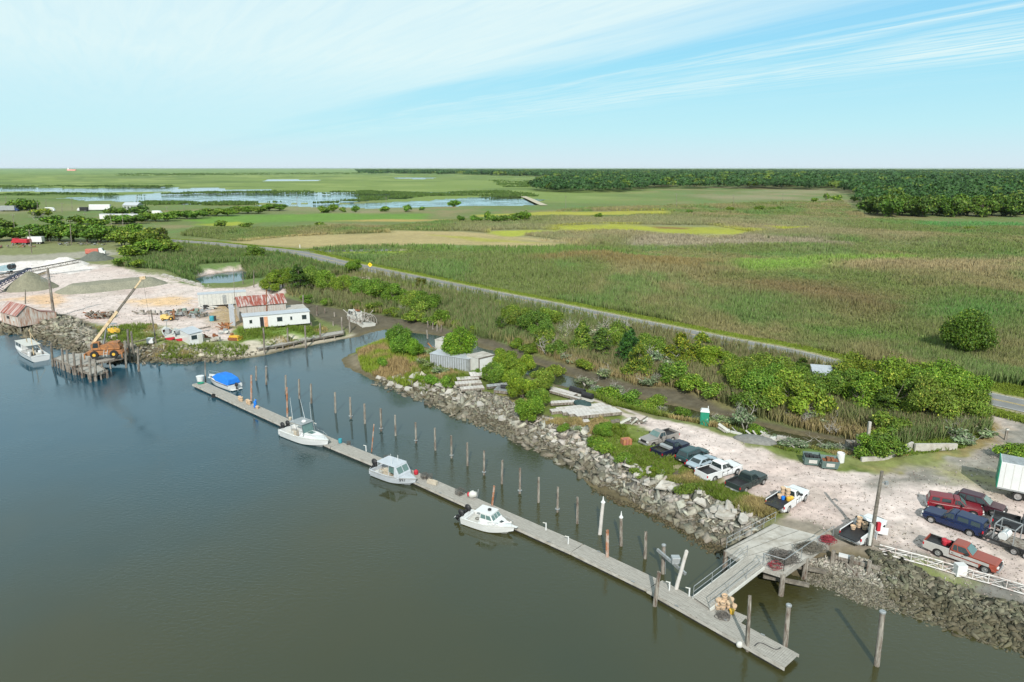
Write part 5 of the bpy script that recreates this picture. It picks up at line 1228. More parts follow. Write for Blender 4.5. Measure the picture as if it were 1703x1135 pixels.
# B: white boat with hardtop and antennas
rt, L = boat_root((477,722), (544,746), 'white fishing boat with hardtop, twin black outboards and long antennas'); print('B', L)
hull(L, 2.7, .95, rt, M['white'], cock=(.0, .5), stripe=M['offwhite'])
cabin(rt, .0, L * .36, 1.0, 1.42, .85, .6, 1.3, .1, name='cuddy', wins=False)
MB().plate([(L*.1, -.35, 1.46), (L*.2, -.3, 1.46), (L*.2, .3, 1.46), (L*.1, .35, 1.46)], .02).build('deck_hatch', M['glassg'], rt)
MB().box(-.9, .1, -.45, .45, .4, 1.5).build('console', M['white'], rt, bevel=.05)
MB().box(-1.9, -1.4, -.5, .5, .4, 1.1).build('helm_seat', M['seat'], rt, bevel=.06)
MB().box(-1.9, .5, -1.0, 1.0, 2.5, 2.58).build('hardtop', M['galv'], rt, bevel=.03)
m_ = MB()
for s_ in (-.9, .9):
    for a, b in ((-1.8, -1.6), (-.7, -.5), (.45, .75)): m_.cyl((b, s_, 1.0), (a, s_, 2.5), .035)
    m_.cyl((-1.7, s_, 1.7), (.6, s_, 1.7), .02)
m_.build('hardtop_frame', M['chrome'], rt)
MB().plate([(.6, -.8, 1.4), (.6, .8, 1.4), (.3, .75, 2.4), (.3, -.75, 2.4)], .015).build('windscreen', M['glassg'], rt)
MB().lathe([(.3, 0), (.32, .1), (.2, .22), (.02, .25)], (-.2, 0, 2.58)).build('radar_dome', M['white'], rt)
m_ = MB(); m_.cyl((-1.2, .9, 2.55), (-3.0, 1.6, 5.2), .025, .01).cyl((-1.2, -.9, 2.55), (-3.0, .2, 5.2), .025, .01).cyl((.1, .9, 2.5), (.0, .95, 5.0), .02, .01); m_.build('antenna', M['white'], rt)
for s_ in (-.4, .4): outboard(rt, -L / 2 - .1, s_, .95, 1.15, .5)
rail(rt, [(L * .1, -1.1, 1.5), (L * .3, -.85, 1.6), (L * .49, -.2, 1.75), (L * .49, .2, 1.75), (L * .3, .85, 1.6), (L * .1, 1.1, 1.5)])
# C: grey aluminium boat
rt, L = boat_root((626,787), (689,809), 'pale grey aluminium workboat with an open-backed cabin and black outboard'); print('C', L)
M['boatgrey'] = mat('grey_hull_paint', (.46, .49, .53), .5, .1, var=.1)
hull(L, 2.4, .8, rt, M['boatgrey'], cock=(.0, .66), floor_m=M['seat'], deck_m=M['boatgrey'], stripe=M['vinyl'])
MB().box(-L * .3, L * .17, -.98, .98, 2.05, 2.14).build('hardtop', M['boatgrey'], rt, bevel=.04)
m_ = MB()
for s_ in (-.92, .92): m_.cyl((-L * .28, s_, .85), (-L * .28, s_, 2.05), .03).cyl((0, s_, .85), (0, s_, 2.05), .03)
m_.build('cabin_post', M['boatgrey'], rt)
fx = L * .17
MB().prism([(fx - .2, .8), (fx - .15, 2.06), (fx, 2.06), (fx + .55, 1.15), (fx + .6, .8)], lambda x, z: 1.0 - .06 * (z - .8)).build('cabin_front', M['boatgrey'], rt, bevel=.02)
for a, b in ((-.8, -.05), (.05, .8)): glass_panel(rt, [(fx + .46, a, 1.32), (fx + .46, b, 1.32), (fx + .09, b, 1.95), (fx + .09, a, 1.95)], M['glassg'], name='windscreen')
for s_ in (-1, 1):
    p = [(fx - .9, s_ * .96, 1.3), (fx - .15, s_ * .96, 1.3), (fx - .15, s_ * .95, 1.95), (fx - .9, s_ * .95, 1.95)]; glass_panel(rt, p if s_ < 0 else p[::-1], M['glassg'])
MB().box(-.9, -.3, -.35, .35, .4, .95).box(-1.9, -1.3, .2, .8, .4, .8).build('seat', M['seat'], rt, bevel=.05)
MB().box(-2.4, -1.7, -.7, -.2, .36, .7).build('cooler', M['offwhite'], rt, bevel=.03)
outboard(rt, -L / 2 - .05, 0, .9, 1.25, .35); MB().cyl((.3, -.7, 2.1), (.2, -.7, 3.4), .02).cyl((.1, .5, 2.1), (.1, .5, 2.8), .03).build('antenna', M['white'], rt)
# lettering on the bow
m_ = MB(); seg = {'3': [(0,0,.5,0),(.5,0,.5,1),(0,.5,.5,.5),(0,1,.5,1)], '4': [(0,.5,0,1),(0,.5,.5,.5),(.5,0,.5,1)], '7': [(0,1,.5,1),(.5,1,.1,0)]}
for k, ch in enumerate('347'):
    for x0_, y0_, x1_, y1_ in seg[ch]:
        q = lambda u, v: (L * .27 + k * .24 + u * .26, -.915 + .115 * k + .22 * u * .3 - .0, .62 + v * .26)
        m_.bar(q(x0_, y0_), q(x1_, y1_), .05, .03)
m_.build('bow_numbers', M['black'], rt)
# D: white pilothouse catamaran
rt, L = boat_root((775,866), (852,890), 'white pilothouse boat with twin black outboards, nearest boat on the dock'); sc_ = L / 7.0; L = 7.0; rt.scale = (sc_,) * 3; print('D', L)
hull(L, 2.9, 1.0, rt, M['white'], cock=(.02, .40), floor=.55, stripe=M['offwhite'])
MB().prism([(-.6, 1.0), (-.5, 1.45), (1.6, 1.45), (L * .38, 1.15), (L * .40, 1.0)], lambda x, z: (1.2 if x < 1.7 else .7) - .25 * (z - 1)).build('cabin_base', M['white'], rt, bevel=.08)
cabin(rt, -.75, 1.55, 1.3, 2.35, 1.12, .88, .75, .1, side_n=2, fn=3, wm=M['glassg'], name='pilothouse')
MB().box(-1.5, .95, -.98, .98, 2.34, 2.42).build('roof', M['white'], rt, bevel=.05)
tag(MB().lathe([(.22, 0), (.24, .05), (.24, .18), (.18, .22)], (.1, .1, 2.42)).build('roof_buoy', M['black'], rt), None)
MB().plate([(1.75, -.3, 1.40), (2.15, -.28, 1.30), (2.15, .28, 1.30), (1.75, .3, 1.40)], .02).build('deck_hatch', M['glass'], rt)
MB().box(-3.2, -2.8, -1.0, 1.0, .56, 1.0).build('transom_bench', M['white'], rt, bevel=.04)
m_ = MB(); m_.tube([(-1.8 + .3 * math.cos(t * .7), .2 + .3 * math.sin(t * .7), .6 + .01 * t) for t in range(20)], .025, 5).build('rope_coil', M['rope'], rt)
for s_ in (-.75, .75): outboard(rt, -L / 2 - .1, s_, 1.0, 1.35, .55)
rail(rt, [(L * .1, -1.25, 1.55), (L * .3, -.95, 1.65), (L * .5, -.15, 1.85), (L * .5, .15, 1.85), (L * .3, .95, 1.65), (L * .1, 1.25, 1.55)])
MB().box(L / 2, L / 2 + .7, -.18, .18, 1.2, 1.28).build('anchor_pulpit', M['white'], rt)
# E: workboat
rt, L = boat_root((69,601), (31,580), 'white workboat with a mast boom moored by the timber wharf'); print('E', L)
hull(L, 3.2, .95, rt, M['white'], cock=(.02, .5), floor_m=M['galv'])
cabin(rt, .3, L * .30, .95, 2.3, 1.1, .95, .35, .0, side_n=2, fn=2)
MB().box(-L * .24, L * .24, -1.25, 1.25, 2.35, 2.43).build('roof', M['offwhite'], rt, bevel=.03)
for s_ in (-1.1, 1.1):
    for x in (-L * .22, -.6): MB().cyl((x, s_, .9), (x, s_, 2.35), .04).build('roof_post', M['offwhite'], rt)
m_ = MB().cyl((-L * .2, 0, .5), (-L * .2, 0, 5.4), .09, .06).cyl((0.2, 0, 2.4), (-L * .28, 1.1, 5.8), .07, .05).cyl((-L * .2, .2, 5.2), (-L * .45, -.6, 1.6), .03); m_.build('mast_and_boom', M['cream'], rt)
MB().box(-2.2, -1.2, -.6, .6, .4, 1.1).box(-3.8, -3.1, -1, -.2, .4, .9).build('engine_box', M['offwhite'], rt, bevel=.04)
MB().lathe([(.3, 0), (.33, .8), (.3, .85)], (-2.8, .7, .4)).lathe([(.3, 0), (.33, .8), (.3, .85)], (-3.3, -.9, .4)).build('barrel', M['white'], rt)
# F: derelict trawler tangled in its own rigging
rt, L = boat_root((613,547), (578,534), 'derelict white trawler with collapsed rigging aground at the creek mouth'); print('F', L)
hull(L, 3.6, 1.25, rt, M['offwhite'], cock=(.05, .5), floor_m=M['woodd'], stripe=M['rust']); rt.rotation_euler = (R(9), 0, rt.rotation_euler[2])
cabin(rt, .5, L * .33, 1.3, 3.0, 1.2, 1.05, .3, 0, mt=M['offwhite'])
g = random.Random(12); m_ = MB()
for k in range(26):
    a = (g.uniform(-L / 2 - .6, L * .1), g.uniform(-2.2, 2.2), g.uniform(.2, 2)); b = (a[0] + g.uniform(-1.8, 2.2), a[1] + g.uniform(-2, 2), a[2] + g.uniform(.4, 2.6)); m_.bar(a, b, g.uniform(.06, .14))
for k in range(3): m_.tube([(-L / 2 + 1.2 * k, 1.9 * math.cos(t * .45), 1.2 + 2.0 * math.sin(t * .45)) for t in range(8)], .06, 5)
m_.build('rigging', M['snag'], rt)
MB().box(.2, 1.2, -.4, .4, 3.0, 3.3).build('roof_wreckage', M['rust'], rt)
# G: red and white launch ashore
for i, (s_, b_) in enumerate((((284,570),(276,556)), ((301,571),(293,558)))):
    rt, L = boat_root(s_, b_, ['small red and white launch ashore, the left one with a pedestal', 'small red and white launch ashore, beside the pale hut'][i], z=1.4)
    rt.location.z = gz(rt.location.x, rt.location.y) + .25; 
    hull(L, 2.0, .7, rt, M['red'], cock=(0, .7), floor_m=M['offwhite'], deck_m=M['offwhite'], stripe=M['offwhite'])
    MB().box(-.4, .4, -.4, .4, .4, 1.3).build('console', M['alu'], rt, bevel=.04)
    if i == 0: MB().cyl((.2, 0, 1.2), (.2, 0, 2.9), .05).box(.0, .4, -.3, .3, 2.8, 2.9).build('pedestal', M['galv'], rt)
# ------------------------------------------------------------------ vehicles
TY = MB().lathe([(.24, -.11), (.34, -.12), (.385, -.09), (.39, 0), (.385, .09), (.34, .12), (.24, .11)], axis='Y', n=22).mesh('tyre', M['tyre'])
RM = MB().lathe([(.25, -.10), (.24, -.14), (.20, -.125), (.09, -.12), (.07, -.145), (.02, -.145)], axis='Y', n=20).mesh('rim', M['rim'])
def wheel(root, x, y, r, side):
    """side -1: outer face towards -y"""
    w = thing('wheel', None, None, (x, y, r)); w.parent = root; w.scale = (r / .39, 1.0, r / .39)
    if side > 0: w.rotation_euler = (0, 0, math.pi)
    link('tyre', TY, w); link('rim', RM, w); return w
def arch(xc, r, z0, n=7, rev=False):
    a = [(xc - r * math.cos(math.pi * i / n), max(z0, .38 + r * math.sin(math.pi * i / n) * .98)) for i in range(n + 1)]
    return a
def wplace(spec):
    """rear and front wheel contact points in the photograph on the camera's side -> centre and heading"""
    (ra, rb), (fa, fb), side = spec['rw'], spec['fw'], spec['side']
    z = 1.9; a = Vector((*G(ra, rb, z), 0)); b = Vector((*G(fa, fb, z), 0)); d = (b - a).normalized(); nrm = Vector((-d.y, d.x, 0))
    hw = (spec['W'] / 2 - .12) * .88; c = (a + b) / 2 + nrm * (hw if side == 'R' else -hw)
    zz = gz(c.x, c.y); k = (CAMZ - zz) / (CAMZ - z); return (c.x * k, c.y * k, zz), math.atan2(d.y, d.x), (b - a).length
def vehicle(spec):
    VS = spec.get('vs', .88); L, W, wb = spec['L'], spec['W'], spec['wb']; col = spec['col']; kind = spec['kind']; r = spec.get('r', .38)
    loc, rz, meas = wplace(spec); print(spec['label'][:30], 'wheelbase seen %.1f used %.1f' % (meas, wb))
    root = thing(spec.get('name', {'pickup': 'pickup_truck', 'cap': 'pickup_truck', 'suv': 'suv', 'wagon': 'suv', 'sedan': 'car'}[kind]), spec['label'], {'pickup': 'pickup truck', 'cap': 'pickup truck', 'suv': 'suv', 'wagon': 'suv', 'sedan': 'car'}[kind], loc, rz, spec.get('group'))
    root.scale = (VS, VS, VS); fo = spec.get('fo', .95); xf = wb / 2; xr = -wb / 2; XF = xf + fo; XR = XF - L
    belt = spec['belt']; roof = spec['roof']; hood = spec.get('hood', belt - .08); xw = spec['xw']; ws = spec.get('ws', .75); xb = spec['xb']; rs = spec.get('rs', .08); lo = spec.get('lo', .38)
    ar = r + .09; P = M['paint']
    trk = kind in ('pickup', 'cap'); bedz = .38 + ar + .05; rail_z = belt + .04
    tail = belt if not kind == 'sedan' else belt - .02
    lower = [(XR, lo + .1)] + arch(xr, ar, lo) + arch(xf, ar, lo) + [(XF, lo + .05), (XF + .02, hood - .3), (XF - .1, hood - .08), (XF - .3, hood - .02), (xw, belt)]
    if kind == 'pickup': lower += [(xb - .03, belt), (xb - .03, bedz), (XR + .03, bedz)]
    elif kind == 'sedan': lower += [(xb, belt), (XR + .25, tail), (XR, tail - .12)]
    else: lower += [(xb + .0, belt), (XR + .04, belt), (XR, belt - .15)]
    def wf(x, z):
        w = W / 2
        if x > XF - .7: w *= 1 - .13 * ((x - XF + .7) / .7) ** 2
        if x < XR + .5 and not trk: w *= 1 - .10 * ((XR + .5 - x) / .5) ** 2
        if kind == 'pickup' and x < xb - .02: w = W / 2 - .07
        if z > hood - .12: w -= .05
        if z < lo + .06: w -= .03
        return w
    MB().prism(lower, wf).build('body', P, root, bevel=.035, color=col)
    two = spec.get('two')
    if kind == 'pickup':
        bs = [(XR, lo + .12)] + arch(xr, ar, lo) + [(xb - .06, lo), (xb - .06, rail_z), (XR, rail_z)]
        for s_ in (-1, 1):
            MB().prism(bs, lambda x, z: (s_ * W / 2 - .045, s_ * W / 2 + .045) if s_ < 0 else (W / 2 - .045, W / 2 + .045)).build('bed_side', P, root, bevel=.02, color=spec.get('col2', col))
            MB().box(XR + .06, xb - .1, min(s_ * (W / 2 - .047), s_ * (W / 2 - .065)), max(s_ * (W / 2 - .047), s_ * (W / 2 - .065)), bedz, rail_z - .05).build('bed_side_liner', M['black'], root)
            MB().box(XR + .1, xb - .1, s_ * (W / 2 - .3) - .12, s_ * (W / 2 - .3) + .12, bedz, bedz + .02).build('bed_wheel_housing', M['black'], root)
        MB().box(XR + .06, xb - .08, -W / 2 + .06, W / 2 - .06, bedz + .005, bedz + .03).build('bed_liner', spec.get('bedm', M['black']), root)
        if spec.get('gate') == 'down': MB().box(XR - .55, XR + .02, -W / 2 + .1, W / 2 - .1, bedz - .02, bedz + .06).build('tailgate', M['black'], root, bevel=.02)
        else: MB().box(XR - .02, XR + .06, -W / 2 + .05, W / 2 - .05, lo + .2, rail_z).build('tailgate', P, root, bevel=.02, color=col)
        MB().box(xb - .12, xb - .06, -W / 2 + .05, W / 2 - .05, bedz + .03, rail_z).build('bed_front_wall', P, root, color=col)
    if kind == 'cap':
        capp = [(XR + .05, belt), (XR + .18, roof - .03), (xb + .0, roof + .02), (xb + .03, belt)]
        MB().prism(capp, lambda x, z: W / 2 - .05 - .18 * (z - belt) / (roof - belt)).build('bed_cap', P, root, bevel=.04, color=col)
        for s_ in (-1, 1):
            m1 = .22
            for a_, b_ in ((XR + .35, (XR + xb) / 2 - .1), ((XR + xb) / 2 + .1, xb - .2)):
                pp = [(a_, belt + .1), (b_, belt + .1), (b_, roof - .14), (a_ + .06, roof - .14)]
                q = [(x, s_ * (W / 2 - .045 - .18 * (z - belt) / (roof - belt) + .004), z) for x, z in pp]; MB().plate(q if s_ < 0 else q[::-1], .012).build('cap_window', M['glass'], root)
        MB().plate([(XR + .065, W / 2 - .25, belt + .08), (XR + .065, -W / 2 + .25, belt + .08), (XR + .15, -W / 2 + .32, roof - .12), (XR + .15, W / 2 - .32, roof - .12)][::1], .012).build('rear_window', M['glass'], root)
    # greenhouse
    h = roof - belt; cw0, cw1 = W / 2 - .07, W / 2 - .07 - .23 * h / .7
    cp_ = [(xb, belt - .02), (xb + rs, roof - .05), (xb + rs + .12, roof - .005), (xw - ws - .25, roof), (xw - ws, roof - .04), (xw, belt - .02)]
    f = lambda x, z: cw0 + (cw1 - cw0) * (z - belt) / h
    MB().prism(cp_, f).build('cabin', P, root, bevel=.05, color=spec.get('cabcol', col))
    za, zb = belt + .05, roof - .12
    xfr = lambda z: xw - ws * (z - belt) / h; xbk = lambda z: xb + rs * (z - belt) / h
    cuts = spec['doors']        # fractions along the glasshouse
    for s_ in (-1, 1):
        for a_, b_ in cuts:
            pp = []
            for z, q in ((za, a_), (za, b_), (zb, b_), (zb, a_)):
                lo_, hi_ = xbk(z) + .10, xfr(z) - .10; pp.append((lo_ + (hi_ - lo_) * q, s_ * (f(0, z) + .004), z))
            MB().plate(pp if s_ < 0 else pp[::-1], .012).build('side_window', M['glass'], root)
        MB().box(xw - .55, xw - .3, min(s_ * (W / 2 - .06), s_ * (W / 2 + .2)), max(s_ * (W / 2 - .06), s_ * (W / 2 + .2)), belt + .0, belt + .2).build('wing_mirror', M['black'], root, bevel=.04)
    n_ = .012
    MB().plate([(xfr(za) + .005, -f(0, za) + .12, za), (xfr(za) + .005, f(0, za) - .12, za), (xfr(zb + .04) + .005, f(0, zb) - .08, zb + .04), (xfr(zb + .04) + .005, -f(0, zb) + .08, zb + .04)], n_).build('windscreen', M['glassg'], root)
    if kind != 'cap':
        MB().plate([(xbk(za) - .005, f(0, za) - .14, za), (xbk(za) - .005, -f(0, za) + .14, za), (xbk(zb) - .005, -f(0, zb) + .1, zb), (xbk(zb) - .005, f(0, zb) - .1, zb)], n_).build('rear_window', M['glass'], root)
    for s_ in (-1, 1):
        for x in (xr, xf): wheel(root, x, s_ * (W / 2 - .13), r, s_)
        MB().box(XF - .12, XF + .035, min(s_ * (W / 2 - .12), s_ * (W / 2 - .42)), max(s_ * (W / 2 - .12), s_ * (W / 2 - .42)), hood - .34, hood - .14).build('headlight', M['lens'], root, bevel=.03)
        MB().box(XR - .03, XR + .10, min(s_ * (W / 2 + .052), s_ * (W / 2 - .05)), max(s_ * (W / 2 + .052), s_ * (W / 2 - .05)), belt - .40, belt - .12).build('tail_light', M['red_lens'], root, bevel=.02)
    nd = 2 if len(cuts) > 1 else 1
    for s_ in (-1, 1):
        m_ = MB(); hb = MB(); x0_ = xb + .08; x1_ = min(xw - .1, xf - ar - .05)
        if kind != 'cap' and not trk: x0_ = xr + ar + .05
        for k in range(nd + 1):
            x = x0_ + (x1_ - x0_) * k / nd; m_.box(x - .012, x + .012, min(s_ * (W / 2 - .02), s_ * (W / 2 + .004)), max(s_ * (W / 2 - .02), s_ * (W / 2 + .004)), lo + .12, hood - .14)
            if k < nd: hb.box(x + .06, x + .22, min(s_ * (W / 2 - .02), s_ * (W / 2 + .03)), max(s_ * (W / 2 - .02), s_ * (W / 2 + .03)), hood - .24, hood - .19)
        m_.build('door_seam', M['black'], root); hb.build('door_handle', M['black'], root)
    bm_ = M['chrome'] if spec.get('chrome') else M['black']
    MB().box(XF - .1, XF + .12, -W / 2 + .1, W / 2 - .1, lo + .04, lo + .26).build('front_bumper', bm_, root, bevel=.05)
    MB().box(XR - .14, XR + .06, -W / 2 + .08, W / 2 - .08, lo + .05, lo + .26).build('rear_bumper', bm_, root, bevel=.04)
    MB().box(XF - .08, XF + .05, -W / 2 + .5, W / 2 - .5, hood - .4, hood - .1).build('grille', M['black'], root, bevel=.02)
    MB().box(XR - .16, XR - .145, -.17, .17, lo + .12, lo + .24).build('number_plate', M['offwhite'], root)
    if spec.get('skirt'): 
        for s_ in (-1, 1): MB().prism([(xr + ar + .05, lo - .0), (xf - ar - .05, lo - .0), (xf - ar - .05, lo + .3), (xr + ar + .05, lo + .3)], lambda x, z: (W / 2 + .0, W / 2 + .012) if s_ > 0 else (-W / 2 - .012, -W / 2)).build('lower_trim', M['dullpaint'], root, color=spec['skirt'])
    root['_xr'] = XR; root['_xb'] = xb
    del root['_xr'], root['_xb']
    return root, dict(XR=XR, xb=xb, bedz=bedz, rail=rail_z, XF=XF, roof=roof, W=W)
def local(root, x, y, z):
    s = root.scale.x; x, y, z = x * s, y * s, z * s
    return root.matrix_world @ Vector((x, y, z)) if False else Vector((root.location.x + x * math.cos(root.rotation_euler.z) - y * math.sin(root.rotation_euler.z), root.location.y + x * math.sin(root.rotation_euler.z) + y * math.cos(root.rotation_euler.z), root.location.z + z))
PK = dict(kind='pickup', L=5.8, W=2.0, wb=3.6, belt=1.22, roof=1.86, hood=1.16, xw=.95, xb=-.65, r=.4, ws=.7, rs=.08, doors=[(.05, .93)], fo=.95, chrome=True)
def V(base=None, **k): d = dict(base or {}); d.update(k); return vehicle(d)
PG = 'vehicles parked in a row along the grass bank'
v1, _ = V(PK, rw=(1120,735), fw=(1083,746), side='L', col=(.24, .225, .21), label='grey-tan pickup facing the river, first of the parked row', group=PG, doors=[(.04, .3), (.36, .96)])
v2, i2 = V(PK, rw=(1109,764), fw=(1141,752), side='R', col=(.012, .015, .035), label='dark navy pickup with a silver toolbox in its bed', group=PG, doors=[(.04, .3), (.36, .96)])
MB().box(i2['xb'] - .75, i2['xb'] - .2, -.9, .9, 1.1, 1.45).build('toolbox', M['alu'], v2, bevel=.03)
V(kind='wagon', L=4.7, W=1.85, wb=2.75, belt=1.02, roof=1.68, hood=.98, xw=1.1, xb=-2.2, r=.35, ws=.8, rs=.25, doors=[(.02, .28), (.32, .62), (.66, .97)], rw=(1146,773), fw=(1174,762), side='R', col=(.03, .065, .07), label='dark teal estate car between the navy pickup and the silver car', group=PG)
V(kind='sedan', L=4.6, W=1.78, wb=2.7, belt=.92, roof=1.40, hood=.86, xw=1.15, xb=-1.65, r=.32, ws=1.0, rs=.75, doors=[(.06, .48), (.52, .96)], rw=(1161,785), fw=(1190,773), side='R', col=(.30, .37, .42), label='silver-blue saloon car tucked beside the white pickup', group=PG)
v5, i5 = V(PK, L=6.2, wb=3.9, xw=1.15, xb=-.75, W=2.05, belt=1.28, roof=1.95, hood=1.22, rw=(1184.5,803), fw=(1228,789), side='R', col=(.62, .63, .64), label='long white crew cab pickup with an empty dark bed', group=PG, doors=[(.03, .46), (.5, .97)], r=.42)
v6, i6 = V(PK, L=5.7, wb=3.5, xb=-.65, rw=(1239,820.5), fw=(1268.5,807), side='R', col=(.028, .040, .038), label='dark green-black crew cab pickup at the end of the parked row', group=PG, doors=[(.03, .46), (.5, .97)])
v7, i7 = V(PK, L=5.8, wb=3.7, xb=-.35, rw=(1308,853.5), fw=(1338,833.5), side='R', col=(.64, .65, .66), label='white pickup with open tailgate and stacked baskets in its bed', gate='down', vs=.93, doors=[(.04, .3), (.36, .96)], r=.42)
v8, i8 = V(PK, L=5.7, wb=3.6, xb=-.35, rw=(1436,907), fw=(1466,886), side='R', col=(.64, .65, .66), label='white pickup with open doors parked behind the utility pole', gate='down', vs=.93, doors=[(.04, .3), (.36, .96)], r=.42)
m_ = MB(); m_.plate([(.55, -1.02, .45), (.95, -1.75, .45), (.95, -1.75, 1.2), (.55, -1.02, 1.2)], .06); m_.build('open_front_door', M['paint'], v8, color=(.64, .65, .66), bevel=.02)
m_ = MB(); m_.plate([(-.35, -1.02, .45), (-.75, -1.5, .45), (-.75, -1.5, 1.2), (-.35, -1.02, 1.2)], .06); m_.build('open_rear_door', M['paint'], v8, color=(.64, .65, .66), bevel=.02)
RG = 'vehicles parked by the white box trailer'
SUVB = dict(kind='suv', L=4.9, W=1.95, wb=2.85, belt=1.08, roof=1.74, hood=1.05, xw=1.1, xb=-2.2, r=.38, ws=.85, rs=.35, doors=[(.02, .26), (.30, .62), (.66, .97)])
v9, i9 = V(PK, kind='cap', L=5.2, wb=3.1, W=1.85, xb=-.35, rw=(1557,850), fw=(1621,862), side='R', col=(.16, .012, .02), label='maroon pickup with a matching bed cap', group=RG, xw=.95, belt=1.12, roof=1.72, hood=1.05, doors=[(.04, .3), (.36, .96)])
v10, _ = V(SUVB, rw=(1604,846), fw=(1645,858), side='R', col=(.045, .012, .02), label='very dark maroon suv nearest the box trailer', group=RG)
v11, i11 = V(PK, kind='cap', L=5.7, wb=3.6, xb=-.35, rw=(1610,892), fw=(1549,870.5), side='L', col=(.010, .020, .065), label='dark blue pickup with a blue bed cap hitched to the flat trailer', group=RG, doors=[(.04, .3), (.36, .96)])
v12, i12 = V(PK, L=6.2, wb=3.9, xw=.85, xb=-1.0, W=1.98, rw=(1561,926), fw=(1635,953), side='R', col=(.25, .055, .035), col2=(.40, .38, .36), skirt=(.40, .38, .36), label='rusty red and silver pickup parked nearest the riprap', doors=[(.04, .28), (.34, .96)], belt=1.2, roof=1.84)
for s_ in (-1, 1):
    MB().prism([(-1.0, .80), (1.95 + .25, .80), (1.95 + .25, 1.08), (-1.0, 1.12)], lambda x, z: (1.985 / 2 + .0, 1.985 / 2 + .012) if s_ > 0 else (-1.985 / 2 - .012, -1.985 / 2)).build('silver_side_panel', M['dullpaint'], v12, color=(.40, .38, .36))
v13, _ = V(PK, rw=(1672,884), fw=(1745,903), side='R', col=(.03, .035, .04), label='dark pickup at the right edge beyond the flat trailer', group=RG, doors=[(.04, .3), (.36, .96)])
def bed_load(root, info, items):
    for x, y, z, fn in items:
        p = local(root, x, y, z); fn(p)
XRr = i7['XR']
for (x, y, n) in ((-.75, .35, 3), (-.75, -.2, 3), (-1.25, .4, 1)):
    for j in range(n):
        p = local(v7, x, y, .99 + .35 * j); basket(p.x, p.y, p.z, 'tan bushel basket in the bed of the open white pickup by the pier', 'baskets in the bed of the pickup by the pier', j == n - 1)
def small(name, label, cat, root, x, y, z, prof, mt, group=None):
    p = local(root, x, y, z); return tag(MB().lathe(prof).build(name, mt, None, loc=tuple(p)), label, cat, group)
small('bucket', 'blue bucket in the bed of the open white pickup', 'bucket', v7, -1.3, .0, .99, [(.15,0),(.18,.32),(.1,.34)], M['blue'])
small('gas_can', 'yellow jug in the bed of the open white pickup', 'jug', v7, -1.1, -.5, .99, [(.2,0),(.22,.3),(.08,.4)], M['yellow'])
small('gas_can', 'second yellow jug behind the first in the pickup bed', 'jug', v7, -.75, -.62, .99, [(.2,0),(.22,.3),(.08,.4)], M['yellow'])
for (x, y, n) in ((-.7, .3, 3), (-.7, -.25, 2), (-1.5, .45, 1)):
    for j in range(n):
        p = local(v8, x, y, .99 + .35 * j); basket(p.x, p.y, p.z, 'tan bushel basket in the bed of the pickup behind the pole', 'baskets in the bed of the pickup behind the pole', False)
for k, (x, y) in enumerate(((-1.5, .35), (-1.75, .15), (-1.9, .5))): small('gas_can', 'red fuel can in the bed of the red and silver pickup', 'fuel can', v12, x, y - .1, .99, [(.2,0),(.22,.36),(.08,.44)], M['red'], 'red fuel cans in the pickup bed')
# ladder rack frame on flat trailer
a = G(1640, 895, 1.9); b = G(1722, 925, 1.9); L_, rz_ = frame2(a, b)
tr = thing('flat_trailer', 'dark flatbed trailer with a white tank and a rack, hitched to the blue pickup', 'trailer', ((a[0] + b[0]) / 2, (a[1] + b[1]) / 2, gz(*a)), rz_); h = L_ / 2
m_ = MB().bar((-h, -.95, .6), (h, -.95, .6), .12, .16).bar((-h, .95, .6), (h, .95, .6), .12, .16)
for i in range(12): m_.bar((-h + i * L_ / 11, -.95, .6), (-h + i * L_ / 11, .95, .6), .07, .09)
m_.bar((-h, -.9, .6), (-h - 1.4, 0, .55), .1).bar((-h, .9, .6), (-h - 1.4, 0, .55), .1); m_.build('frame', M['black'], tr)
m_ = MB()
for i in range(4): x0 = -h + .2 + i * .5; m_.box(-h * .35, h, -.9 + i * .46, -.9 + i * .46 + .4, .66, .71)
m_.build('deck_boards', M['pile'], tr)
MB().cyl((-h + 1.3, -.5, 1.0), (-h + 1.3, .7, 1.0), .36, .36, 14).build('white_tank', M['white'], tr, smooth=False)
m_ = MB()
for x in (-h + .7, h * .2):
    m_.bar((x, -.9, .6), (x, -.9, 2.1), .07).bar((x, .9, .6), (x, .9, 2.1), .07).bar((x, -.9, 2.1), (x, .9, 2.1), .07)
m_.bar((-h + .7, -.9, 2.1), (h * .2, -.9, 2.1), .07).bar((-h + .7, .9, 2.1), (h * .2, .9, 2.1), .07); m_.build('rack', M['galv'], tr)
for x in (.6, 1.5):
    for s_ in (-1, 1): wheel(tr, x, s_ * 1.12, .34, s_)
# white box trailer
a = G(1655, 826, 1.9); 
bt = thing('box_trailer', 'white box lorry trailer with a green front edge at the right edge', 'trailer', (a[0], a[1], gz(*a)), R(-33.5)); LL_ = 9.5
MB().box(0, LL_, 0, 2.5, 1.15, 3.85).build('box', M['white'], bt, bevel=.02)
MB().box(-.09, 0.01, -.01, 2.51, 1.1, 3.9).build('front_frame', M['green'], bt, bevel=.01)
m_ = MB()
for i in range(14): m_.box(.4 + i * .66, .46 + i * .66, -.014, .0, 1.25, 3.8)
m_.build('side_rib', M['offwhite'], bt); MB().box(0, LL_, -.02, 2.52, 1.02, 1.15).build('lower_rail', M['galv'], bt)
MB().box(.1, LL_ - .05, .1, 2.4, 3.85, 3.88).build('roof', M['galv'], bt)
for x in (1.8, 3.0):
    for s_ in (.28, 2.22): wheel(bt, x, s_, .5, -1 if s_ < 1 else 1)
MB().box(1.2, 4.5, .5, .7, .75, 1.02).box(1.2, 4.5, 1.8, 2.0, .75, 1.02).build('chassis', M['black'], bt)
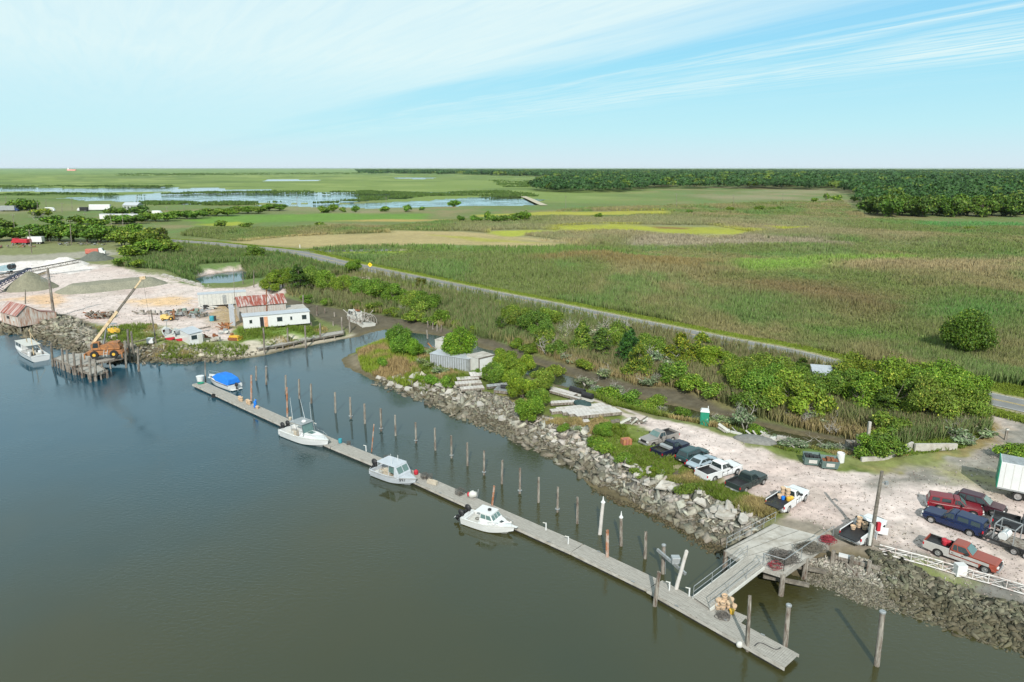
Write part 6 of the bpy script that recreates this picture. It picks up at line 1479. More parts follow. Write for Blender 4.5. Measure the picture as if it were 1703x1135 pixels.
MB().cyl((8, .5, 0), (8, .5, 1.0), .07).cyl((8, 2, 0), (8, 2, 1.0), .07).build('landing_leg', M['black'], bt)
# ------------------------------------------------------------------ buildings, yard machines, poles
def site(a, b, z=1.8):
    """a thing's frame from two ground points seen in the photograph: x runs a->b, y runs away from the river"""
    A, B = G(*a, z), G(*b, z); L = math.hypot(B[0] - A[0], B[1] - A[1]); return A, L, math.atan2(B[1] - A[1], B[0] - A[0]), gz(*A)
def place(px, py, z=1.8):
    x, y = G(px, py, z); zz = gz(x, y); x, y = G(px, py, zz); return (x, y, gz(x, y))
def window_(root, x0, x1, z0, z1, y=-.0, sill=True, name='window', m=None):
    w = MB().box(x0, x1, y - .03, y + .01, z0, z1).build(name, m or M['glass'], root)
    if sill: MB().box(x0 - .06, x1 + .06, y - .05, y - .0, z0 - .07, z0).box(x0 - .06, x1 + .06, y - .05, y, z1, z1 + .06).build('frame', M['offwhite'], w)
    return w
# white trailer
A, L, rz, z = site((406,551), (516,541)); h = 2.5; W = 2.8
t_ = thing('trailer_house', 'long white trailer building with an orange door facing the creek', 'trailer', (A[0], A[1], z - .1), rz)
MB().box(0, L, 0, W, .55, .55 + h).build('wall', M['white'], t_)
MB().plate([(-.15, -.15, .55 + h), (L + .15, -.15, .55 + h), (L + .15, W + .15, .62 + h), (-.15, W + .15, .62 + h)], .1).build('roof', M['tinroof'], t_)
m_ = MB(); [m_.box(i * L / 8, i * L / 8 + .4, .4, W - .4, -.1, .56) for i in range(9)]; m_.build('foundation_block', M['woodd'], t_)
for a, b, c, d in ((.09, .13, 1.6, 2.3), (.50, .58, 1.5, 2.4), (.70, .73, 1.6, 2.3), (.88, .95, 1.5, 2.4)): window_(t_, a * L, b * L, c, d)
MB().box(.245 * L, .30 * L, -.03, .01, .6, 2.7).build('dark_doorway', M['black'], t_); d = MB().box(.305 * L, .36 * L, -.06, .0, .6, 2.7).build('orange_door', mat('faded_orange_door', (.6, .3, .18), .6), t_)
MB().box(.35 * L, .355 * L, -.09, -.06, 1.5, 1.6).build('handle', M['galv'], d)
MB().plate([(-.012, .8, 1.5), (-.012, .8, 2.3), (-.012, 2.2, 2.3), (-.012, 2.2, 1.5)], .02).build('end_window', M['glass'], t_)
# red-roofed tin shed
def gable(root, L, W, hw, hr, wm, rm, z0=0.0, over=.3):
    MB().quads([(0, 0, z0), (L, 0, z0), (L, W, z0), (0, W, z0), (0, 0, hw), (L, 0, hw), (L, W, hw), (0, W, hw), (0, W / 2, hr), (L, W / 2, hr)],
               [(0, 1, 5, 4), (2, 3, 7, 6), (1, 2, 6, 9, 5), (3, 0, 4, 8, 7), (4, 5, 9, 8), (7, 8, 9, 6), (3, 2, 1, 0)]).build('wall', wm, root)
    s = (hr - hw) / (W / 2); r = MB().plate([(-over, -over, hw - over * s + .03), (L + over, -over, hw - over * s + .03), (L + over, W / 2, hr + .03), (-over, W / 2, hr + .03)], .06).plate([(L + over, W + over, hw - over * s + .03), (-over, W + over, hw - over * s + .03), (-over, W / 2, hr + .03), (L + over, W / 2, hr + .03)], .06)
    return r.build('roof', rm, root)
A, L, rz, z = site((400,537), (477,530)); t_ = thing('tin_shed', 'large tin shed with a rust-red streaked roof behind the white trailer', 'shed', (A[0], A[1], z - .1), rz)
gable(t_, L, 9, 3.6, 4.9, M['tin'], M['rustroof']); m_ = MB(); [m_.box(i * .5, i * .5 + .05, -.03, 0, .1, 3.55) for i in range(int(L / .5))]; m_.build('wall_rib', M['tin'], t_)
A, L, rz, z = site((480,535), (513,532)); t_ = thing('flat_roof_annex', 'grey flat-roofed annex at the right end of the tin shed', 'annex', (A[0], A[1], z - .1), rz)
MB().box(0, L, 0, 7, 0, 2.5).build('wall', M['galv'], t_); MB().box(-.2, L + .2, -.2, 7.2, 2.5, 2.62).build('roof', M['conc'], t_)
A, L, rz, z = site((383,541), (393,545)); t_ = thing('board_screen', 'tall pale grey board wall at the left end of the tin shed', 'screen wall', (A[0], A[1], z - .1), rz + .2); m_ = MB(); [m_.box(i * .3, i * .3 + .27, 0, .06, 0, 4.6 + (i % 3) * .08) for i in range(6)]; m_.build('boards', M['tinroof'], t_); MB().box(0, 1.8, .06, .16, 1, 1.12).box(0, 1.8, .06, .16, 3.6, 3.72).build('cross_rail', M['woodd'], t_)
A, L, rz, z = site((331,513), (411,507)); t_ = thing('storage_trailer', 'long white storage trailer at the back of the yard', 'container', (A[0], A[1], z - .1), rz)
MB().box(0, L, 0, 3, .5, 3.2).build('body', M['offwhite'], t_); m_ = MB(); [m_.box(i * .9 + .3, i * .9 + .36, -.02, 0, .55, 3.15) for i in range(int(L / .9))]; m_.build('side_rib', M['galv'], t_); MB().box(-.05, L + .05, -.05, 3.05, 3.2, 3.3).build('roof', M['tinroof'], t_); MB().box(.5 * L, .58 * L, -.04, 0, .7, 2.8).build('door', M['galv'], t_)
for x in (1.2, L - 1.5): MB().box(x, x + .6, .3, 2.7, -.1, .5).build('foundation_block', M['woodd'], t_)
# pale hut
A, L, rz, z = site((301,566), (317,574.5)); t_ = thing('hut', 'small pale hut with a blue-grey roof above the bank', 'hut', (A[0], A[1], z - .05), rz)
MB().box(0, L, 0, 2.3, 0, 2.1).build('wall', M['white'], t_); MB().plate([(-.15, -.15, 2.08), (L + .15, -.15, 2.08), (L + .15, 2.45, 2.35), (-.15, 2.45, 2.35)], .08).build('roof', M['tinroof'], t_)
w = MB().box(L, L + .03, .3, 1.3, 1.0, 1.8).build('window', M['glass'], t_); MB().box(L, L + .05, .24, 1.36, .93, 1.0).build('sill', M['offwhite'], w); MB().box(L, L + .03, 1.5, 2.15, .1, 1.8).build('door', M['offwhite'], t_)
# rusty boathouse on the left
A, L, rz, z = site((4,537), (32,545), 1.2); t_ = thing('boathouse', 'rust-streaked boathouse with a red and white tin roof over the rocks', 'boathouse', (A[0], A[1], 1.3), rz)
W = 4.2
MB().quads([(0,0,0),(L,0,0),(L,W,0),(0,W,0),(0,0,2.4),(L,0,2.4),(0,W,2.6),(L,W,2.6),(0,W*.45,4.3),(L,W*.45,4.3),(L,W+3.2,0),(L,W+3.2,1.9),(L-3,W+3.2,0),(L-3,W+3.2,1.9),(L-3,W,2.6)],
 [(0,1,5,4),(1,2,7,9,5),(2,10,11,7),(3,0,4,8,6),(4,5,9,8),(8,9,7,6),(10,12,13,11),(7,11,13,14),(2,3,6,7)]).build('wall', mat('rusted_white_tin', (.50, .47, .43), .8, var=.2, streak=(5,5,.8), scale=.8, c2=(.30,.12,.06), thr=.53), t_)
MB().plate([(-.3,-.3,2.35),(L+.2,-.3,2.35),(L+.2,W*.45,4.36),(-.3,W*.45,4.36)],.06).plate([(L+.2,W+.2,2.6),(-.3,W+.2,2.6),(-.3,W*.45,4.36),(L+.2,W*.45,4.36)],.06).build('roof', M['rustroof'], t_)
MB().plate([(L+.1,W+.2,2.62),(L+.1,W+3.3,1.95),(L-3.1,W+3.3,1.95),(L-3.1,W+.2,2.62)],.05).build('lean_to_roof', M['rustroof'], t_)
window_(t_, L*.35, L*.5, 1.2, 1.9, m=M['black']); window_(t_, L*.7, L*.85, 1.1, 1.8, m=M['offwhite'])
m_ = MB(); [m_.cyl((x, y, -2), (x, y, 0), .14) for x in (.3, L*.5, L-.3) for y in (.3, 2.2, 4, 6.5) if not (x < L-1 and y > 5)]; m_.build('stilt', M['pile'], t_)

# ---- heaps
def mound(name, label, cat, ax, ay, bx, by, h, slope, mt, colr, cut=0.0):
    """heap whose ridge runs between two ground points"""
    a = np.array(G(ax, ay, 1.8)); b = np.array(G(bx, by, 1.8)); R_ = h / slope + 1; n = 70
    x0, x1 = min(a[0], b[0]) - R_, max(a[0], b[0]) + R_; y0, y1 = min(a[1], b[1]) - R_, max(a[1], b[1]) + R_
    X, Y = np.meshgrid(np.linspace(x0, x1, n), np.linspace(y0, y1, n)); X, Y = X.ravel(), Y.ravel(); d = lined(X, Y, np.array([a, b]))
    Zh = np.minimum(h - slope * d + (fbm(X * .5, Y * .5, 200) - .5) * .5, h * 1.02); Zh = Zh - .35 * np.exp(-((d) / 1.2) ** 2) * .3
    if cut: Zh = np.minimum(Zh, cut + (fbm(X * .6, Y * .6, 210) - .5) * .3)
    base = 1.6; V = np.stack([X - a[0], Y - a[1], np.maximum(Zh, -.5)], 1); idx = np.arange(n * n).reshape(n, n)
    Fq = np.stack([idx[:-1, :-1].ravel(), idx[:-1, 1:].ravel(), idx[1:, 1:].ravel(), idx[1:, :-1].ravel()], 1); keep = (Zh[Fq] > -.3).any(axis=1)
    col = np.array(srgb(*colr))[None] * (.85 + .3 * fbm(X * 1.5, Y * 1.5, 220)[:, None]); me = np_mesh(name, V, Fq[keep], mt, col, smooth=True)
    return tag(link(name, me, None, (a[0], a[1], base + .1)), label, cat)
mound('gravel_heap', 'cone-shaped grey-green gravel heap under the conveyor', 'gravel heap', 50, 480, 54, 479, 5.0, .80, M['gravel'], (128,126,108))
mound('gravel_heap', 'long low flat-topped gravel heap behind the crane', 'gravel heap', 140, 483, 236, 473, 3.4, .5, M['gravel'], (136,134,118), cut=1.9)
mound('sand_heap', 'bright white shell heap under the end of the long conveyor', 'shell heap', 100, 442, 112, 441, 3.0, .45, M['gravel'], (206,200,196))
mound('gravel_heap', 'small dark gravel heap in front of the red and white truck', 'gravel heap', 158, 432, 162, 432, 3.2, .55, M['gravel'], (98,102,94))
# ---- conveyors
def conveyor(a, azp, b, ytop, label, m, w=1.2, truss=.9, leg=.55):
    p = place(*a); X, Y = G(*b[:2], 1.8); q = T(b[0], ytop, Y); 
    o = thing('conveyor', label, 'conveyor', (p[0], p[1], p[2])); e = (q[0] - p[0], Y - p[1], q[1] - p[2]); s = (0, 0, .9)
    s_, e_ = Vector(s), Vector(e); d = (e_ - s_).normalized(); n_ = d.cross(Vector((0, 0, 1))).normalized() * w / 2
    m_ = MB(); k = 16
    for off in (n_, -n_):
        m_.bar(s_ + off, e_ + off, .12); m_.bar(s_ + off - Vector((0, 0, truss)), e_ + off - Vector((0, 0, truss)), .12)
        for i in range(k): a_, b_ = s_.lerp(e_, i / k) + off, s_.lerp(e_, (i + 1) / k) + off; m_.bar(a_ - Vector((0, 0, truss)), b_, .07); m_.bar(b_ - Vector((0, 0, truss)), b_, .07)
    m_.build('truss', m, o); MB().bar(s_ + Vector((0, 0, .06)), e_ + Vector((0, 0, .06)), w * .8, .08).build('belt', M['black'], o)
    c = s_.lerp(e_, leg); m_ = MB(); 
    for off in (n_, -n_): m_.bar(c + off - Vector((0, 0, truss)), Vector((c.x - d.x * 1.5, c.y - d.y * 1.5, 0)) + off * 1.3, .14); m_.bar(c + off - Vector((0, 0, truss)), Vector((c.x + d.x * 3, c.y + d.y * 3, 0)) + off * 1.3, .12)
    m_.build('leg', m, o)
    for sg in (-1, 1): MB().lathe([(.2, -.15), (.5, -.15), (.5, .15), (.2, .15)], (c.x - d.x * 1.5, c.y - d.y * 1.5 + sg * w * .7, .45), 'Y', 14).build('wheel', M['tyre'], o)
    return o
conveyor((-60,474), 0, (132,452), 432, 'long grey truss conveyor rising to the white shell heap', M['pile'])
M['navy'] = mat('navy_machine_paint', (.03, .05, .16), .5, var=.3)
conveyor((-45,498), 0, (48,474), 446, 'dark blue truss conveyor feeding the cone-shaped heap', M['navy'], leg=.4)
conveyor((40,470), 0, (76,462), 452, 'short tan conveyor beside the grey pole', M['cream'], w=.8, truss=.5)
# ---- mobile crane
c = (*G(178, 594, 1.8), 1.85)
cr = thing('mobile_crane', 'orange mobile crane with a long raised boom on the timber wharf', 'crane', c, R(12))
MB().prism([(-2.9, .55), (-2.9, 1.1), (-2.2, 1.35), (2.6, 1.35), (2.9, 1.1), (2.9, .55)], lambda x, z: 1.0).build('chassis', M['orange'], cr, bevel=.04)
for x in (-1.55, 1.55):
    for s_ in (-1, 1):
        w = MB().lathe([(.25, -.25), (.6, -.27), (.68, -.2), (.68, .2), (.6, .27), (.25, .25)], (x, s_ * 1.0, .68), 'Y', 18).build('tyre', M['tyre'], cr); MB().cyl((x, s_ * 1.0, .68), (x, s_ * 1.31, .68), .32, .26, 14).build('rim', M['yellow'], w)
for x in (-2.95, 2.95):
    m_ = MB(); m_.bar((x, -1.5, .9), (x, 1.5, .9), .25, .3); [m_.bar((x, s_ * 1.5, .9), (x, s_ * 1.6, .1), .16) for s_ in (-1, 1)]; m_.build('outrigger', M['orange'], cr)
MB().prism([(-.9, 1.45), (-.9, 2.2), (.2, 2.45), (2.4, 2.3), (2.6, 1.9), (2.5, 1.45)], lambda x, z: .95).build('upper_body', M['orange'], cr, bevel=.05)
MB().box(.6, 2.3, -.7, .7, 2.3, 2.7).build('engine_cover', M['orange'], cr, bevel=.04)
cb = MB().prism([(-1.9, 1.5), (-2.0, 2.5), (-1.4, 2.9), (-.6, 2.9), (-.5, 1.5)], lambda x, z: (-1.05, -.2)).build('cab', M['orange'], cr); MB().plate([(-1.7, -1.06, 1.9), (-.8, -1.06, 1.9), (-.8, -1.06, 2.75), (-1.5, -1.06, 2.75)], .015).build('window', M['glass'], cb)
Xt, zt = T(237, 463, c[1]); bt_ = Vector((Xt - c[0], 0, zt - c[2])); b0 = Vector((-1.9, 0, 2.5)); bt_ = Vector((bt_.x * math.cos(-R(12)) , bt_.x * math.sin(-R(12)), bt_.z))
MB().bar(b0, b0.lerp(bt_, .5), .38, .46).build('boom_base', M['cream'], cr); MB().bar(b0.lerp(bt_, .48), b0.lerp(bt_, .85), .28, .34).build('boom_middle', M['woodd'], cr); MB().bar(b0.lerp(bt_, .83), bt_, .2, .26).bar(bt_ - Vector((.4, 0, 0)), bt_ + Vector((.5, 0, .1)), .5, .5).build('boom_tip', M['cream'], cr)
m_ = MB().cyl((-.2, .25, 2.2), b0.lerp(bt_, .28), .11).cyl((-.2, -.25, 2.2), b0.lerp(bt_, .28), .11); m_.build('lift_cylinder', M['galv'], cr)
MB().cyl(bt_, (bt_.x + .4, bt_.y, 3.2), .02, n=4).blob((bt_.x + .4, bt_.y, 3.0), .14, .14, .25, 6, 5).build('hook_line', M['rope'], cr)
MB().bar((-.2, -1.08, .3), (.1, -1.08, 1.5), .08).bar((.35, -1.08, .3), (.65, -1.08, 1.5), .08).bar((0, -1.08, .6), (.4, -1.08, .6), .06).bar((.1, -1.08, 1.0), (.5, -1.08, 1.0), .06).build('ladder', M['offwhite'], cr)
# ---- left timber wharf
wz = 1.75
def poly_deck(name, label, cat, pts, z, mt, th=.25, rim=None):
    Q = [G(*p, z) for p in pts]; O_ = Q[0]; o = thing(name, label, cat, (O_[0], O_[1], 0)); r_ = lambda p, zz: (p[0] - O_[0], p[1] - O_[1], zz)
    MB().plate([r_(p, z - th) for p in Q], th).build('deck', mt, o)
    m_ = MB()
    for a, b in zip(Q, Q[1:] + Q[:1]): m_.bar(r_(a, z - th - .12), r_(b, z - th - .12), .25, .3)
    m_.build('edge_beam', rim or M['pile'], o); return o, Q, r_
o, Q, r_ = poly_deck('timber_wharf', 'weathered timber wharf carrying the orange crane', 'wharf', [(90,594),(105,588),(143,585),(207,586),(204,593),(155,603),(120,607)], wz, M['wood'])
g = random.Random(5)
for a, b in ((Q[0], Q[6]), (Q[6], Q[5]), (Q[5], Q[4])):
    L_ = math.hypot(b[0] - a[0], b[1] - a[1])
    for i in range(int(L_ / 1.3)): p = along(a, b, i * 1.3 / L_); MB().cyl(r_(p, -1), r_(p, wz - .2), .16).build('support_pile', M['pile'], o)
o, Q, r_ = poly_deck('timber_wharf', 'broken lower end of the timber wharf with tilted planks', 'wharf', [(122,608),(150,601),(165,606),(178,615),(155,621),(135,614)], wz - .35, M['wood'])
[MB().cyl(r_(along(a, b, t), -1), r_((along(a, b, t)[0] + g.uniform(-.3, .3), along(a, b, t)[1]), wz - .5), .15).build('support_pile', M['pile'], o) for a, b in ((Q[0], Q[5]), (Q[5], Q[4]), (Q[4], Q[3])) for t in (.1, .5, .9)]
LW = [(85,571,88,610,'dark rusty-topped'),(103,580,106,616,''),(111,582,114,619,''),(122,586,126,624,''),(134,588,137,629,''),(149,595,151,636,''),(208,567,210,612,''),(212,548,216,602,'dark'),(218,552,224,602,'dark leaning'),(229,578,231,618,''),(158,600,160,634,''),(172,616,173,629,''),(178,616,179,629,'')]
for i, (a, b, c_, d, s) in enumerate(LW): piling(a, b, c_, d, .19, 'dark' if s else 'wood', f'{s or "grey"} timber pile, {"leftmost" if i == 0 else ORD[i]} listed along the left wharf and its dolphin'.replace('listed ', ''), 'piles of the left timber wharf')
# ---- old wharf in front of the trailer
o, Q, r_ = poly_deck('old_wharf', 'collapsing low timber walkway on piles in front of the white trailer', 'wharf', [(419,572),(440,563),(505,556),(545,552),(572,548),(571,553),(520,562),(470,572),(430,579)], 1.15, M['wood'], .2, M['woodd'])
[MB().cyl(r_(along(a, b, t), -1), r_(along(a, b, t), 1.0), .15).build('support_pile', M['pile'], o) for a, b in ((Q[8], Q[7]), (Q[7], Q[6]), (Q[6], Q[5])) for t in (0, .35, .7)]
OW = [(391,562,391,581),(438,546,440,590),(478,546,479,577),(507,542,509,579),(532,538,533,568),(554,535,555,548),(568,528,569,556),(581,527,582,556),(527,509,527,528),(504,491,504,520),(462,490,462,504),(540,513,540,524),(556,520,557,530),(422,575,422,583)]
OW.sort()
for i, (a, b, c_, d) in enumerate(OW): piling(a, b, c_, d, .17, 'wood', f'old grey post, {"leftmost" if i == 0 else ORD[i] + " from the left"} round the trailer wharf', 'posts round the trailer wharf', zb=0.0 if d > 545 else .4)
A, L, rz, z = site((328,582), (420,570), .9); t_ = thing('bulkhead', 'low grey board bulkhead holding the yard edge left of the old wharf', 'bulkhead', (A[0], A[1], .2), rz); m_ = MB(); [m_.box(i * .3, i * .3 + .27, 0, .08, -.6, 1.15 + .05 * math.sin(i)) for i in range(int(L / .3))]; m_.build('boards', M['pile'], t_); MB().box(0, L, -.1, .0, .8, .95).build('waler', M['woodd'], t_)
for i, (a, b, c_, d) in enumerate([(371,594,371,601),(344,578,344,584)]): pass
# creek sluice remains, poles in the creek
for i, (a, b, c_, d) in enumerate([(711,534,712,547),(720,537,720,549),(727,540,727,551),(734,541,734,552),(710,549,711,562)]): piling(a, b, c_, d, .14, 'wood', f'broken short stake, {ORD[i]} of the ruined landing on the far creek mud', 'stakes of the ruined landing in the creek', zb=.3)
p = place(1430, 752, .4); o = thing('sluice_gate', 'ruined timber sluice box with two dark posts at the creek head', 'sluice', (p[0], p[1], .2)); MB().bar((-1.6, .4, .8), (1.5, 0, .8), .9, .9).bar((-1.4, -.6, .3), (1.2, -.8, .3), .4, .5).build('box', M['pile'], o); MB().bar((-1.0, -.8, -.4), (-1.0, -.8, 2.6), .22).bar((.6, -.8, -.4), (.6, -.8, 2.4), .22).build('dark_post', M['woodd'], o); MB().bar((.9, .3, 0), (.9, .3, 3.8), .3).build('tall_post', M['conc'], o)
# ---- poles
def pole(tx, ty, bx, by, label, r=.14, arm=True, z=1.8, m=None, wires=None, group='utility poles', cat='utility pole', name='utility_pole'):
    X, Y = G(bx, by, z); zz = gz(X, Y) if Y < 900 else .75; X, Y = G(bx, by, zz); x2, z2 = T(tx, ty, Y); h = z2 - zz
    o = thing(name, label, cat, (X, Y, zz), 0, group); MB().cyl((0, 0, -.3), (x2 - X, 0, h), r * 1.1, r * .8, 8).build('shaft', m or M['pile'], o)
    if arm: MB().bar((x2 - X - 1.1, 0, h - .35), (x2 - X + 1.1, .0, h - .35), .12).build('crossarm', M['pile'], o); [MB().cyl((x2 - X + q_, 0, h - .3), (x2 - X + q_, 0, h - .05), .05).build('insulator', M['white'], o) for q_ in (-.95, .95)]
    return o
o = pole(1467, 784, 1447, 908, 'dark leaning utility pole standing by the pier and white pickup', .17, False, m=M['woodd'], group=None)
MB().box(-.32, -.1, -.3, 0, .2, 2.2).build('meter_board', M['offwhite'], o); MB().box(.2, .5, -.35, -.1, 1.6, 2.4).build('red_box', M['red'], o); xt_ = T(1467, 784, o.location.y)[0] - o.location.x; MB().bar((xt_ * .93, 0, 6.0), (xt_ * .93 + .5, 0, 6.1), .06).box(xt_ * .93 + .4, xt_ * .93 + .65, -.12, .12, 5.85, 6.15).build('lamp_bracket', M['galv'], o)
o = pole(79, 446, 90, 528, 'thick grey utility pole beside the rusty boathouse', .3, False, group=None); m_ = MB(); [m_.cyl((-1.3 + .3 * i, -.2, 9.5 + .2 * (i % 2)), (-1.2 + .3 * i, -.2, 8), .03, n=4) for i in range(7)]; m_.bar((-1.4, -.2, 8.8), (.9, -.2, 8.8), .1); m_.build('bracket', M['galv'], o)
pole(251, 516, 261, 580, 'dark leaning pole between the crane and the red launches', .15, False, m=M['woodd'], group=None)
o = pole(388, 446, 392, 545, 'slim tall mast beside the tin shed', .06, False, group=None, cat='mast', name='mast')
pole(443, 482, 444, 533, 'dark rusty pole standing against the rust-red roof', .14, False, m=M['rust'], group=None, cat='pole', name='pole')
for a, b, c_, l in ((42, 482, 506, 'short dark post behind the boathouse roof'), (381, 484, 500, 'dark stovepipe post above the storage trailer'), (453, 455, 474, 'dark post by the small pond, nearer the trees'), (404, 452, 473, 'dark post at the corner of the small pond'), (422, 450, 478, 'second dark post at the corner of the small pond')):
    pole(a, b, a, c_, l, .14, False, m=M['woodd'], group=None, cat='post', name='post')
FPL = [(116,366,119,407),(48,382,53,422),(183,358,186,378),(204,355,204,378),(141,355,142,372),(21,357,25,386),(247,350,248,363),(277,344,278,355),(227,327,228,345),(306,339,306,349),(103,338,103,354),(119,330,120,349),(62,336,62,351),(9,327,10,351),(76,332,77,349),(494,328,494,350),(642,328,642,345),(941,326,941,346),(1125,322,1125,346),(1220,324,1220,340),(1302,322,1302,338),(1374,319,1374,336),(1429,317,1429,334)]
FPL.sort()
for i, q in enumerate(FPL): pole(*q, f'distant wooden utility pole, {"leftmost" if i == 0 else ORD[i] + " from the left"} of the far poles', .16, True, group='far utility poles')
# ---- yard machines
def machine_wheels(o, xs, y, r, w=.28, rim=None):
    for x in xs:
        for s_ in (-1, 1): t = MB().lathe([(r * .45, -w / 2), (r * .9, -w / 2 - .02), (r, -w / 2 + .05), (r, w / 2 - .05), (r * .9, w / 2 + .02), (r * .45, w / 2)], (x, s_ * y, r), 'Y', 16).build('tyre', M['tyre'], o); MB().cyl((x, s_ * y, r), (x, s_ * (y + w / 2 + .04), r), r * .5, r * .4, 12).build('rim', rim or M['yellow'], t)
p = place(280, 533); o = thing('forklift', 'tan-yellow rough terrain forklift with its mast to the right', 'forklift', p, R(8))
MB().prism([(-1.9, .5), (-2.0, 1.5), (-1.7, 1.8), (-.3, 1.8), (0, 1.4), (1.3, 1.2), (1.5, .6)], lambda x, z: .85).build('body', mat('tan_machine_paint', (.62, .42, .14), .55, var=.2), o, bevel=.05)
m_ = MB(); [m_.cyl((x, s_ * .7, 1.4), (x, s_ * .7, 2.9), .05) for x in (-.2, 1.0) for s_ in (-1, 1)]; m_.box(-.35, 1.1, -.8, .8, 2.9, 2.98); m_.build('canopy', M['black'], o)
MB().bar((1.8, -.45, .3), (1.8, -.45, 3.4), .16, .2).bar((1.8, .45, .3), (1.8, .45, 3.4), .16, .2).bar((1.8, -.5, 3.3), (1.8, .5, 3.3), .14).bar((1.8, -.5, 1.6), (1.8, .5, 1.6), .14).build('mast', M['orange'], o); MB().box(1.9, 3.0, -.5, -.35, .15, .25).box(1.9, 3.0, .35, .5, .15, .25).build('fork', M['black'], o)
machine_wheels(o, (-1.3,), .75, .42); machine_wheels(o, (1.05,), .85, .62); o.scale = (.72, .72, .72)
p = place(191, 556); o = thing('forklift', 'small yellow forklift partly hidden in the weeds by the crane', 'forklift', p, R(-15)); MB().prism([(-1, .3), (-1.1, 1.2), (-.2, 1.3), (.8, 1.0), (1.0, .3)], lambda x, z: .6).build('body', M['yellow'], o, bevel=.08); m_ = MB(); [m_.cyl((x, s_ * .5, 1), (x - .1, s_ * .5, 2.1), .04) for x in (-.6, .4) for s_ in (-1, 1)]; m_.box(-.8, .5, -.6, .6, 2.1, 2.16); m_.build('canopy', M['galv'], o); MB().bar((-1.2, -.3, .2), (-1.3, -.3, 2.4), .1).bar((-1.2, .3, .2), (-1.3, .3, 2.4), .1).build('mast', M['offwhite'], o); machine_wheels(o, (-.7, .7), .55, .32)
def junk(px, py, sx_, sy_, h, label, mts, seed, n=26, name='scrap_heap', cat='scrap heap', z=1.8, rz=0):
    p = place(px, py, z); o = thing(name, label, cat, p, rz); g = random.Random(seed); k = max(1, n // len(mts))
    for mi, mt in enumerate(mts):
        m_ = MB()
        for i in range(k):
            a = Vector((g.uniform(-sx_, sx_), g.uniform(-sy_, sy_), g.uniform(0, h * .6))); 
            if g.random() < .5: b = a + Vector((g.uniform(-1.6, 1.6), g.uniform(-.8, .8), g.uniform(-.2, .9))); m_.bar(a, b, g.uniform(.08, .3), g.uniform(.06, .3))
            else: s = g.uniform(.2, .7); m_.box(a.x, a.x + s * 1.4, a.y, a.y + s, a.z, a.z + s * g.uniform(.4, 1.2))
        m_.build(['beams', 'plates', 'drums', 'timbers'][mi % 4], mt, o)
    return o
junk(164, 530, 2.6, 1.0, 1.8, 'rusty scrap machinery heap left of the crane boom', [M['rust'], M['woodd'], M['pile']], 1, 60)
junk(310, 526, 3.6, 1.0, 1.7, 'jumble of grey-green and rusty machine parts behind the tan forklift', [M['galv'], M['rust'], mat('sage_paint', (.20, .27, .23), .6), M['woodd']], 2, 84)
junk(251, 524, 3.6, .6, .9, 'stack of long grey timbers left of the tan forklift', [M['pile'], M['conc']], 3, 22, 'timber_stack', 'timber stack')
junk(327, 528, 1.8, .9, 1.2, 'dark engine parts with a pale wheel behind the forklift mast', [M['woodd'], M['alu']], 4, 18)
junk(372, 548, .5, .5, 1.3, 'faded orange machine standing left of the trailer', [M['orange'], M['rust']], 5, 14, 'machine', 'machine')
junk(372, 556, .8, .5, .8, 'pale box and pipes in front of the faded orange machine', [M['offwhite'], M['galv']], 6, 8)
junk(352, 561, 1.3, .8, .5, 'rusty flat plates beside the pale hut', [M['rust']], 7, 8)
junk(360, 515, 4.0, .8, 1.0, 'low line of junk along the storage trailer', [M['galv'], M['black'], M['offwhite']], 8, 20)
junk(360, 497, 3.4, .8, .8, 'red and white junk behind the storage trailer', [M['red'], M['white'], M['woodd']], 9, 14)
junk(355, 568, 1.2, .6, .6, 'small grey stone pile by the bank below the hut', [M['conc']], 10, 9, 'stone_pile', 'stones')
junk(407, 497, 2.8, .8, .6, 'low grey debris line behind the tin shed', [M['conc'], M['woodd']], 11, 14)
p = place(390, 566); o = thing('bulldozer', 'small yellow-orange tracked bulldozer in front of the trailer', 'bulldozer', p, R(-10)); MB().prism([(-1.3, .5), (-1.3, 1.2), (-.3, 1.3), (1.3, 1.2), (1.4, .5)], lambda x, z: .55).build('body', M['yellow'], o, bevel=.04)
for s_ in (-1, 1): MB().prism([(-1.4, .25), (-1.5, .5), (-1.2, .8), (1.2, .8), (1.5, .5), (1.3, .05), (-1.2, .05)], lambda x, z: (s_ * .95, s_ * .6) if s_ < 0 else (.6, .95)).build('track', M['rust'], o)
MB().prism([(1.75, .1), (1.6, .5), (1.75, .95), (1.85, .95), (1.72, .5), (1.87, .1)], lambda x, z: 1.3).build('blade', M['yellow'], o); MB().box(-.9, -.3, -.4, .4, 1.3, 1.8).build('seat', M['orange'], o); MB().cyl((.8, .2, 1.2), (.8, .2, 1.9), .05).build('exhaust', M['rust'], o); o.scale = (.7, .7, .75)
p = place(353, 534); o = thing('water_tank', 'turquoise plastic tank with a dark side behind the yard junk', 'tank', p, .3); o.scale = (.62, .62, .7); MB().lathe([(.8, 0), (.85, .15), (.85, 1.3), (.7, 1.55), (.2, 1.65)], n=16).build('tank', M['teal'], o); MB().box(.7, 1.3, -.5, .5, 0, 1.5).build('dark_box', M['black'], o)
p = place(251, 572); o = thing('white_tank', 'small white square tank beside the dark leaning pole', 'tank', p, .1); MB().box(-.6, .6, -.45, .45, .15, 1.15).build('tank', M['white'], o, bevel=.1); MB().box(-.5, .5, -.4, .4, 0, .15).build('skid', M['woodd'], o)
# slanting cable bar from wharf
p = place(225, 582); q = place(350, 545); o = thing('pipe_run', 'long dark pipe lying slantwise across the yard behind the pole', 'pipe', p); m_ = MB(); m_.cyl((0, 0, .3), (q[0] - p[0], q[1] - p[1], .45), .1, n=6); m_.build('pipe', M['woodd'], o)
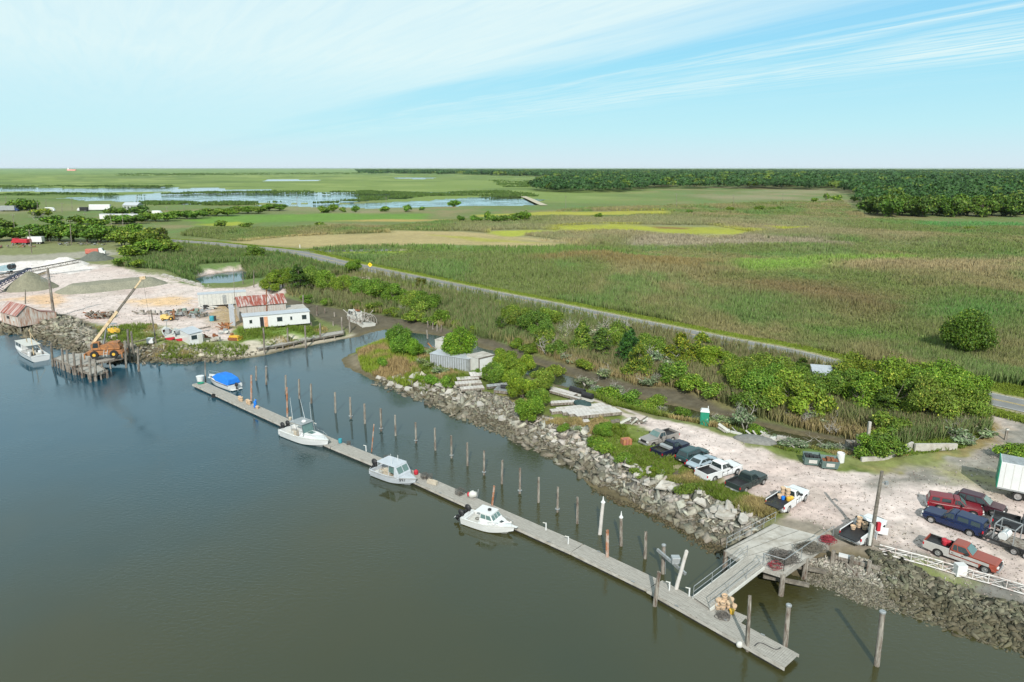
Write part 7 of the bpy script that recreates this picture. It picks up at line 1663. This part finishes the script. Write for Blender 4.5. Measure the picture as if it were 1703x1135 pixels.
# low block wall on the yard's far side
A, L, rz, z = site((267,459), (340,479)); t_ = thing('block_wall', 'low wall of stacked pale timbers along the pond side of the yard', 'wall', (A[0], A[1], z), rz); t_['kind'] = 'thing'; m_ = MB(); g = random.Random(2)
for i in range(int(L / 1.6)): [m_.box(i * 1.6 + g.uniform(0, .1), i * 1.6 + 1.5, g.uniform(-.1, .1), .6 + g.uniform(-.1, .1), k * .42, k * .42 + .4) for k in range(1 + (i % 3 > 0))]
m_.build('blocks', M['conc'], t_)
# vehicles and buildings far left
def lorry(px, py, label, L_=6, h_=2.6, rz=0, cab=M['white'], box=M['white'], z=1.2, name='lorry', cat='lorry', boxh=None, gap=True):
    p = place(px, py, z); o = thing(name, label, cat, p, rz); x0 = -L_ / 2
    MB().box(x0, L_ / 2 - 2.2, -1.2, 1.2, .9, .9 + h_).build('box', box, o, bevel=.04); MB().prism([(L_ / 2 - 2.0, .6), (L_ / 2 - 2.0, 2.7), (L_ / 2 - .9, 2.7), (L_ / 2 - .5, 1.7), (L_ / 2, 1.5), (L_ / 2, .6)], lambda x, z: 1.1).build('cab', cab, o, bevel=.05)
    MB().plate([(L_ / 2 - .5 + .01, -1, 1.75), (L_ / 2 - .5 + .01, 1, 1.75), (L_ / 2 - .86, 1, 2.55), (L_ / 2 - .86, -1, 2.55)], .02).build('windscreen', M['glass'], o)
    for x in (x0 + 1.0, x0 + 2.1, L_ / 2 - .8):
        for s_ in (-1, 1): wheel(o, x, s_ * 1.05, .48, s_)
    MB().box(x0, L_ / 2, -.5, .5, .6, .9).build('chassis', M['black'], o); return o
lorry(160, 425, 'pink and white lorry parked behind the small dark heap', 6.5, 1.6, R(20), M['white'], mat('faded_red_paint', (.45, .14, .1), .6), z=1.8)
lorry(57, 406, 'white box lorry beside the red lorry in the far yard', 8, 2.3, R(185), M['black'], M['white'], z=1.8)
lorry(36, 407, 'red tipper lorry in the far yard left of the white one', 8, 1.5, R(170), M['red'], M['red'], z=1.8)
lorry(165, 351, 'long white lorry trailer on the pond road', 18, 4.2, R(185), M['white'], M['white'], z=.8); lorry(16, 352, 'blue-cabbed lorry at the left edge of the pond road', 14, 3.5, R(2), M['navy'], M['galv'], z=.8)
lorry(138, 352, 'white lorry cab left of the long white trailer', 8, 2.5, R(180), M['white'], M['black'], z=.8)
p = place(207, 368, .8); o = thing('storage_trailer', 'long low white trailer in the reeds beyond the yard', 'container', p, R(-1)); MB().box(-15, 13, -1.5, 1.5, .8, 4.4).build('body', M['white'], o, bevel=.04); MB().box(-15, 13, -1.6, 1.6, 4.4, 4.6).build('roof', M['tinroof'], o); MB().box(-12, 10, -1, 1, 0, .8).build('chassis', M['black'], o)
p = place(217, 350, .8); o = thing('house', 'grey-green house with a gabled roof by the pond road', 'house', p, R(-4)); o2 = gable(o, 17, 12, 5.5, 8.5, mat('sage_siding', (.30, .33, .30), .8), M['tinroof']); o.location.x -= 6; o.scale = (.72, .72, .72)
for k in range(4): window_(o, 2 + k * 3.8, 3.6 + k * 3.8, 2.0, 4.2)
for px, py, s, l in ((84, 352, 1, 'small white van on the pond road'), (226, 358, .9, 'white van beside the grey-green house'), (262, 358, 1.2, 'pale low camper roof among the hedge trees')):
    p = place(px, py, .8); o = thing('van', l, 'van', p, R(10)); MB().prism([(-3.2, .4), (-3.2, 3.2), (2.0, 3.2), (2.9, 1.9), (3.3, 1.7), (3.3, .4)], lambda x, z: 1.2 * s).build('body', M['white'], o, bevel=.1); MB().plate([(2.05, -1 * s, 3.0), (2.75, -1 * s, 2.05), (2.75, 1 * s, 2.05), (2.05, 1 * s, 3.0)][::-1], .03).build('windscreen', M['glass'], o)
    for x in (-2, 2.1): [wheel(o, x, s_ * 1.15 * s, .42, s_) for s_ in (-1, 1)]
junk(20, 412, 9, 3, 1.6, 'brown timber and boat clutter at the left edge beyond the yard', [M['woodd'], M['rust'], M['pile']], 21, 40)
junk(135, 408, 11, 2, 1.3, 'long dark clutter line under the tree belt', [M['woodd'], M['galv'], M['black']], 22, 40)
junk(24, 392, 5, 2, 4.0, 'red-brown frames in front of the left trees', [M['rust'], M['offwhite']], 23, 20)
p = place(8, 456); o = thing('screening_machine', 'pale blue screening machine at the left edge of the yard', 'machine', p, R(5)); MB().prism([(-4, .8), (-4, 2), (3, 3.2), (3, 1.2)], lambda x, z: .9).build('body', mat('faded_blue_paint', (.22, .32, .36), .6), o); MB().cyl((2.4, -.9, 2.3), (2.4, .9, 2.3), .9, .9, 12).build('drum', M['black'], o); machine_wheels(o, (-2.4, 1.6), .8, .5, rim=M['galv'])

# ---- the spit: containers, floats, toilet, skips
A, L, rz, z = site((716,610), (780,620), 1.6); t_ = thing('corrugated_trailer', 'pale grey corrugated trailer body sunk in the weeds of the spit', 'container', (A[0], A[1], z - .2), rz)
MB().box(0, L, 0, 2.6, 0, 2.3).build('body', M['galv'], t_); m_ = MB(); [m_.box(i * .45, i * .45 + .16, -.05, 0, .05, 2.2) for i in range(int(L / .45))]; m_.build('corrugation', M['tinroof'], t_); MB().plate([(-.1, -.1, 2.3), (L + .1, -.1, 2.3), (L + .1, 2.7, 2.36), (-.1, 2.7, 2.36)], .08).build('roof', M['tinroof'], t_)
MB().box(L, L + .04, .15, 1.25, .1, 2.15).box(L, L + .04, 1.35, 2.45, .1, 2.15).build('end_door', M['galv'], t_)
A, L, rz, z = site((724,590), (781,599), 1.6); t_ = thing('white_trailer', 'white box trailer behind the corrugated one with a tree over it', 'container', (A[0], A[1], z - .2), rz)
MB().box(0, L, 0, 2.5, .3, 2.7).build('body', M['offwhite'], t_); MB().box(-.05, L + .05, -.05, 2.55, 2.7, 2.8).build('roof', M['conc'], t_); MB().box(.5, L - .5, .3, 2.2, -.1, .3).build('chassis', M['woodd'], t_)
p0 = (t_.location.x, t_.location.y); junk(719, 578, .4, .3, .5, 'small rust-orange object on the end of the white trailer roof', [M['rust'], M['orange']], 31, 6, 'scrap', 'scrap', 4.4)
A, L, rz, z = site((777,617), (790,621.5), 1.6); t_ = thing('lorry_box', 'upright white lorry box with dark corner posts and a white door', 'container', (A[0], A[1], z - .1), rz)
MB().box(0, L + 1.0, 0, 3.4, .2, 2.6).build('body', M['offwhite'], t_); MB().box(L + 1.0, L + 1.1, .1, 3.3, .3, 2.5).build('door', M['white'], t_); m_ = MB(); [m_.box(x - .07, x + .07, y - .07, y + .07, .1, 2.7) for x in (L + 1.08,) for y in (0, 3.4)]; m_.box(L + .95, L + 1.15, -.05, 3.45, 2.6, 2.74); m_.build('corner_post', M['woodd'], t_); MB().box(-.05, L + 1.05, -.05, 3.45, 2.6, 2.68).build('roof', M['conc'], t_)
def float_slab(px, py, L_, W_, h_, rz, label, group=None, z=1.4, m=None, lift=0.2, tilt=0):
    p = place(px, py, z); o = thing('dock_float', label, 'dock float', (p[0], p[1], p[2] + lift), rz, group); o.rotation_euler = (tilt, 0, rz)
    m_ = MB(); n = max(3, int(L_ / .5)); [m_.box(-L_ / 2 + i * L_ / n, -L_ / 2 + (i + .93) * L_ / n, -W_ / 2, W_ / 2, h_ - .07, h_) for i in range(n)]; m_.build('deck', m or M['concl'], o, fix=False)
    MB().box(-L_ / 2, L_ / 2, -W_ / 2 + .02, -W_ / 2 + .2, 0, h_ - .075).box(-L_ / 2, L_ / 2, W_ / 2 - .2, W_ / 2 - .02, 0, h_ - .075).build('side_beam', M['pile'], o); MB().box(-L_ / 2 + .2, L_ / 2 - .2, -W_ / 2 + .25, W_ / 2 - .25, -.1, h_ - .09).build('float', M['black'], o); return o
DG = 'old dock floats piled on the spit'
float_slab(778, 634, 3.4, 1.3, .4, .22, 'upper pale dock float of the left pile', DG); float_slab(779, 642, 4.0, 1.3, .4, .2, 'middle pinkish dock float of the left pile', DG, lift=.25); float_slab(785, 649, 3.6, 1.2, .4, .25, 'lower pale dock float of the left pile', DG, lift=.1); float_slab(800, 630, 3.6, 1.6, .4, .25, 'tilted pale dock float against the tree clump', DG, lift=.5, tilt=.15)
o = float_slab(850, 655, 4.8, 1.8, .5, -.3, 'pale dock float with a black roll lying on it', DG, m=M['galv']); MB().cyl((-1.6, .1, .75), (.6, .1, .75), .3, .3, 12).build('black_roll', M['black'], o)
float_slab(826, 648, 3.2, .5, .5, .35, 'narrow grey gangway frame leaning beside the black roll', None, m=M['galv'], lift=.4, tilt=.5)
for i, (a, b, L_) in enumerate([(955,688,6.8),(966,685,7.0),(976,690,7.2),(985,693,7.0),(995,696,6.4)]): float_slab(a, b - 3, L_, .95, .5, .27, ['uppermost', 'second', 'middle', 'fourth', 'lowest'][i] + ' long pale plank float in the right-hand pile', DG, lift=.1 + .0 * i, m=M['concl'])
float_slab(936, 675, 3.6, .9, .4, .15, 'short pinkish float behind the long plank floats', DG); float_slab(930, 655, 6.0, 1.0, .4, -.75, 'long float running back along the track', DG); float_slab(940, 662, 5.5, .5, .4, -.75, 'narrow float beside the one running back along the track', DG)
float_slab(958, 704, 3.6, .9, .3, .2, 'low broken float under the front of the long ones', DG, lift=.0)
for i, (a, b) in enumerate(((960,659),(977,668))):
    p = place(a, b, 1.8); o = thing('black_float_drum', ['larger black cylindrical float on the float pile', 'smaller black cylindrical float right of the larger'][i], 'float drum', (p[0], p[1], p[2] + .9), R(-42)); l = 1.3 - .4 * i; MB().lathe([(.1, -l), (.42, -l + .05), (.42, l - .05), (.1, l)], axis='X', n=16).build('drum', M['black'], o); MB().box(-l, l, -.3, .3, -.75, -.4).build('cradle', M['offwhite'], o)
p = place(968, 678, 1.8); o = thing('dark_tarp', 'dark green tarpaulin-covered box between the black drums', 'tarpaulin', p, R(-40)); MB().blob((0, 0, .5), 1.5, .7, .6, 10, 6, .12).build('sheet', mat('dark_green_sheet', (.03, .06, .06), .6), o); MB().box(-1.2, 1.2, -.5, .5, 0, .3).build('box', M['woodd'], o)
junk(1045, 705, 2.4, .5, .5, 'driftwood and white planks beside the track', [M['woodd'], M['offwhite']], 41, 16, 'driftwood', 'driftwood')
junk(1248, 726, 3.2, .25, .2, 'line of pale driftwood logs beside the grey mound', [M['snag'], M['offwhite']], 42, 22, 'driftwood', 'driftwood', rz=R(-28))
p = place(1041, 740, 1.9); o = thing('orange_crate', 'rusty orange and pink mesh crate at the grass edge', 'crate', p, .3); o.scale = (.75, .75, .8); MB().box(-.75, .75, -.55, .55, .1, 1.0).build('crate', mat('orange_mesh', (.40, .20, .07), .7, c2=(.32, .11, .10), thr=.5), o); m_ = MB(); [m_.bar((x, -.57, 0), (x, -.57, 1.1), .06) for x in (-.75, -.25, .25, .75)]; m_.build('frame', M['rust'], o)
p = place(1256, 733, 1.8); o = thing('grey_mound', 'smooth dark grey ash mound at the lot edge', 'mound', p, R(-25)); MB().blob((0, 0, -.1), 2.6, 1.3, .7, 18, 9, .03).build('heap', mat('dark_ash', (.18, .18, .17), .95, var=.3, scale=3, bump=.1), o, smooth=True)
p = place(1171, 704, 1.8); o = thing('portable_toilet', 'green portable toilet with a white roof at the back of the lot', 'portable toilet', p, R(-14)); MB().box(-.55, .55, -.55, .55, .1, 2.05).build('cabin', M['green'], o, bevel=.03); MB().quads([(-.6,-.6,2.05),(.6,-.6,2.05),(.6,.6,2.05),(-.6,.6,2.05),(-.45,-.4,2.3),(.45,-.4,2.3),(.45,.4,2.3),(-.45,.4,2.3)],[(0,1,5,4),(1,2,6,5),(2,3,7,6),(3,0,4,7),(4,5,6,7),(3,2,1,0)]).build('roof', M['white'], o)
d = MB().box(-.42, .42, -.59, -.55, .2, 1.95).build('door', M['green'], o); MB().box(.3, .36, -.62, -.59, 1.0, 1.2).build('handle', M['white'], d); MB().box(-.3, .3, -.58, -.55, 1.75, 1.85).build('vent', M['black'], o); MB().cyl((.4, .4, 2), (.4, .4, 2.6), .05).build('vent_pipe', M['white'], o)
M['skip'] = mat('dumpster_green_grey', (.10, .15, .14), .6, var=.25)
for i, (a, b, l) in enumerate(((1349, 773, 'grey-green dumpster with a white notice, left of the pair'), (1378, 779, 'grey-green dumpster next to the white drum, heaped with rubbish'))):
    p = place(a, b, 1.8); o = thing('dumpster', l, 'dumpster', p, R(-12), 'dumpsters at the lot edge'); W_ = .85
    MB().quads([(-.95,-.6,.2),(.95,-.6,.2),(.95,.6,.2),(-.95,.6,.2),(-1.05,-.85,1.25),(1.05,-.85,1.25),(1.05,.75,1.5),(-1.05,.75,1.5),(-.97,-.77,1.25),(.97,-.77,1.25),(.97,.67,1.5),(-.97,.67,1.5),(-.9,-.6,.9),(.9,-.6,.9),(.9,.5,.9),(-.9,.5,.9)],[(0,1,5,4),(1,2,6,5),(2,3,7,6),(3,0,4,7),(3,2,1,0),(4,5,9,8),(5,6,10,9),(6,7,11,10),(7,4,8,11),(8,9,13,12),(9,10,14,13),(10,11,15,14),(11,8,12,15),(12,13,14,15)]).build('bin', M['skip'], o)
    MB().plate([(-.5, -.75, .5), (.5, -.75, .5), (.5, -.85, 1.0), (-.5, -.85, 1.0)], .02).build('notice', M['offwhite'], o); MB().box(-1.15, -1.02, -.5, .3, .7, .9).box(1.02, 1.15, -.5, .3, .7, .9).build('lift_pocket', M['skip'], o)
    g = random.Random(i); m_ = MB(); [m_.box(x - .2, x + .2, -.5, .3, .9, 1.2 + g.random() * .35) for x in (-.7, -.2, .3, .75)]; m_.build('rubbish', M['black'] if i == 0 else M['rust'], o)
    m_ = MB(); [m_.cyl((x, y, 0), (x, y, .2), .08) for x in (-.7, .7) for y in (-.4, .4)]; m_.build('caster', M['black'], o); o.scale = (.86, .86, .86)
p = place(1397, 769, 1.8); o = MB().lathe([(.38, 0), (.42, .05), (.42, 1.1), (.38, 1.15), (.36, 1.1), (.34, .9)], n=18).build('white_drum', M['white'], None, loc=p); tag(o, 'tall white drum right of the dumpsters', 'drum')
# concrete wall
wl_ = [P3(*q, 1.9) for q in ((1432,768),(1470,765),(1516,749),(1520,752),(1560,750),(1590,748))]
o = thing('concrete_wall', 'low pale broken concrete wall between the lot and the creek bushes', 'wall', wl_[0]); m_ = MB()
for a, b, h0, h1 in ((wl_[0], wl_[1], .5, .5), (wl_[1], wl_[2], .55, .95), (wl_[3], wl_[4], .95, .85), (wl_[4], wl_[5], .85, .7)):
    a = Vector(a) - Vector(wl_[0]); b = Vector(b) - Vector(wl_[0]); n_ = Vector((-(b - a).y, (b - a).x, 0)).normalized() * .14; a.z = b.z = 0
    m_.quads([a - n_, b - n_, b + n_, a + n_, a - n_ + Vector((0,0,h0)), b - n_ + Vector((0,0,h1)), b + n_ + Vector((0,0,h1)), a + n_ + Vector((0,0,h0))], [(3,2,1,0),(4,5,6,7),(0,1,5,4),(1,2,6,5),(2,3,7,6),(3,0,4,7)])
m_.build('panel', M['conc'], o)
# striped shed by the road
A, L, rz, z = site((1351,645), (1377,648), 1.6); t_ = thing('striped_shed', 'pale blue-grey shed with an orange stripe by the road', 'shed', (A[0], A[1], z), rz + .1)
MB().box(0, 2.7, 0, 4.4, 0, 2.9).build('wall', mat('pale_blue_siding', (.42, .46, .52), .7), t_); MB().plate([(-.15, -.15, 2.9), (2.85, -.15, 2.9), (2.85, 4.5, 3.2), (-.15, 4.5, 3.2)], .1).build('roof', M['tinroof'], t_); MB().box(-.02, 2.72, -.03, 0, 2.1, 2.5).build('orange_stripe', mat('orange_stripe_paint', (.7, .22, .08), .6), t_); MB().box(.9, 1.7, -.03, 0, .1, 1.9).build('door', M['offwhite'], t_)
p = place(1262, 640, 1.2); o = thing('boat_hulk', 'small white hulk and spar showing above the bushes', 'hulk', (p[0], p[1], p[2] + 2.6), .3); MB().bar((-1, 0, 0), (1.6, 1.5, .9), .14).build('spar', M['white'], o); MB().blob((-1, -.2, -.6), 1.2, .6, .4, 8, 5, .3).build('net', M['galv'], o); MB().cyl((-1, 0, -2.6), (-1, 0, 0), .12).build('post', M['pile'], o)
# road sign, marker posts
p = place(616, 452, 1.7); o = thing('road_sign', 'yellow diamond road sign with a black dot at the roadside', 'road sign', p, R(-8)); s = .75; zc_ = 2.2
MB().plate([(0, -.05, zc_ - s), (s, -.05, zc_), (0, -.05, zc_ + s), (-s, -.05, zc_)], .03).build('panel', mat('sign_yellow', (.85, .60, .02), .5, var=.03), o); MB().lathe([(.2, -.1), (.2, -.09)], (0, 0, zc_), 'Y', 12).build('symbol', M['black'], o); MB().bar((0, 0, 0), (0, 0, zc_), .1).build('post', M['woodd'], o)
for px, py, l in ((606, 453, 'short white marker post at the sandy turn-off'), (466, 431, 'white marker in the reeds below the junction'), (499, 413, 'white marker beside the junction in the tan field'), (1672, 732, 'short grey post at the lot corner by the road')):
    p = place(px, py, 1.6); o = thing('marker_post', l, 'marker post', p); MB().box(-.13, .13, -.08, .08, 0, 1.5).build('post', M['white'] if px < 1000 else M['pile'], o); MB().box(-.16, .16, -.1, .1, 1.3, 1.5).build('cap', M['offwhite'], o)
# ---- white lattice pipes along the riprap, and the timber bulkhead by the pier
pts = [P3(*q, 1.9) for q in ((1460,928),(1540,949),(1590,966),(1640,984),(1700,1008),(1790,1040))]
O = Vector(pts[0]); o = thing('lattice_mast', 'white and rusty lattice mast lying along the top of the riprap', 'lattice mast', pts[0]); m_ = MB(); rr_ = .38
for a, b in zip(pts[:-1], pts[1:]):
    a = Vector(a) - O; b = Vector(b) - O; d = (b - a); n_ = Vector((-d.y, d.x, 0)).normalized() * rr_; k = max(2, int(d.length / 1.1)); up = Vector((0, 0, .65))
    for off in (n_, -n_): m_.cyl(a + off + Vector((0,0,.1)), b + off + Vector((0,0,.1)), .055, n=6)
    m_.cyl(a + up, b + up, .06, n=6)
    for i in range(k):
        p0_, p1_ = a.lerp(b, i / k), a.lerp(b, (i + 1) / k)
        for off in (n_, -n_): m_.cyl(p0_ + off + Vector((0,0,.1)), p1_ + up, .03, n=4); m_.cyl(p1_ + up, p1_ + off + Vector((0,0,.1)), .03, n=4)
        m_.cyl(p0_ + n_ + Vector((0,0,.1)), p1_ - n_ + Vector((0,0,.1)), .03, n=4)
m_.build('lattice', mat('rusty_white_steel', (.58, .56, .54), .6, c2=(.32, .16, .12), thr=.6, scale=3), o)
q = Vector(P3(1595, 968, 1.9)) - O; MB().box(q.x - .5, q.x + .3, q.y - .3, q.y + .3, q.z, q.z + 1.0).build('white_box', M['white'], o)
A, L, rz, z = site((1386,912), (1466,934), 1.9); t_ = thing('timber_bulkhead', 'broken timber bulkhead frame between the pier and the white lattice', 'bulkhead', (A[0], A[1], z - 1.2), rz)
MB().bar((0, -.3, 1.5), (L, -.1, 1.45), .25, .3).bar((0, -.4, .5), (L * .9, -.3, .3), .22, .25).bar((L * .3, -.5, 1.2), (L, -1.6, .1), .25, .3).bar((.2, .1, 1.25), (L * .8, .3, 1.2), .3, .2).build('beam', M['pile'], t_)
for x in (0.1, L * .42, L * .78): MB().bar((x, -.45, -1.0), (x, -.45, 2.1), .3).build('post', M['woodd'] if x > 1 and x < L * .6 else M['pile'], t_)
MB().bar((.5, -.2, 1.75), (L * .4, -.1, 1.72), .35, .2).build('white_pipe', M['white'], t_)
# ---- ship on the horizon
x, y = G(119, 281.4, 0); k = 7000 / y; o = thing('cargo_ship', 'tiny red and white cargo ship on the left horizon', 'ship', (x * k, 7000, 6), 0)
MB().prism([(-42, 0), (-45, 12), (45, 12), (40, 0)], lambda x, z: 8).build('hull', mat('ship_red', (.75, .30, .28), .7), o); MB().box(-38, -20, -7, 7, 12, 26).build('deckhouse', M['white'], o)
# ------------------------------------------------------------------ thin summer haze
m = bpy.data.materials.new('haze_air'); m.use_nodes = True; t = m.node_tree; t.nodes.clear()
pv = N(t, 'ShaderNodeVolumePrincipled'); pv.inputs['Color'].default_value = (.80, .90, 1.0, 1); pv.inputs['Density'].default_value = .000016; pv.inputs['Anisotropy'].default_value = 0.1
mo = N(t, 'ShaderNodeOutputMaterial'); t.links.new(pv.outputs[0], mo.inputs['Volume'])
hz_ = MB().box(-42000, 42000, -200, 42000, -3, 46).build('haze', m); tag(hz_, kind='stuff', label='thin pale air between the camera and the horizon', cat='haze')
